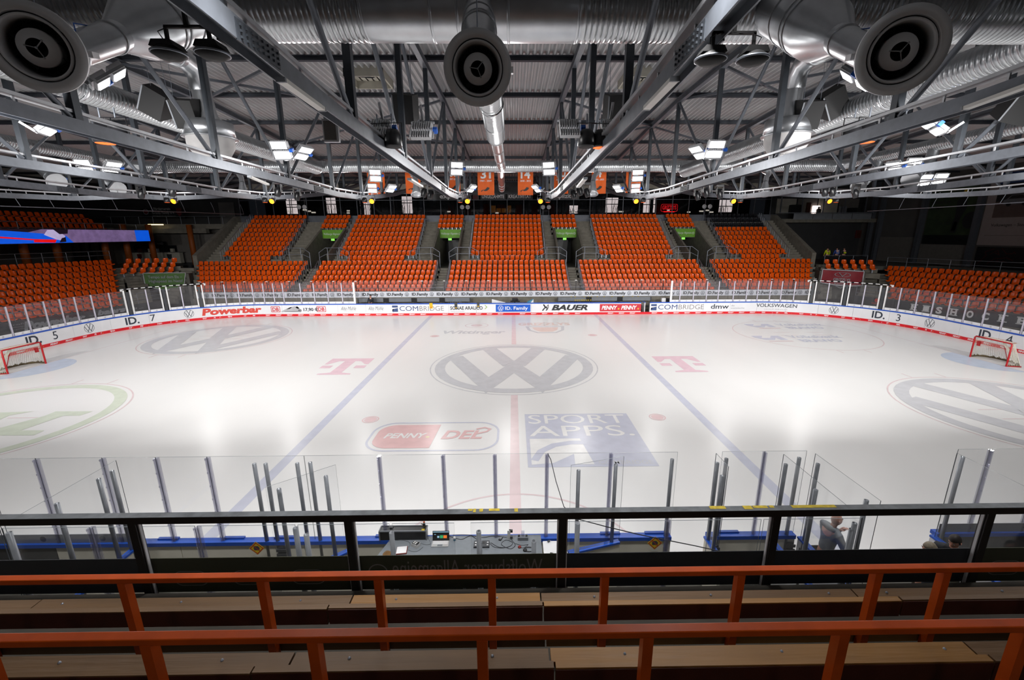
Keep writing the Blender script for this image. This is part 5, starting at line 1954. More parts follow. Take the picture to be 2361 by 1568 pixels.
for u, v, w in ((326, 445, 'below the far left truss'), (398, 440, 'beside the first orange spotlight'), (641, 440, 'below the second left truss'), (686, 450, 'right of the second orange spotlight'), (978, 442, 'left one at the left middle truss end'), (992, 446, 'right one at the left middle truss end'), (1322, 446, 'left one at the right middle truss end'), (1336, 438, 'middle one at the right middle truss end'), (1353, 442, 'right one at the right middle truss end'),
                  (1608, 450, 'first right of the right orange spotlights'), (1628, 442, 'second right of the right orange spotlights'), (1659, 446, 'third right of the right orange spotlights'), (1901, 440, 'left of the last orange spotlight'), (1918, 440, 'right of the last orange spotlight'), (1972, 444, 'at the far right')):
    p = at(u, v, Z=8.95)
    t = thing('moving_head', 'black moving head lamp %s' % w, 'stage light', tuple(p))
    MB().box(p.x - .15, p.x + .15, p.y - .12, p.y + .12, p.z + .3, p.z + .42).build('base', 'black_plastic', t)
    b = MB()
    for s in (-1, 1):
        b.box(p.x + s * .17 - .025, p.x + s * .17 + .025, p.y - .06, p.y + .06, p.z - .05, p.z + .32)
    b.build('yoke', 'black_plastic', t)
    M = Matrix.Translation(p + Vector((0, 0, -.03))) @ Matrix.Rotation(.3 * (1 if u < 1200 else -1), 4, 'Y')
    MB().lathe([(0, .2), (.1, .18), (.145, .05), (.13, -.18), (.1, -.24), (0, -.22)], 16, M).build('head', 'black_plastic', t)
# twin hanging lamps
for u, v, lb in ((430, 62, 'left'), (1693, 76, 'right')):
    p = at(u, v, Y=-16.4)
    t = thing('twin_lamp', 'pair of dark dish lamps on a black T bracket at the top %s' % lb, 'lamp', tuple(p))
    b = MB()
    b.bar(p + Vector((-.27, 0, 0)), p + Vector((.27, 0, 0)), .035, .035)
    b.bar(p, p + Vector((0, 0, .45)), .04, .04)
    b.bar(p + Vector((-.15, 0, .45)), p + Vector((.15, 0, .45)), .05, .03)
    for s in (-1, 1):
        b.bar(p + Vector((s * .255, 0, 0)), p + Vector((s * .255, 0, -.17)), .035, .035)
    b.build('bracket', 'black_matt', t)
    for s in (-1, 1):
        q = p + Vector((s * .265, 0, -.27))
        M = Matrix.Translation(q)
        MB().lathe([(0, .06), (.12, .05), (.185, -.01), (.19, -.03), (.12, -.075), (0, -.085)], 28, M).build('dish', 'black_matt', t)
        b = MB()
        b.add([(q.x + x_, q.y + y_, q.z + z_) for z_, kx in ((.03, .15), (.1, .11)) for x_, y_ in ((-kx, -.12), (kx, -.12), (kx, .12), (-kx, .12))], [(0, 3, 2, 1), (4, 5, 6, 7), (0, 1, 5, 4), (1, 2, 6, 5), (2, 3, 7, 6), (3, 0, 4, 7)])
        b.build('gear_box', 'black_matt', t)
        MB().lathe([(.185, -.01), (.196, -.012), (.196, -.032), (.185, -.034)], 28, M).build('rim', 'rail_zinc', t)
        MB().tube([q + Vector((.02 * s, 0, .1)), q + Vector((.05 * s, -.06, .2)), q + Vector((-.08 * s, -.05, .25)), p], .007, 5).build('lead', 'black_plastic', t)
# linear fittings, switched off
for (a, c, X, lb) in (((648, 184), (743, 252), -3.36, 'left middle truss'), ((1556, 182), (1490, 250), 2.36, 'right middle truss'), ((2225, 250), (2400, 186), 8.3, 'second truss on the right'), ((575, 407), (617, 425), -9.36, 'second truss on the left'), ((944, 413), (972, 430), -3.36, 'far half of the left middle truss'), ((1333, 431), (1350, 411), 2.36, 'far half of the right middle truss')):
    p, q = at(*a, X=X), at(*c, X=X)
    t = thing('strip_light', 'unlit white strip light fixed along the %s' % lb, 'strip light', tuple(p))
    MB().bar(p, q, .13, .06).build('body', 'tube_off', t)
    for e in (p, q):
        d = (q - p).normalized()
        MB().bar(e - d * .02, e + d * .02, .14, .07).build('end_cap', 'mid_grey', t)
# wireless panel
p = at(763, 300, Z=9.2)
t = thing('antenna_panel', 'flat pale grey panel hanging below the left middle truss', 'panel', tuple(p))
MB().box(p.x - .17, p.x + .17, p.y - .03, p.y + .05, p.z - .25, p.z + .22).build('housing', 'nozzle_alu', t)
MB().box(p.x - .14, p.x + .12, p.y - .04, p.y - .03, p.z - .21, p.z + .18).build('front_plate', 'wall_light', t)
MB().bar((p.x, p.y, p.z + .22), (p.x + .1, p.y + .1, p.z + .5), .03, .03).build('hanger', 'post_steel', t)
# hung loudspeakers
for u, v, Y, ry, rz, w in ((362, 236, -7, .55, .3, 'left of the left diffuser, tilted'), (431, 260, -7, 0, .2, 'just left of the left diffuser'), (934, 248, -7, .08, .0, 'left of the middle duct'), (1421, 248, -7, -.08, .0, 'right of the middle duct'), (1863, 262, -7, 0, -.2, 'just right of the right diffuser'), (1919, 236, -7, -.55, -.3, 'right of the right diffuser, tilted'), (2350, 245, -9, .3, -.3, 'at the right edge')):
    p = at(u, v, Y=Y)
    t = thing('loudspeaker', 'black loudspeaker box hung under the roof %s' % w, 'loudspeaker', tuple(p))
    M = Matrix.Translation(p) @ Matrix.Rotation(rz, 4, 'Z') @ Matrix.Rotation(ry, 4, 'Y') @ Matrix.Rotation(.45, 4, 'X')
    b = MB()
    b.add([(-.32, -.3, -.42), (.32, -.3, -.42), (.38, .3, -.36), (-.38, .3, -.36), (-.32, -.3, .42), (.32, -.3, .42), (.38, .3, .36), (-.38, .3, .36)], [(0, 3, 2, 1), (4, 5, 6, 7), (0, 1, 5, 4), (1, 2, 6, 5), (2, 3, 7, 6), (3, 0, 4, 7)])
    b.v = [M @ Vector(q) for q in b.v]
    b.build('cabinet', 'black_matt', t)
    b = MB().box(-.34, -.3, -.31, -.29, -.4, .4)
    b.v = [M @ Vector(q) for q in b.v]
    b.build('side_rail', 'mid_grey', t)
    for s in (-.25, .25):
        MB().tube([M @ Vector((s, 0, .4)), (p.x + s, p.y, 13.6)], .008, 4).build('hanger_wire', 'rail_zinc', t)
# rods with drop wires (edges of the safety nets)
for pts, drops, lb in (([(0, 475, -29.5), (300, 485, -29.5), (562, 494, -29.5)], (45, 125, 195, 273, 352, 426, 495, 560), 'left'), ([(2361, 466, 29.5), (2180, 477, 29.5), (2000, 487, 29.5)], (2072, 2150, 2220, 2300), 'right')):
    P = [at(u, v, X=x) for u, v, x in pts]
    t = thing('net_rod', 'thin metal rod hung on wires behind the %s goal' % lb, 'rod', tuple(P[0]))
    MB().tube(P, .03, 6).build('rod', 'rail_zinc', t)
    for u in drops:
        q = [at(u, 480, X=pts[0][2])][0]
        f = [p for p in (P[0].lerp(P[1], k / 40) for k in range(41))] + [P[1].lerp(P[2], k / 40) for k in range(41)]
        c = min(f, key=lambda s: abs(s.y - q.y))
        MB().tube([c, c + Vector((.1 if lb == 'left' else -.1, -.3, .5)), c + Vector((0, -.4, 1.0))], .018, 4).build('drop_wire', 'rail_zinc', t)

# ---------------------------------------------------------------- hall lamps: light of the floodlights over the ice, then added unseen lamps
def lamp(x, y, z, tilt, w, spread):
    l = bpy.data.lights.new('flood_lamp', 'AREA')
    l.shape = 'RECTANGLE'
    l.size, l.size_y = .6, .6
    l.energy = w
    l.spread = math.radians(spread)
    l.color = FLOOD_COL
    o = bpy.data.objects.new('flood_lamp', l)
    COL.objects.link(o)
    o.location = (x, y, z)
    o.rotation_euler = (tilt, 0, 0)


for x in (-25, -18.5, -12.5, -6.5, -.5, 5.5, 11.5, 17.5, 24):
    for y, tl in ((-10.5, .5), (-3.3, -.7), (3.5, .75), (10.5, -.6)):
        lamp(x, y, zc(y) + .5, tl, FLOOD_W * (1.22 if abs(x) < 8 else .88) * (.62 if y < -5 else 1), FLOOD_SPREAD)
# added unseen floodlights above the near stand, put in to brighten the far stand
for i, x in enumerate((-25, -19, -13, -9.8, 9.8, 13, 19, 25)):
    o = dup(FLOOD, (x, -15.3, 8.75), (.45, 0, PI), 'white LED floodlight pair above the near stand, %s from the left' % nth(i + 1))
    lamp(x, -15, 8.8, 1.3, STAND_W, 84)
# added unseen strip lights behind the camera, put in to brighten the near stand
for i, x in enumerate((-9, -3, 3, 9)):
    t = thing('strip_light', 'white strip light over the near stand behind the camera, %s from the left' % nth(i + 1), 'strip light', (x, -24.5, 9.6))
    MB().box(x - .75, x + .75, -24.57, -24.43, 9.6, 9.68).build('body', 'tube_off', t)
    MB().box(x - .7, x + .7, -24.54, -24.46, 9.585, 9.6).build('lens', 'flood_warm', t)
    lamp(x, -24.5, 9.55, .25, NEAR_W, 170)
# added unseen floodlights above the boxes, put in to brighten the near boards
for i, x in enumerate((-8.5, -2.7, 2.2, 8.3)):
    dup(FLOOD, (x, -17, 10.5), (1.4, 0, 0), 'white LED floodlight pair above the timekeeper boxes, %s from the left' % nth(i + 1))
    lamp(x, -17.05, 10.35, .12, 120, 84)


# ---------------------------------------------------------------- far wall: lounge behind glass, windows, signs
UZ = Vector((0, 0, 1))
box('wall_stand_top', -33.8, 32.5, 32.15, 32.35, 8.2, 9.2, 'frame_grey', kind='structure')
box('floor_lounge', -34, 33, 32.35, 40, 8.6, 9.0, 'lounge_black', kind='structure')
box('wall_lounge_back', -34, 33, 39.6, 39.8, 9, 13.2, 'lounge_black', kind='structure')
box('wall_far_left', -52, -34, 35.6, 35.9, 0, 14.3, 'wall_dark', kind='structure')
box('wall_far_right', 33, 48, 35.6, 35.9, 0, 14.3, 'wall_dark', kind='structure')
LY = 33.0
# fascia above the glass, with the strip window above it
box('wall_fascia', -34, 33, LY, LY + .15, 11.78, 12.1, 'lounge_black', kind='structure')
b = MB()
SEG = [(-33, -29.2), (-28.6, -25.6), (-24.8, -21.2), (-20.4, -17.5), (-16.6, -13), (-12.4, -9.2), (-8.4, -5.6), (-4.6, -2.6), (1.1, 3.4), (4.2, 7.4), (8.2, 11.4), (12.2, 15.2), (16.2, 19.6), (20.4, 24), (24.8, 28.6), (29.4, 32.6)]
for i, (x0, x1) in enumerate(SEG):
    t = thing('window_%d' % (i + 1), None, None, (x0, LY, 12.3), kind='structure')
    MB().box(x0, x1, LY + .02, LY + .06, 12.3, 12.95).build('pane', 'wall_cream', t)
    MB().box(x0 - .08, x0, LY - .02, LY + .1, 12.1, 13.0).box(x1, x1 + .08, LY - .02, LY + .1, 12.1, 13.0).box(x0, x1, LY - .02, LY + .1, 12.1, 12.3).build('frame', 'purlin_steel', t)
box('wall_above_lounge', -34, 33, LY + .1, LY + .3, 12.05, 13.4, 'lounge_black', kind='structure')
t = thing('lounge_glazing', 'dark glazed lounge front with grey mullions above the far stand', 'glass front', (0, LY, 9))
MX = [-33.5 + 2.05 * k for k in range(33)]
for i, x in enumerate(MX):
    MB().box(x - .035, x + .035, LY - .03, LY + .06, 9.0, 11.8).build('mullion', 'frame_grey', t)
    if i < 32:
        pane((x + .04, LY + .02), (MX[i + 1] - .04, LY + .02), 9.1, 11.8, m='glass_lounge', edge=False).build('glass_pane', None, t)
for z in (9.05, 11.05, 11.8):
    MB().box(-33.5, 32.1, LY - .035, LY + .05, z - .03, z + .03).build('transom', 'frame_grey', t)
# black sign boards in the band above
for u0, u1, txt, lb in ((985, 1090, 'explizit', 'left one reading explizit'), (1108, 1166, 'UNGEZÄHMTE', 'reading UNGEZÄHMTE'), (1169, 1228, 'KREATIVITÄT', 'reading KREATIVITÄT'), (1250, 1335, 'explizit', 'right one reading explizit')):
    p, q = at(u0, 460, Y=LY - .06), at(u1, 460, Y=LY - .06)
    s = thing('lounge_sign', 'black sign board above the far stand, %s' % lb, 'sign', ((p.x + q.x) / 2, LY - .06, 11.1))
    MB().box(p.x, q.x, LY - .08, LY - .05, 11.1, 11.78).build('sign_board', 'lounge_black', s)
    w = (q.x - p.x) * (.88 if txt[0] != 'e' else .5)
    c = (p.x + q.x) / 2 + (.15 if txt[0] == 'e' else 0)
    MB().flat(textfit(txt, w, .4 if txt[0] != 'e' else .5, .02), (c, LY - .085, 11.25), XA, UZ).build('sign_lettering', 'print_white', s)
p = at(1096, 461, Y=LY - .06)
s = thing('lounge_badge', 'small red crest panel left of the UNGEZÄHMTE sign', 'sign', (p.x, LY - .06, 11.1))
MB().box(p.x - .45, p.x + .45, LY - .08, LY - .05, 11.08, 11.8).build('sign_board', 'lounge_black', s)
MB().use('lounge_red').flat(poly2d((-.3, .1), (.3, .1), (.36, .35), (.15, .55), (0, .45), (-.15, .55), (-.36, .35)), (p.x, LY - .085, 11.1), XA, UZ).flat(rect2d(-.4, .4, 0, .06), (p.x, LY - .085, 11.1), XA, UZ).build('crest', None, s)
# daylight windows at the back of the lounge
for i, (u0, u1, v0, v1, tree) in enumerate(((659, 688, 463, 493, 0), (751, 777, 456, 492, 1), (829, 856, 457, 495, 1), (926, 952, 453, 492, 1), (1313, 1332, 474, 492, 1), (1397, 1424, 456, 490, 1), (1484, 1509, 457, 490, 1), (1659, 1687, 461, 489, 1), (660, 684, 457, 462, 0))):
    p, q = at(u0, v0, Y=39.5), at(u1, v1, Y=39.5)
    w = thing('window_%d' % (30 + i), None, None, (p.x, 39.5, q.z), kind='structure')
    z1 = min(p.z, 13.1)
    MB().box(p.x, q.x, 39.5, 39.55, q.z, z1).build('pane', 'daylight', w)
    MB().box(p.x - .06, p.x, 39.42, 39.55, q.z, z1).box(q.x, q.x + .06, 39.42, 39.55, q.z, z1).box(p.x, q.x, 39.42, 39.55, z1 - .9, z1 - .8).box((p.x + q.x) / 2 - .03, (p.x + q.x) / 2 + .03, 39.42, 39.5, q.z, z1).build('frame', 'lounge_black', w)
    if tree:
        b = MB()
        rnd = random.Random(i)
        for k in range(7):
            x = p.x + (q.x - p.x) * rnd.random()
            zt = q.z + (z1 - q.z) * (.5 + .45 * rnd.random())
            b.tube([(x, 39.46, q.z), (x + .1 * rnd.random(), 39.46, (q.z + zt) / 2), (min(max(x + rnd.uniform(-.3, .3), p.x), q.x), 39.46, zt)], [.035, .025, .01], 4)
            b.tube([(x, 39.46, (q.z * 2 + zt) / 3), (min(max(x + rnd.uniform(-.35, .35), p.x), q.x), 39.46, zt)], [.018, .008], 4)
        b.build('bare_branches', 'tree_bark', w)
# columns inside, a bar, a neon sign, lamps and tables
for i, u in enumerate((700, 835, 905, 972, 1110, 1275, 1370, 1502, 1640)):
    p = at(u, 480, Y=35)
    box('column_lounge', p.x - .18, p.x + .18, 34.9, 35.2, 9, 13, 'frame_grey', kind='structure')
p, q = at(1133, 492, Y=37), at(1192, 474, Y=37)
s = thing('bar_cabinet', 'amber lit bar shelves behind the glass above the middle seats', 'shelf', (p.x, 37, 9))
MB().box(p.x - .2, q.x + .2, 37.1, 37.3, 9, q.z + .3).build('back_panel', 'lounge_black', s)
for k in range(5):
    x = p.x + (q.x - p.x) * k / 5
    MB().box(x, x + (q.x - p.x) / 5 - .1, 36.95, 37.1, p.z + .1, q.z - (.0 if k in (0, 3) else .35)).build('shelf_box', 'bar_amber' if k in (0, 1, 2, 3) else 'wall_cream', s)
p = at(1543, 482, Y=38)
s = thing('neon_sign', 'glowing red neon sign reading GRIZZLYS behind the lounge glass', 'neon sign', tuple(p))
MB().flat(textfit('GRIZZLYS', 1.9, .5, .03), (p.x, 38, p.z - .05), XA, UZ).build('neon_lettering', 'neon_red', s)
MB().flat(frame2d(rrect(1.15, .5, .25), rrect(1.09, .44, .2)), (p.x, 38.01, p.z + .15), XA, UZ).flat(rect2d(-.75, .75, -.42, -.3), (p.x, 38.01, p.z), XA, UZ).build('neon_tube', 'neon_red', s)
for i, (u, v, w_) in enumerate(((703, 484, .5), (712, 487, .5), (723, 490, .5), (803, 486, .35), (803, 491, .35), (1035, 488, .4), (1146, 491, .4), (1322, 489, .4), (1432, 488, .6), (1541, 485, .3), (1588, 489, .4), (1617, 487, .5), (1631, 485, .4), (1640, 489, .5), (668, 487, .5))):
    p = at(u, v, Y=34.2)
    s = thing('table_lamp', 'small bright lamp on a lounge table, %s from the left' % nth(i + 1), 'lamp', tuple(p))
    MB().box(p.x - w_ / 2, p.x + w_ / 2, 34.15, 34.25, p.z - .08, p.z + .08).build('lamp_shade', 'lounge_lamp', s)
    MB().box(p.x - .02, p.x + .02, 34.18, 34.22, 9.0, p.z - .08).build('stem', 'frame_grey', s)
    MB().box(p.x - .5, p.x + .5, 34.0, 34.5, 9.0, 9.03).build('base', 'lounge_black', s)
for i, (u, v) in enumerate(((689, 477.5), (702, 477.5), (1065.5, 477.5), (1078.5, 477.5), (1252, 477.5), (1265.5, 477.5), (1624, 476), (1637, 476))):
    p = at(u, v, Y=32.0)
    s = thing('number_disc', 'white round number sign on a thin pole above the far stand, %s from the left' % nth(i + 1), 'sign', (p.x, 32, 9))
    M = Matrix.Translation(p) @ Matrix.Rotation(PI / 2, 4, 'X')
    MB().lathe([(0, .02), (.26, .02), (.26, -.02), (0, -.02)], 24, M).build('disc', 'print_white', s)
    b = MB().flat(rect2d(-.16, .16, -.1, -.04), (p.x, 31.97, p.z), XA, UZ)
    b.flat(disc2d(.05, 10), (p.x, 31.97, p.z + .1), XA, UZ)
    b.build('marking', 'print_dim', s)
    MB().tube([(p.x, 32, 8.6), (p.x, 32, p.z - .2)], .02, 5).build('pole', 'rail_zinc', s)
# shirt number banners
for i, (u0, u1, vb, num, yrs, rz) in enumerate(((851, 889, 451, '23', '2013-2025', .35), (937, 971, 447, '7', '2001-2012', .3), (1031, 1062, 446, '00', '2007-2019', .25), (1102, 1140, 450, '31', '1989 - 2009', 0), (1194, 1229, 450, '14', '2008 - 2015', 0), (1277, 1310, 447, '10', '2010 - 2018', -.2), (1363, 1396, 447, '4', '2009 - 2021', -.3), (1442, 1475, 446, '12', '2006-2014', -.35))):
    Y = 12.3
    p, q = at(u0, vb, Y=Y), at(u1, vb, Y=Y)
    w, h, c = q.x - p.x, 1.95, Vector(((p.x + q.x) / 2, Y, p.z))
    xd = Vector((math.cos(rz), math.sin(rz), 0))
    s = thing('number_banner', 'hanging orange banner with white shirt number %s, %s from the left' % (num, nth(i + 1)), 'banner', tuple(c), 'orange number banners')
    n = 7
    vs = [tuple(c + xd * (w * (k / (n - 1) - .5)) + Vector((xd.y, -xd.x, 0)) * .03 * math.sin(k * 1.7 + i) + UZ * z) for z in (0, h) for k in range(n)]
    b = MB()
    b.add(vs, [(k, k + 1, k + 1 + n, k + n) for k in range(n - 1)], True)
    b.build('cloth', 'banner_orange', s)
    nn = Vector((xd.y, -xd.x, 0)) * .045
    b = MB().use('print_white')
    b.flat(textfit(num, min(w * .62, .31 * len(num) * 1.3), .58, .03), c + nn + UZ * 1.22, xd, UZ)
    b.flat(textfit(yrs, w * .7, .12, .01), c + nn + UZ * .97, xd, UZ)
    b.build('number', None, s)
    b = MB().use('lounge_black')
    b.flat(join2d(move2d(poly2d((-.2, -.05), (-.05, .0), (.1, .16), (.28, .1), (.2, -.02), (.05, -.12), (-.12, -.14))), stroke([(-.2, -.05), (-.35, -.12), (-.33, -.18)], .05)), c + nn + UZ * .42, xd, UZ)
    b.build('emblem', None, s)
    MB().tube([c - xd * (w / 2) + UZ * h, c + xd * (w / 2) + UZ * h], .02, 5).tube([c + UZ * h, c + UZ * (h + 1.3)], .01, 4).build('hanging_bar', 'rail_zinc', s)

# ---------------------------------------------------------------- left side: gallery, screen, concourse, stall
box('wall_left', -52, -51.8, -30, 36, 0, 14.3, 'wall_dark', kind='structure')
box('floor_gallery', -51.8, -40.2, 4, 27, 6.3, 6.62, 'concrete_dark', kind='structure')
for k in range(3):
    box('floor_gallery_step', -42.45 - .8 * k - .4, -41.6 - .8 * k, 7.5, 25.2, 6.6, 7.25 + .5 * k, 'concrete_dark', kind='structure')
t = thing('gallery_rail', 'dark tube railing along the gallery above the lit screen', 'railing', (-40.5, 16, 7.2))
for z in (7.6, 8.1):
    MB().tube([(-40.6, 5, z), (-40.6, 26, z)], .025, 5).build('tube', 'rail_zinc', t)
for k in range(12):
    MB().tube([(-40.6, 5 + 1.9 * k, 6.5), (-40.6, 5 + 1.9 * k, 8.1)], .025, 5).build('post', 'rail_zinc', t)
# LED screen band
a, c = at(345, 546, X=-39.9), at(-60, 546, X=-39.2)
t = thing('led_screen', 'long lit advertising screen band on the gallery front at the left', 'screen', ((a.x + c.x) / 2, (a.y + c.y) / 2, 6.4))
d = (a - c)
d.z = 0
Ls = d.length
d.normalize()
nr = Vector((d.y, -d.x, 0))
o0 = Vector((c.x, c.y, 6.33))
MB().poly([(0, 0), (Ls, 0), (Ls, 1.18), (0, 1.18)], o0 - nr * .15, d, UZ, .14).build('screen_body', 'lounge_black', t)
f = lambda u: (at(u, 546, X=-39.6) - o0).dot(d)
b = MB()
H = 1.16
b.use('led_blue').flat(poly2d((0, .02), (f(165), .02), (f(150), .62), (f(60), .9), (0, H)), o0, d, UZ)
b.use('led_dark').flat(poly2d((0, H), (f(60), .9), (f(95), H)), o0, d, UZ)
b.use('led_lilac').flat(poly2d((f(150), .02), (f(318), .02), (f(318), H), (f(95), H), (f(60), .9), (f(100), .5)), o0 - nr * .002, d, UZ)
b.use('led_blue').flat(poly2d((f(318), .02), (Ls, .02), (Ls, H), (f(318), H)), o0, d, UZ)
b.use('led_red').flat(poly2d((0, .72), (f(70), .36), (f(125), .3), (f(120), .04), (f(68), .1), (f(70), .26), (0, .58)), o0 + nr * .004, d, UZ)
b.use('led_white').flat(poly2d((f(97), .7), (f(108), 1.1), (f(130), 1.12), (f(148), .6), (f(140), .2), (f(125), .3)), o0 + nr * .006, d, UZ)
b.use('led_dark').flat(poly2d((f(130), .05), (f(147), .1), (f(148), .5), (f(138), .42)), o0 + nr * .008, d, UZ).flat(poly2d((f(122), H), (f(158), H), (f(155), .8), (f(135), .75)), o0 + nr * .007, d, UZ)
b.build('screen_picture', None, t)
# concourse below the gallery
box('floor_concourse_left', -51.8, -43.5, -5, 36, 3.2, 3.5, 'concrete_dark', kind='structure')
box('wall_concourse_left', -49.4, -49.2, -5, 36, 3.5, 6.4, 'wall_light', kind='structure')
box('wall_concourse_back', -51.8, -34, 35.4, 35.6, 3.5, 8.0, 'wall_light', kind='structure')
for i, u in enumerate((62, 138, 250, 300, 358, 450)):
    p = at(u, 603, X=-43) if u < 400 else at(u, 602, Y=32)
    b = MB()
    M = Matrix.Translation((p.x, p.y, 0))
    b.lathe([(.0, 3.4), (.3, 3.4), (.3, 8.2), (0, 8.2)], 16, M)
    b.build('column_concourse', 'column_orange', kind='structure')
for u in (172, 190, 212, 235):
    p = at(u, 570, X=-47)
    box('column_dark', p.x - .15, p.x + .15, p.y - .2, p.y + .2, 3.5, 6.3, 'lounge_black', kind='structure')
p0, p1 = at(335, 512, Y=33), at(520, 512, Y=33)
box('floor_balcony_left', -52, p1.x, 33, 35.6, 7.7, 8.3, 'concrete', kind='structure')
box('beam_balcony_left', p0.x - 1, at(477, 522, Y=32.6).x, 32.3, 32.9, 7.2, 7.75, 'concrete', kind='structure')
p, q = at(342, 518, Y=32.2), at(376, 518, Y=32.2)
t = thing('ceiling_tube', 'warm lit tube lamp under the left balcony', 'lamp', tuple(p))
MB().bar(p, q, .14, .1).build('lamp_shade', 'tube_warm', t)
MB().bar(p + Vector((-.5, .1, .1)), q + Vector((.2, .1, .1)), .1, .06).build('base', 'dark_grey', t)
p, q = at(330, 503, Y=33.5), at(421, 480, Y=33.5)
t = thing('club_banner', 'black supporters club banner with white lettering on the left balcony', 'banner', (p.x, 33.5, p.z))
MB().box(p.x, q.x, 33.48, 33.52, p.z, q.z).build('banner_cloth', 'lounge_black', t)
w = q.x - p.x
b = MB().use('print_dim')
b.flat(textfit('Förderverein', w * .4, .3, .02), (p.x + w * .5, 33.47, p.z + .95), XA, UZ)
b.flat(textfit('Grizzly Family e.V.', w * .55, .26, .01), (p.x + w * .52, 33.47, p.z + .5), XA, UZ)
b.flat(textfit('100 % Power für den Nachwuchs', w * .56, .14), (p.x + w * .52, 33.47, p.z + .18), XA, UZ)
b.flat(ring2d(.28, .33, 20), (p.x + w * .1, 33.47, p.z + .75), XA, UZ)
b.use('lounge_red').flat(disc2d(.25), (p.x + w * .1, 33.465, p.z + .75), XA, UZ)
b.flat(poly2d((-.35, .45), (.35, .45), (.3, -.2), (0, -.5), (-.3, -.2)), (p.x + w * .9, 33.47, p.z + .7), XA, UZ)
b.build('banner_lettering', None, t)
t = thing('balcony_rail', 'grey railing on the left balcony edge', 'railing', (-40, 33.1, 8.3))
MB().tube([(-50, 33.1, 9.2), (p1.x, 33.1, 9.2)], .025, 5).build('handrail', 'rail_zinc', t)
for k in range(9):
    MB().tube([(-49.5 + 1.7 * k, 33.1, 8.2), (-49.5 + 1.7 * k, 33.1, 9.2)], .025, 5).build('post', 'rail_zinc', t)
box('door_1', at(505, 485, Y=35.3).x, at(540, 485, Y=35.3).x, 35.3, 35.4, 8.3, 11.0, 'wall_grey', kind='structure')
# fan stall
x0, x1 = -47.2, -40.8
t = thing('fan_stall', 'merchandise stall with dark sign and pale counter in the left concourse', 'stall', (-44, 34, 3.5))
p, q = at(282, 582, Y=34), at(417, 602, Y=34)
MB().box(p.x, q.x, 34, 34.6, 3.5, at(300, 583, Y=34).z).build('counter', 'wall_cream', t)
MB().box(p.x - .1, q.x + .1, 33.9, 34.7, at(300, 583, Y=34).z, at(300, 583, Y=34).z + .08).build('counter_top', 'wall_light', t)
for u in (322, 352, 391):
    c_ = at(u, 592, Y=33.98)
    MB().flat(poly2d((-.32, .32), (.32, .32), (.26, -.15), (0, -.36), (-.26, -.15)), c_, XA, UZ).build('crest_panel', 'lounge_red' if u != 391 else 'banner_dark', t)
p2, q2 = at(335, 567, Y=34.3), at(382, 560, Y=34.3)
MB().box(p2.x, q2.x, 34.3, 34.4, p2.z, q2.z + .15).build('sign_board', 'lounge_black', t)
MB().flat(textfit('FAN STAND', (q2.x - p2.x) * .75, .26, .02), ((p2.x + q2.x) / 2, 34.28, p2.z + .15), XA, UZ).build('sign_lettering', 'print_dim', t)
MB().box(at(310, 575, Y=35).x, at(405, 575, Y=35).x, 35, 35.2, 4.6, 5.7).build('back_shelf', 'lounge_black', t)
for u, m in ((322, 'lounge_red'), (333, 'banner_dark'), (347, 'wall_cream'), (362, 'mid_grey'), (398, 'wall_cream')):
    c_ = at(u, 582, Y=34.3)
    MB().box(c_.x - .18, c_.x + .18, 34.2, 34.5, at(300, 583, Y=34).z + .08, at(300, 583, Y=34).z + .5).build('goods_box', m, t)
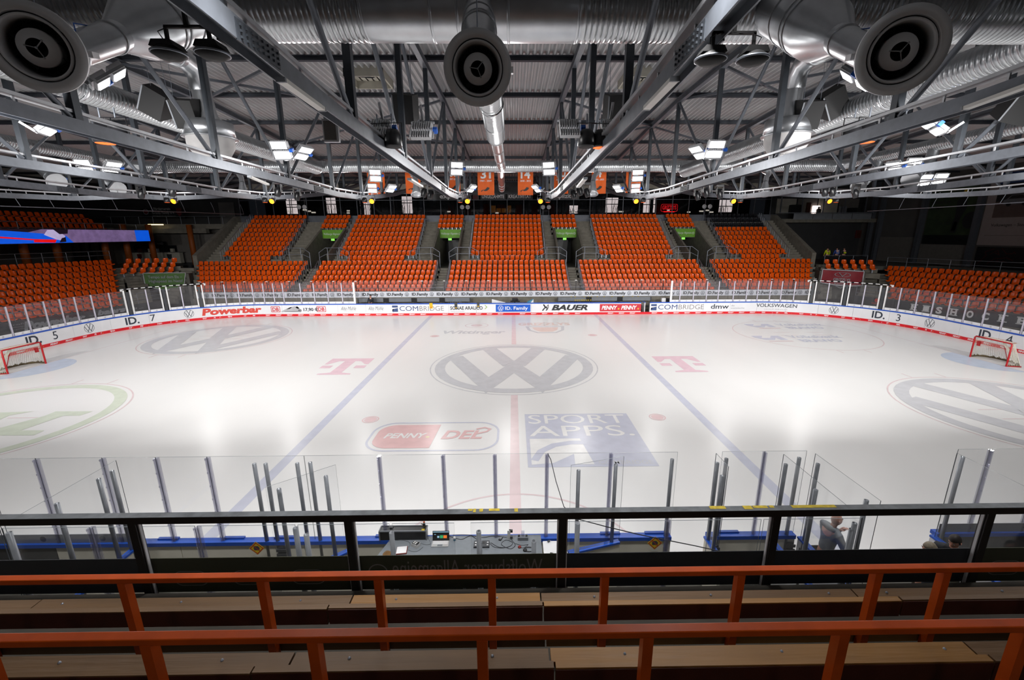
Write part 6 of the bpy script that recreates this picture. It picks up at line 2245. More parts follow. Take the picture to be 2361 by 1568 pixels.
# cloths over the corner gates and the dark tunnels behind
for sx, pts, m, txt, lb in ((-1, ((330, 630), (428, 629), (424, 660), (336, 659)), 'banner_green_dark', ('Tempo auf dem Eis –', 'Highspeed im Netz!'), 'green banner cloth with pale lettering over the left corner gate'), (1, ((1897, 621), (1992, 626), (1988, 659), (1891, 651)), 'banner_red', ('GRIZZLYS', 'WOLFSBURG'), 'dark red banner cloth with white border over the right corner gate')):
    d_ = Vector((math.cos(.36), -sx * math.sin(.36) * 1, 0))
    P0 = at(pts[0][0], pts[0][1], Y=19.6 if sx < 0 else 20.6)
    nrm = Vector((d_.y, -d_.x, 0))

    def onpl(u, v):
        dd = _r2 * ((u - PU) / FPX) - _u2 * ((v - PV) / FPX) + _f
        return CAM + dd * ((P0 - CAM).dot(nrm) / dd.dot(nrm))
    Q = [onpl(*p) for p in pts]
    t = thing('gate_banner', lb, 'banner', tuple(P0))
    n = 9
    vs = []
    for j in range(4):
        fj = j / 3
        for k in range(n):
            g = k / (n - 1)
            p = Q[0].lerp(Q[1], g).lerp(Q[3].lerp(Q[2], g), fj) + nrm * .06 * math.sin(k * 1.1 + j) - UZ * .38 * (math.sin(PI * g)) * (fj if sx < 0 else fj * .4)
            vs.append(tuple(p))
    MB().add(vs, [(j * n + k, j * n + k + 1, (j + 1) * n + k + 1, (j + 1) * n + k) for j in range(3) for k in range(n - 1)], True).build('banner_cloth', m, t)
    ed = [vs[k] for k in range(n)] + [vs[n - 1 + n * j] for j in (1, 2, 3)] + [vs[3 * n + k] for k in range(n - 2, -1, -1)] + [vs[n * j] for j in (2, 1)]
    MB().tube([Vector(e) + nrm * .02 for e in ed], .06 if sx > 0 else .04, 4, closed=True).build('hem', 'banner_edge', t)
    W_ = (Q[1] - Q[0]).length
    mid = (Q[0] + Q[1]) / 2 + nrm * .09
    xd = (Q[1] - Q[0]).normalized()
    b = MB().use('print_dim')
    if sx < 0:
        b.flat(textfit(txt[0], W_ * .8, .26, .01), mid - UZ * .5, xd, UZ).flat(textfit(txt[1], W_ * .8, .26, .01), mid - UZ * .9, xd, UZ)
    else:
        b.flat(textfit(txt[0], W_ * .42, .26, .03), mid - UZ * 1.05, xd, UZ)
        b.flat(ring2d(.62, .68, 32, sy=.33), mid - UZ * .42, xd, UZ)
        b.flat(stroke([(-.3, .16), (0, -.16), (.3, .16)], .05), mid - UZ * .42, xd, UZ)
        b.flat(frame2d([(-.6, 0), (.6, 0), (.45, -.42), (0, -.62), (-.45, -.42)], [(-.54, -.05), (.54, -.05), (.4, -.39), (0, -.56), (-.4, -.39)]), mid - UZ * 1.15, xd, UZ)
        b.flat(textfit(txt[1], W_ * .22, .1, .01), mid - UZ * 1.4, xd, UZ)
    b.build('banner_lettering', None, t)
    c = (Q[0] + Q[1]) / 2
    b = MB()
    for s_ in (-1, 1):
        e = c + xd * s_ * (W_ / 2 + .1)
        b.bar((e.x, e.y, 1.6), (e.x - nrm.x * 5, e.y - nrm.y * 5, 1.6), .25, 3.3)
    e = c - nrm * 4.5
    b.bar((e - xd * W_ / 2).to_tuple()[:2] + (1.6,), (e + xd * W_ / 2).to_tuple()[:2] + (1.6,), .2, 3.3)
    b.build('wall_gate_%s' % ('left' if sx < 0 else 'right'), 'concrete_dark', kind='structure')
    e = c - nrm * 2.4
    MB().bar((e - xd * (W_ / 2 + .2)).to_tuple()[:2] + (2.6,), (e + xd * (W_ / 2 + .2)).to_tuple()[:2] + (2.6,), 4.6, .3).build('ceiling_gate', 'concrete_dark', kind='structure')

# corner stands: front walls with dark banners, rails
for side, base, dr, nn, zm, t_, sh, rows in CORNER:
    lbl = 'left' if side < 0 else 'right'
    e0 = base - nn * 1.15 + dr * (2.6 if side < 0 else 2.2)
    L = 26
    zt_ = 1.12 if side < 0 else 1.08
    c = e0 - dr * L / 2
    b = MB()
    b.bar((e0.x, e0.y, .55), (e0.x - dr.x * L, e0.y - dr.y * L, .55), .2, 1.1)
    b.build('wall_corner_%s' % lbl, 'concrete', kind='structure')
    t = thing('corner_banner', 'dark banner with %s lettering below the %s corner stand' % ('silver Powerbar' if side < 0 else 'white EISHOCKEY', lbl), 'banner', tuple(c))
    fo = e0 - nn * .13
    rd = dr if side < 0 else -dr          # reading direction seen from the ice
    b = MB()
    o_ = Vector((fo.x - (dr.x * L if side < 0 else 0), fo.y - (dr.y * L if side < 0 else 0), 0))
    b.poly([(0, .1), (L, .1), (L, zt_), (0, zt_)], o_, rd, UZ, .01)
    b.build('banner_cloth', 'banner_dark', t)
    o_ = o_ - nn * .025

    def s_of(u, v=700):
        dd = _r2 * ((u - PU) / FPX) - _u2 * ((v - PV) / FPX) + _f
        return (CAM + dd * ((o_ - CAM).dot(nn) / dd.dot(nn)) - o_).dot(rd)
    b = MB().use('print_dim')
    if side < 0:
        a0, a1 = s_of(50, 740), s_of(196, 725)
        v_, f_ = textfit('Powerbar', a1 - a0, .56, .06, .2)
        b.flat((v_, f_), o_ + rd * (a0 + a1) / 2 + UZ * .42, rd, UZ)
        b.use('banner_dark')
        for k in range(5):
            b.flat(rect2d(a0 - .1, a1 + .2, .52 + .09 * k, .535 + .09 * k), o_ - nn * .004, rd, UZ)
        a0, a1 = s_of(222, 715), s_of(288, 705)
        b.use('print_dim').flat(textfit('bahrs', a1 - a0, .38, .06, .25), o_ + rd * (a0 + a1) / 2 + UZ * .68, rd, UZ)
        a2 = s_of(316, 703)
        b.flat(textfit('Jembke', (a2 - a1) * .9, .2, .01, .25), o_ + rd * (a1 + a2) / 2 + UZ * .72, rd, UZ)
        b.flat(textfit('Wir lieben unsere Region.', (s_of(293, 715) - a0) * 1.0, .17, .01), o_ + rd * (a0 + s_of(293, 715)) / 2 + UZ * .4, rd, UZ)
        b.flat(rect2d(s_of(204, 722), s_of(220, 722), .72, .74), o_, rd, UZ).flat(rect2d(s_of(319, 705), s_of(330, 705), .72, .74), o_, rd, UZ)
        for k, (tx, zz) in enumerate((('Profil', .85), ('Meinungen', .68), ('Training', .52))):
            a0 = s_of(20, 760)
            b.flat(textfit(tx, .9, .1), o_ + rd * (a0 + .5) + UZ * zz, rd, UZ)
    else:
        us = [(2108, 704), (2136, 708), (2165, 715), (2198, 722), (2235, 730), (2270, 738), (2308, 748), (2350, 758)]
        b.use('print_white')
        for ch, (u, v) in zip('EISHOCKEY', us):
            b.flat(textfit(ch, .42, .5, .05), o_ + rd * s_of(u, v) + UZ * .42, rd, UZ)
            for zz in (.39, .87):
                if ch in 'EIHKY':
                    b.flat(rect2d(-.27, .27, 0, .07), o_ + rd * s_of(u, v) + UZ * zz, rd, UZ)
        b.use('print_red').flat(disc2d(.18), o_ + rd * s_of(2022, 690) + UZ * .85, rd, UZ).flat(textfit('GRIZZLYS', .8, .12, .02), o_ + rd * s_of(2022, 690) + UZ * .5, rd, UZ)
    b.build('banner_lettering', None, t)
    t = thing('corner_rail', 'grey tube railing in front of the %s corner stand' % lbl, 'railing', tuple(c))
    for z in (1.35, 1.7, 2.05):
        MB().tube([(e0.x, e0.y, z), (e0.x - dr.x * L, e0.y - dr.y * L, z)], .022, 5).build('tube', 'rail_zinc', t)
    for k in range(14):
        q = e0 - dr * (L * k / 13)
        MB().tube([(q.x, q.y, 1.0), (q.x, q.y, 2.05)], .022, 5).build('post', 'rail_zinc', t)
    # back rail on top of the stand
    q0 = base + nn * (.8 * rows + .3) + dr * (sh * rows)
    zt_ = zm + t_ * rows
    t = thing('back_rail', 'dark tube railing behind the top row of the %s corner stand' % lbl, 'railing', tuple(q0))
    for z in (zt_ + .2, zt_ + .6):
        MB().tube([(q0.x, q0.y, z), (q0.x - dr.x * 20, q0.y - dr.y * 20, z)], .025, 5).build('tube', 'rail_zinc', t)
    for k in range(12):
        q = q0 - dr * (1.7 * k)
        MB().tube([(q.x, q.y, zt_ - .6), (q.x, q.y, zt_ + .6)], .025, 5).build('post', 'rail_zinc', t)
    # stair between the corner stand and the gate block
    b = MB()
    for k in range(12):
        p = base + nn * (.42 * k - .6) + dr * (1.3 + sh * .52 * k)
        w_ = Vector((dr.x, dr.y, 0))
        zt2 = .75 + .24 * k
        vs = [(g.x, g.y, z) for z in (zt2 - .4, zt2) for g in (p - w_ * .75 - nn * .21, p + w_ * .75 - nn * .21, p + w_ * .75 + nn * .25, p - w_ * .75 + nn * .25)]
        b.add(vs, [(0, 3, 2, 1), (4, 5, 6, 7), (0, 1, 5, 4), (1, 2, 6, 5), (2, 3, 7, 6), (3, 0, 4, 7)])
    b.build('stair_floor', 'concrete', kind='structure')
    b = MB()
    for k in range(10):
        p = Vector((base.x + side * 2.6, base.y + 4.0 + .35 * k, 0)) if side < 0 else Vector((base.x - .2 + .2 * k - 1.2, base.y + 3.2 + .35 * k, 0))
        b.box(p.x - .8 + (3.6 if side < 0 else -2.2), p.x + .6 + (3.6 if side < 0 else -2.2), p.y, p.y + .4, .5 + .3 * k, 1.0 + .3 * k)
    b.build('stair_floor', 'concrete', kind='structure')

# ---------------------------------------------------------------- right side: wall panels, posters, concourse, balcony box
WX = 46.
box('wall_right', WX, WX + .3, -30, 36, 0, 14.3, 'wall_grey', kind='structure')
box('floor_concourse_right', 33.5, WX, 22, 36, 3.2, 3.6, 'concrete_dark', kind='structure')
box('floor_concourse_side', 44.5, WX, -10, 24, 3.2, 3.6, 'concrete_dark', kind='structure')
for u in (2010, 2030, 2125, 2252):
    p = at(u, 520, X=WX - .1)
    box('column_wall', WX - .45, WX, p.y - .2, p.y + .2, 3.6, 13.5, 'frame_grey', kind='structure')


def wallposter(name, label, u0, u1, z0, z1, m):
    a, c = at(u0, 540, X=WX - .06), at(u1, 540, X=WX - .06)
    t = thing(name, label, 'poster', (WX - .06, (a.y + c.y) / 2, z0))
    MB().box(WX - .1, WX - .05, c.y, a.y, z0, z1).build('sheet', m, t)
    return t, Vector((WX - .105, a.y, z0)), a.y - c.y


YD = Vector((0, -1, 0))
t, o_, w = wallposter('wall_poster', 'dark green hockey school poster on the right wall', 2130, 2245, 5.75, 11.6, 'poster_green')
b = MB()
b.use('lounge_black').flat(rect2d(0, w, 0, .95), o_, YD, UZ)
for k, tx in enumerate(('Die Audi BKK', 'Eishockey-', 'schule.')):
    b.flat(move2d(textfit(tx, h=.36, bold=.02, cx=False), .25, 4.75 - .55 * k), o_, YD, UZ)
b.flat(move2d(textfit('LOS GEHT ES', h=.3, cx=False), 1.2, 2.0), o_, YD, UZ)
b.use('lounge_black').flat(poly2d((2.9, 1.2), (3.5, 1.2), (3.6, 2.4), (4.1, 3.6), (3.9, 4.7), (3.4, 4.9), (3.0, 4.3), (3.1, 3.0)), o_, YD, UZ)
b.use('wear_yellow').flat(poly2d((3.4, 4.95), (3.8, 4.95), (3.9, 5.4), (3.5, 5.5)), o_, YD, UZ).flat(poly2d((3.0, 1.4), (3.4, 1.4), (3.5, 2.2), (3.2, 2.3)), o_, YD, UZ)
b.use('lounge_black').flat(disc2d(.75, 20, 1.1), o_ + YD * 4.7 + UZ * 2.4, YD, UZ)
b.use('print_grey').flat(move2d(textfit('www', h=.1, cx=False), .3, .5), o_, YD, UZ).flat(move2d(textfit('WIR SIND DABEI', h=.1, cx=False), w - 1.8, .45), o_, YD, UZ)
b.build('poster_print', None, t)
t, o_, w = wallposter('wall_poster', 'white poster with two cars on the right wall at the picture edge', 2258, 2480, 5.75, 12.6, 'poster_white')
b = MB()
b.use('poster_road').flat(rect2d(.8, w, 2.55, 4.0), o_, YD, UZ)
b.use('lounge_black').flat(rect2d(.8, w, 4.0, 5.6), o_, YD, UZ)
b.use('poster_blue').flat(rect2d(.8, w, 5.6, 6.6), o_, YD, UZ)
b.build('poster_picture', None, t)
for x, s_, m in ((2.6, 1.0, 'car_grey'), (4.6, 1.15, 'car_red')):
    b = MB()
    b.use(m).flat(poly2d((-1.1, 0), (1.1, 0), (1.15, .35), (.7, .5), (.4, .85), (-.5, .85), (-.9, .5), (-1.15, .4)), o_ + YD * x + UZ * 3.7 - Vector((.004, 0, 0)), YD * s_, UZ * s_)
    b.use('lounge_black').flat(poly2d((-.75, .5), (.6, .5), (.38, .8), (-.48, .8)), o_ + YD * x + UZ * 3.7 - Vector((.008, 0, 0)), YD * s_, UZ * s_)
    for q in (-.65, .65):
        b.flat(disc2d(.2, 14), o_ + (YD * (x + q * s_)) + UZ * 3.72 - Vector((.008, 0, 0)), YD, UZ)
    b.build('car_print', None, t)
MB().use('lounge_black').flat(move2d(textfit('Volkswagen – Stolzer Partner der Grizzlys', h=.26, bold=.01, cx=False), .9, 1.75), o_, YD, UZ).flat(rect2d(.5, w, .9, .92), o_, YD, UZ).build('poster_lettering', None, t)
t, o_, w = wallposter('wall_panel', 'black panel with orange outline drawing low on the right wall', 2262, 2480, 3.6, 5.6, 'lounge_black')
b = MB().use('lounge_red')
for P in ([(.3, .3), (1.0, 1.2), (.8, 1.5), (1.6, 1.85)], [(1.3, 1.3), (1.9, 1.7), (2.1, 1.3), (1.7, 1.45)], [(1.2, .4), (1.8, .9), (2.8, 1.05), (3.4, .8)], [(2.2, 1.9), (2.7, 1.4), (3.2, 1.45), (3.3, 1.6), (3.45, 1.4)], [(1.7, .55), (2.1, .75), (2.3, .65), (2.6, .72), (2.9, .6)]):
    b.flat(stroke(P, .05), o_, YD, UZ)
b.build('outline_drawing', None, t)
for u0, u1, z0, z1 in ((2032, 2120, 3.6, 6.45), (2128, 2248, 3.6, 5.7)):
    a, c = at(u0, 540, X=WX - .06), at(u1, 540, X=WX - .06)
    box('trim_panel', WX - .12, WX - .02, c.y, a.y, z0, z1, 'wall_light', kind='structure')
# boxes behind glass above the right concourse
p, q = at(1790, 505, Y=34), at(2000, 505, Y=34)
box('floor_balcony_right', p.x, WX, 33.2, 35.6, 8.25, 8.7, 'concrete', kind='structure')
t = thing('balcony_balustrade', 'pale glass balcony panels under the right hand box windows', 'balustrade', (p.x, 33.2, 8.7))
xs = [p.x + 1.6 + (q.x - p.x - 1.8) * k / 4 for k in range(5)]
for k in range(4):
    MB().box(xs[k] + .04, xs[k + 1] - .04, 33.15, 33.19, 8.62, 9.35).build('panel', 'mid_grey', t)
MB().box(p.x - .3, q.x, 33.12, 33.2, 9.38, 9.46).build('handrail', 'rail_zinc', t)
t = thing('box_window', 'row of box windows with dim interior above the right concourse', 'window', (p.x, 34.4, 9.4))
xs = [p.x + .6 + (q.x - p.x - .8) * k / 4 for k in range(5)]
for k in range(5):
    MB().box(xs[k] - .06, xs[k] + .06, 34.35, 34.45, 9.4, 11.4).build('mullion', 'frame_grey', t)
    if k < 4:
        pane((xs[k] + .07, 34.4), (xs[k + 1] - .07, 34.4), 9.4, 11.4, m='glass_rail', edge=False).build('glass_pane', None, t)
        MB().box(xs[k] + .1, xs[k + 1] - .1, 35.5, 35.56, 9.4, 11.3).build('back_wall', ('wall_cream', 'wall_light', 'wall_cream', 'wall_light')[k], t)
for u, w_, h_, m in ((1830, 1.3, 1.1, 'lounge_black'), (1880, .9, 1.0, 'daylight'), (1884, .45, .8, 'lounge_black'), (1942, .9, .9, 'mid_grey'), (1962, 1.0, .7, 'lounge_black'), (1862, .5, 1.4, 'red_board')):
    c = at(u, 490, Y=35.3)
    b = MB()
    if m == 'lounge_black' and w_ < .6:
        b.lathe([(.0, 9.4), (.25, 9.4), (.3, 9.9), (.1, 10.05), (.13, 10.2), (.0, 10.32)], 12, Matrix.Translation((c.x, 35.1, 0)))
    else:
        b.box(c.x - w_ / 2, c.x + w_ / 2, 35.2 if m != 'lounge_black' else 34.9, 35.4, 9.4, 9.4 + h_)
    b.build('interior_item', m, t)
t = thing('concourse_rail', 'dark railing along the edge of the right concourse', 'railing', (36, 24.4, 3.6))
p, q = at(1903, 586, Y=25), at(2001, 589, Y=25)
for z in (4.55,):
    MB().tube([(p.x, 25, z), (q.x, 25, z)], .03, 5).build('handrail', 'rail_zinc', t)
for k in range(4):
    x = p.x + (q.x - p.x) * k / 3
    MB().tube([(x, 25, 3.4), (x, 25, 4.55)], .03, 5).build('post', 'rail_zinc', t)
MB().box(p.x, q.x, 25.02, 25.05, 3.6, 4.4).build('infill', 'lounge_black', t)
t = thing('wall_case', 'small red case on the wall of the right concourse', 'case', (40, 35.5, 6.4))
c = at(1979, 540, Y=35.5)
MB().box(c.x - .35, c.x + .35, 35.4, 35.6, c.z - .5, c.z + .5).build('body', 'lounge_red', t)
MB().box(c.x - .3, c.x + .3, 35.38, 35.4, c.z - .45, c.z + .45).build('front_plate', 'red_board', t)


# ---------------------------------------------------------------- team benches behind the far boards
def bench_back(label, u0, u1, z0, z1, y):
    a, c = at(u0, 695, Y=y).x, at(u1, 695, Y=y).x
    t = thing('team_bench', label, 'bench', ((a + c) / 2, y, 0))
    MB().box(a, c, y, y + .06, z0, z1).build('backrest', 'mid_grey', t)
    MB().box(a, c, y - .5, y, .42, .48).build('seat', 'dark_grey', t)
    n = max(2, int((c - a) / 2.2))
    for k in range(n + 1):
        x = a + (c - a) * k / n
        MB().box(x - .04, x + .04, y - .05, y + .1, 0, z1).build('leg', 'dark_grey', t)
    for k in range(1, n):
        x = a + (c - a) * k / n
        MB().box(x - .25, x + .25, y - .07, y - .01, z0 - .05, z1 + .02).build('dark_pad', 'black_plastic', t)


bench_back('long grey bench back behind the left half of the far boards', 826, 1084, .92, 1.27, 16.9)
bench_back('long grey bench back behind the right half of the far boards', 1286, 1500, .92, 1.27, 16.9)
for i, u in enumerate((1039, 1044, 1049, 1054, 1059, 1063)):
    p = at(u, 697, Y=15.6)
    t = thing('drink_bottle', 'pale drink bottle in the row behind the far boards, %s from the left' % nth(i + 1), 'bottle', (p.x, 15.6, .95))
    MB().lathe([(0, .95), (.045, .95), (.045, 1.15), (.02, 1.2), (0, 1.2)], 10, Matrix.Translation((p.x, 15.6, 0))).build('body', 'clear_post', t)
    MB().lathe([(.024, 1.2), (.024, 1.26), (0, 1.26)], 8, Matrix.Translation((p.x, 15.6, 0))).build('cap', 'cyan_cap', t)
box('shelf_bench', -9, 11, 15.4, 15.75, .9, .95, 'dark_grey', label='narrow dark shelf behind the far boards', cat='shelf')
for i, u in enumerate((1326, 1330.5, 1335, 1340, 1344, 1348, 1353, 1357, 1362)):
    p = at(u, 694, Y=15.6)
    t = thing('yellow_bottle', 'small bottle with yellow cap behind the far boards, %s from the left' % nth(i + 1), 'bottle', (p.x, 15.6, .95))
    MB().lathe([(0, .95), (.05, .95), (.05, 1.1), (.03, 1.14), (0, 1.14)], 8, Matrix.Translation((p.x, 15.6, 0))).build('body', 'banner_dark', t)
    MB().lathe([(.045, 1.14), (.045, 1.24), (0, 1.25)], 8, Matrix.Translation((p.x, 15.6, 0))).build('cap', 'wear_yellow', t)
for i, u in enumerate((1317, 1326, 1347, 1356, 1364, 1377, 1393, 1411, 1436, 1458, 1471)):
    p = at(u, 688, Y=16.95)
    t = thing('hook', 'small yellow hook along the right bench back, %s from the left' % nth(i + 1), 'hook', (p.x, 16.95, 1.27))
    MB().box(p.x - .04, p.x + .04, 16.9, 16.97, 1.27, 1.36).build('body', 'wear_yellow', t)
    MB().box(p.x - .015, p.x + .015, 16.88, 16.9, 1.29, 1.34).build('peg', 'black_plastic', t)
for nm, lb, cat, u, w, z0, m in (('towel', 'yellow towel hanging over the far boards', 'towel', 993.5, .28, .62, 'sign_yellow'), ('towel', 'dark grey towel hanging over the far boards', 'towel', 1051, .24, .55, 'dark_grey'), ('towel', 'dark towel with orange print hanging over the far boards', 'towel', 1102.5, .22, .68, 'dark_grey')):
    p = at(u, 700, Y=14.95)
    t = thing(nm, lb, cat, (p.x, 14.96, 1.08))
    MB().box(p.x - w / 2, p.x + w / 2, 14.955, 14.975, z0, 1.085).box(p.x - w / 2, p.x + w / 2, 14.955, 15.15, 1.08, 1.1).build('cloth', m, t)
    MB().flat(rect2d(-.06, .06, 0, .08), (p.x, 14.95, z0 + .08), XA, UZ).build('print', 'print_yellow' if m == 'dark_grey' else 'print_red', t)
p = at(1150, 694, Y=15.5)
t = thing('white_partition', 'white sloped partition panel behind the blue advert', 'panel', (p.x, 15.5, .9))
a, c = at(1134, 694, Y=15.5).x, at(1165, 694, Y=15.5).x
MB().poly([(0, 0), (c - a, 0), (c - a, .12), (0, .42)], (a, 15.5, .93), XA, UZ, .04).build('panel', 'print_white', t)
MB().bar((a, 15.5, .5), (a, 15.5, 1.38), .05, .05).build('post', 'dark_grey', t)
p = at(1187, 694, Y=15.7)
t = thing('video_camera', 'black camera gear standing at the red line behind the far boards', 'camera', (p.x, 15.7, 0))
MB().box(p.x - .25, p.x + .25, 15.6, 15.9, 1.15, 1.4).box(p.x - .4, p.x + .45, 15.65, 15.85, 1.05, 1.17).build('body', 'black_plastic', t)
MB().tube([(p.x + .25, 15.55, 1.28), (p.x + .25, 15.3, 1.28)], .07, 10).build('lens', 'black_matt', t)
for s in (-.3, 0, .3):
    MB().bar((p.x, 15.75, 1.1), (p.x + s, 15.75 + abs(s), 0), .03, .03).build('leg', 'black_plastic', t)
p = at(1222, 694, Y=15.6)
t = thing('cloth_heap', 'blue and white cloth on the shelf right of the camera gear', 'cloth', (p.x, 15.6, .95))
MB().add([(p.x - .3, 15.5, .95), (p.x + .35, 15.5, .95), (p.x + .35, 15.8, .95), (p.x - .3, 15.8, .95), (p.x + .3, 15.65, 1.34), (p.x - .2, 15.65, 1.12)], [(0, 1, 4, 5), (1, 2, 4), (2, 3, 5, 4), (3, 0, 5)]).build('cloth', 'cyan_cap', t)
MB().poly([(0, 0), (.3, .0), (.3, .36)], (p.x, 15.49, .96), XA, UZ, .01).build('white_fold', 'print_white', t)
t = thing('white_boxes', 'white and black equipment boxes at the right end of the far bench', 'box', (13.2, 15.8, .9))
a = at(1525, 694, Y=15.8).x
MB().box(a, a + .35, 15.7, 16.0, .9, 1.32).build('white_case', 'print_white', t)
MB().box(a + .45, a + .8, 15.7, 16.0, .9, 1.3).build('black_case', 'black_plastic', t)
for x in (a - .02, a + .37):
    MB().box(x, x + .04, 15.68, 16.02, .0, 1.0).build('leg', 'dark_grey', t)

# ---------------------------------------------------------------- people


def with_skin_layer(me):
    bm = bmesh.new()
    bm.from_mesh(me)
    bm.verts.layers.skin.verify()
    bm.to_mesh(me)
    bm.free()


def head_mesh(b, c, fw, rt, up, s=1.):
    """head with brow, nose, eyes, mouth, ears about centre c"""
    M = Matrix((rt, fw, up)).transposed()
    n, m = 20, 14
    vs, fs = [], []
    for i in range(m + 1):
        a = PI * i / m
        for k in range(n):
            t = 2 * PI * k / n
            x, y, z = math.sin(a) * math.sin(t), math.sin(a) * math.cos(t), math.cos(a)
            wx = .076 * (1 - .22 * max(0, -z) ** 1.4)
            ly = .097 * (1 - .10 * max(0, -z))
            q = Vector((x * wx, y * ly + (.012 if z < 0 and y > 0 else 0) - .006, z * .122))
            if y > .86 and abs(x) < .3:
                if -.42 < z < .12:
                    q.y += .024 * (1 - abs(x) / .3) * (1 - abs(z + .2) / .33 * .7)
                if -.62 < z <= -.48:
                    q.y += .006
            if .1 < z < .25 and y > .6:
                q.y += .005
            vs.append(Vector(c) + M @ (q * s))
    for i in range(m):
        for k in range(n):
            fs.append((i * n + k, i * n + (k + 1) % n, (i + 1) * n + (k + 1) % n, (i + 1) * n + k))
    b.add(vs, fs, True)
    for e in (-1, 1):
        b.sphere(Vector(c) + M @ (Vector((e * .078, -.008, -.01)) * s), (.012 * s, .022 * s, .034 * s), 8, 6, M)
    return M


def person(label, foot, face, H=1.8, lean=(0, 0), arms=None, top='jacket_black', legs='trouser_dark', hair='hair_dark', look=(0, 0), hood=False, hands=True, vest=None, seat=False):
    """face = heading angle (0 looks along +y); arms = [(elbow, hand)] for left and right in (right, forward, up) metres from the foot point"""
    k = H / 1.8
    foot = Vector(foot)
    rt = Vector((math.cos(face), -math.sin(face), 0))
    fw = Vector((math.sin(face), math.cos(face), 0))
    up = Vector((0, 0, 1))
    t = thing('person', label, 'person', tuple(foot))
    P = lambda x, y, z: foot + (rt * x + fw * y + up * z) * k
    lx, ly = lean
    L = lambda x, y, z: P(x + lx * max(0, z - .95), y + ly * max(0, z - .95), z)
    arms = arms or [((-.27, .02, 1.13), (-.25, .14, .88)), ((.27, .02, 1.13), (.25, .14, .88))]
    sh = [L(-.19, 0, 1.44), L(.19, 0, 1.44)]
    el = [P(*a[0]) for a in arms]
    ha = [P(*a[1]) for a in arms]
    g = .012 * k

    def chain(extra, leg=True, arm=True, r=1.):
        N = [(L(0, 0, .97), ((.15 * k + extra) * r, (.11 * k + extra) * r)), (L(0, .0, 1.1), ((.14 * k + extra) * r, (.105 * k + extra) * r)), (L(0, .01, 1.28), ((.165 * k + extra) * r, (.12 * k + extra) * r)), (L(0, 0, 1.43), ((.13 * k + extra) * r, (.09 * k + extra) * r)), (L(0, .01, 1.53), .055 * k + extra * .5)]
        E = [(0, 1), (1, 2), (2, 3), (3, 4)]
        if arm:
            for s in (0, 1):
                b0 = len(N)
                w = ha[s] + (el[s] - ha[s]).normalized() * .07 * k
                N += [(sh[s], .068 * k + extra), (el[s], .048 * k + extra), (w, .033 * k + extra)]
                E += [(3, b0), (b0, b0 + 1), (b0 + 1, b0 + 2)]
        return N, E
    N, E = chain(0)
    for s in (-1, 1):
        b0 = len(N)
        N += [(P(s * .1, 0, .88), .085 * k), (P(s * .11, .02, .5), .06 * k), (P(s * .11, 0, .1), .042 * k)]
        E += [(0, b0), (b0, b0 + 1), (b0 + 1, b0 + 2)]
    body = skinned('body', N, E, 'skin', t)
    # head and hands join the body mesh
    b = MB()
    hy, hp = look
    hf = (fw * math.cos(hy) + rt * math.sin(hy)) * math.cos(hp) + up * math.sin(hp)
    hr = Vector((hf.y, -hf.x, 0)).normalized()
    hu = hr.cross(hf).normalized()
    hc = L(0, .035, 1.67)
    M = head_mesh(b, hc, hf, hr, hu, k)
    b.tube([L(0, .0, 1.45), L(0, .01, 1.55), hc - hu * .06 * k], [.06 * k, .054 * k, .05 * k], 12)
    if hands:
        for s in (0, 1):
            d = (ha[s] - el[s]).normalized()
            side = d.cross(up)
            side = side.normalized() if side.length > .1 else rt
            nrm = side.cross(d).normalized()
            w = ha[s] + (el[s] - ha[s]).normalized() * .08 * k
            b.tube([w, ha[s] - d * .03 * k, ha[s] + d * .02 * k], [.026 * k, .036 * k, .034 * k], 8)
            for j, ln in enumerate((.062, .074, .07, .056)):
                o_ = ha[s] + d * .015 * k + side * (.028 - .0185 * j) * k
                b.tube([o_, o_ + d * ln * .5 * k, o_ + d * ln * .8 * k - nrm * .018 * k, o_ + d * ln * .85 * k - nrm * .036 * k], [.0095 * k, .009 * k, .0085 * k, .006 * k], 6)
            o_ = ha[s] - d * .03 * k + side * (.034 if s == 0 else -.034) * k
            q = side * (1 if s == 0 else -1)
            b.tube([o_, o_ + (q * .022 + d * .022 - nrm * .012) * k, o_ + (q * .024 + d * .05 - nrm * .03) * k], [.012 * k, .0105 * k, .008 * k], 6)
    hm = b.mesh('head', 'skin')
    bm = bmesh.new()
    bm.from_mesh(body.data)
    bm.from_mesh(hm)
    bm.to_mesh(body.data)
    bm.free()
    # eyes, brows and mouth
    b = MB()
    for e in (-1, 1):
        b.use('print_white').sphere(hc + M @ (Vector((e * .03, .079, .012)) * k), .012 * k, 8, 6)
        b.use('hair_dark').sphere(hc + M @ (Vector((e * .03, .0865, .012)) * k), .006 * k, 6, 4)
        b.bar(hc + M @ (Vector((e * .015, .092, .036)) * k), hc + M @ (Vector((e * .048, .08, .036)) * k), .008 * k, .006 * k)
    b.use('red_board').bar(hc + M @ (Vector((-.022, .086, -.066)) * k), hc + M @ (Vector((.022, .086, -.066)) * k), .006 * k, .006 * k)
    b.build('face_features', None, t)
    # clothes
    N, E = chain(g)
    skinned('vest' if vest else 'top', N, E, vest or top, t)
    N = [(P(0, 0, .98), (.155 * k, .12 * k))]
    E = []
    for s in (-1, 1):
        b0 = len(N)
        N += [(P(s * .1, 0, .86), .1 * k), (P(s * .11, .02, .5), .078 * k), (P(s * .11, .0, .08), .07 * k)]
        E += [(0, b0), (b0, b0 + 1), (b0 + 1, b0 + 2)]
    skinned('trousers', N, E, legs, t)
    b = MB()
    for s in (-1, 1):
        b.tube([P(s * .11, -.05, .045), P(s * .11, .06, .045), P(s * .12, .19, .03)], [.045 * k, .05 * k, .03 * k], 8)
    b.build('shoes', 'black_plastic', t)
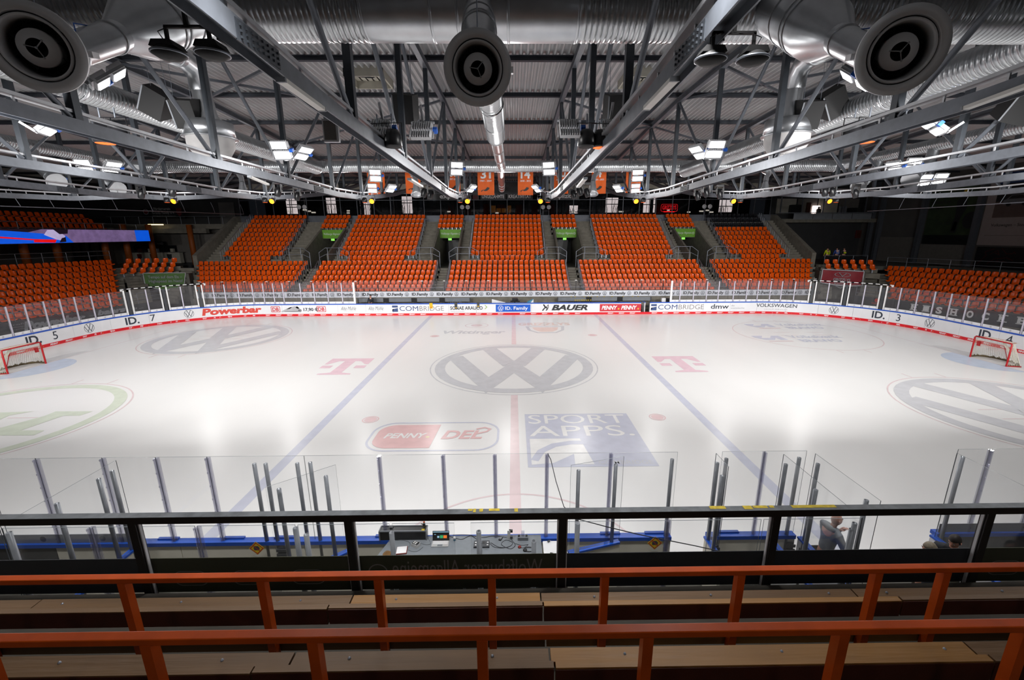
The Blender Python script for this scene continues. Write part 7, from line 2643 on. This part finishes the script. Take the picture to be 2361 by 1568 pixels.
    if hair:
        b = MB()
        n, m = 18, 8
        vs, fs = [], []
        for i in range(m + 1):
            a = (PI * .56) * i / m
            for q in range(n):
                tt = 2 * PI * q / n
                x, y, z = math.sin(a) * math.sin(tt), math.sin(a) * math.cos(tt), math.cos(a)
                cut = 1 if not (y > .45 and z < .45) else 0
                r = 1.09 if cut else .93
                vs.append(hc + M @ (Vector((x * .078 * r, y * .098 * r - .008, z * .124 * r + .004)) * k))
        for i in range(m):
            for q in range(n):
                fs.append((i * n + q, i * n + (q + 1) % n, (i + 1) * n + (q + 1) % n, (i + 1) * n + q))
        b.add(vs, fs, True)
        b.build('hair', hair, t)
    if hood:
        b = MB()
        for j in range(3):
            b.tube([L(-.12 + .02 * j, -.04 - .02 * j, 1.5 + .02 * j), L(-.06, -.11 - .025 * j, 1.53 + .02 * j), L(.06, -.11 - .025 * j, 1.53 + .02 * j), L(.12 - .02 * j, -.04 - .02 * j, 1.5 + .02 * j)], [.035 * k, .055 * k, .055 * k, .035 * k], 10)
        b.build('hood', top, t)
    return t


def skinned(name, nodes, edges, m, parent):
    me = bpy.data.meshes.new(name)
    me.from_pydata([n[0] for n in nodes], edges, [])
    with_skin_layer(me)
    o = bpy.data.objects.new(name, me)
    COL.objects.link(o)
    lay = me.skin_vertices[0].data
    for i, n in enumerate(nodes):
        r = n[1]
        lay[i].radius = r if isinstance(r, tuple) else (r, r)
        lay[i].use_root = i == 0
    o.modifiers.new('skin', 'SKIN').use_smooth_shade = True
    ss = o.modifiers.new('sub', 'SUBSURF')
    ss.levels = 2
    dg = bpy.context.evaluated_depsgraph_get()
    new = bpy.data.meshes.new_from_object(o.evaluated_get(dg))
    bpy.data.objects.remove(o)
    new.materials.clear()
    new.materials.append(MATS[m])
    for p in new.polygons:
        p.use_smooth = True
        p.material_index = 0
    new.name = name
    r = bpy.data.objects.new(name, new)
    COL.objects.link(r)
    r.parent = parent
    r.matrix_parent_inverse = Matrix.Translation(-parent.location)
    return r


person('bald man in a grey hooded jacket standing in the gateway, hand raised to his chin', (5.98, -15.42, 0), PI / 2, 1.78, lean=(0, .12), top='hoodie_grey', hair=None, hood=True,
       arms=[((-.24, .24, 1.16), (-.05, .34, 1.42)), ((.24, .2, 1.12), (.18, .46, 1.07))], look=(0, -.05))
person('dark haired man in a black jacket leaning to the left at the right gateway edge', (7.8, -16.0, 0), -2.2, 1.8, lean=(0, .1), top='jacket_black', look=(.3, -.5), arms=[((-.3, .15, 1.15), (-.2, .35, 1.0)), ((.3, .1, 1.15), (.25, .3, 1.0))])
person('grey haired man seen from behind at the right end of the gateway', (7.1, -16.28, 0), -.9, 1.81, top='jacket_black', hair='hair_grey', look=(-.5, -.2))
p = at(855, 690, Y=16)
person('man in black with a black cap standing behind the far boards at left', (p.x, 16, .0), PI, 1.74, top='jacket_black', hair='black_plastic', arms=[((-.27, .1, 1.15), (-.1, .3, 1.05)), ((.27, .1, 1.15), (.1, .3, 1.05))], look=(.2, -.3))
for u, vest, top, tx, lb in ((1908.5, 'vest_yellow', None, 'ASC', 'steward in a yellow vest seen from behind on the right concourse'), (1930, 'vest_blue', None, 'ASC', 'steward in a blue vest seen from behind on the right concourse'), (1946.5, 'jacket_black', None, None, 'steward in dark jacket with a yellow back panel on the right concourse')):
    p = at(u, 577, Y=26.2)
    t = person(lb, (p.x, 26.2, 3.6), .2, 1.8, vest=vest, hair='hair_dark')
    b = MB()
    if tx:
        b.use('print_white' if vest == 'vest_blue' else 'lounge_black').flat(textfit(tx, .3, .1, .02), (p.x, 26.03, 5.0), XA, UZ)
        for z in (4.72, 4.85) if vest == 'vest_blue' else (4.85,):
            b.flat(rect2d(-.15, .15, 0, .03), (p.x, 26.04, z), XA, UZ)
        b.build('vest_lettering', None, t)
    else:
        b.use('vest_yellow').flat(rect2d(-.14, .14, 0, .16), (p.x, 26.02, 4.72), XA, UZ)
        b.build('back_panel', None, t)
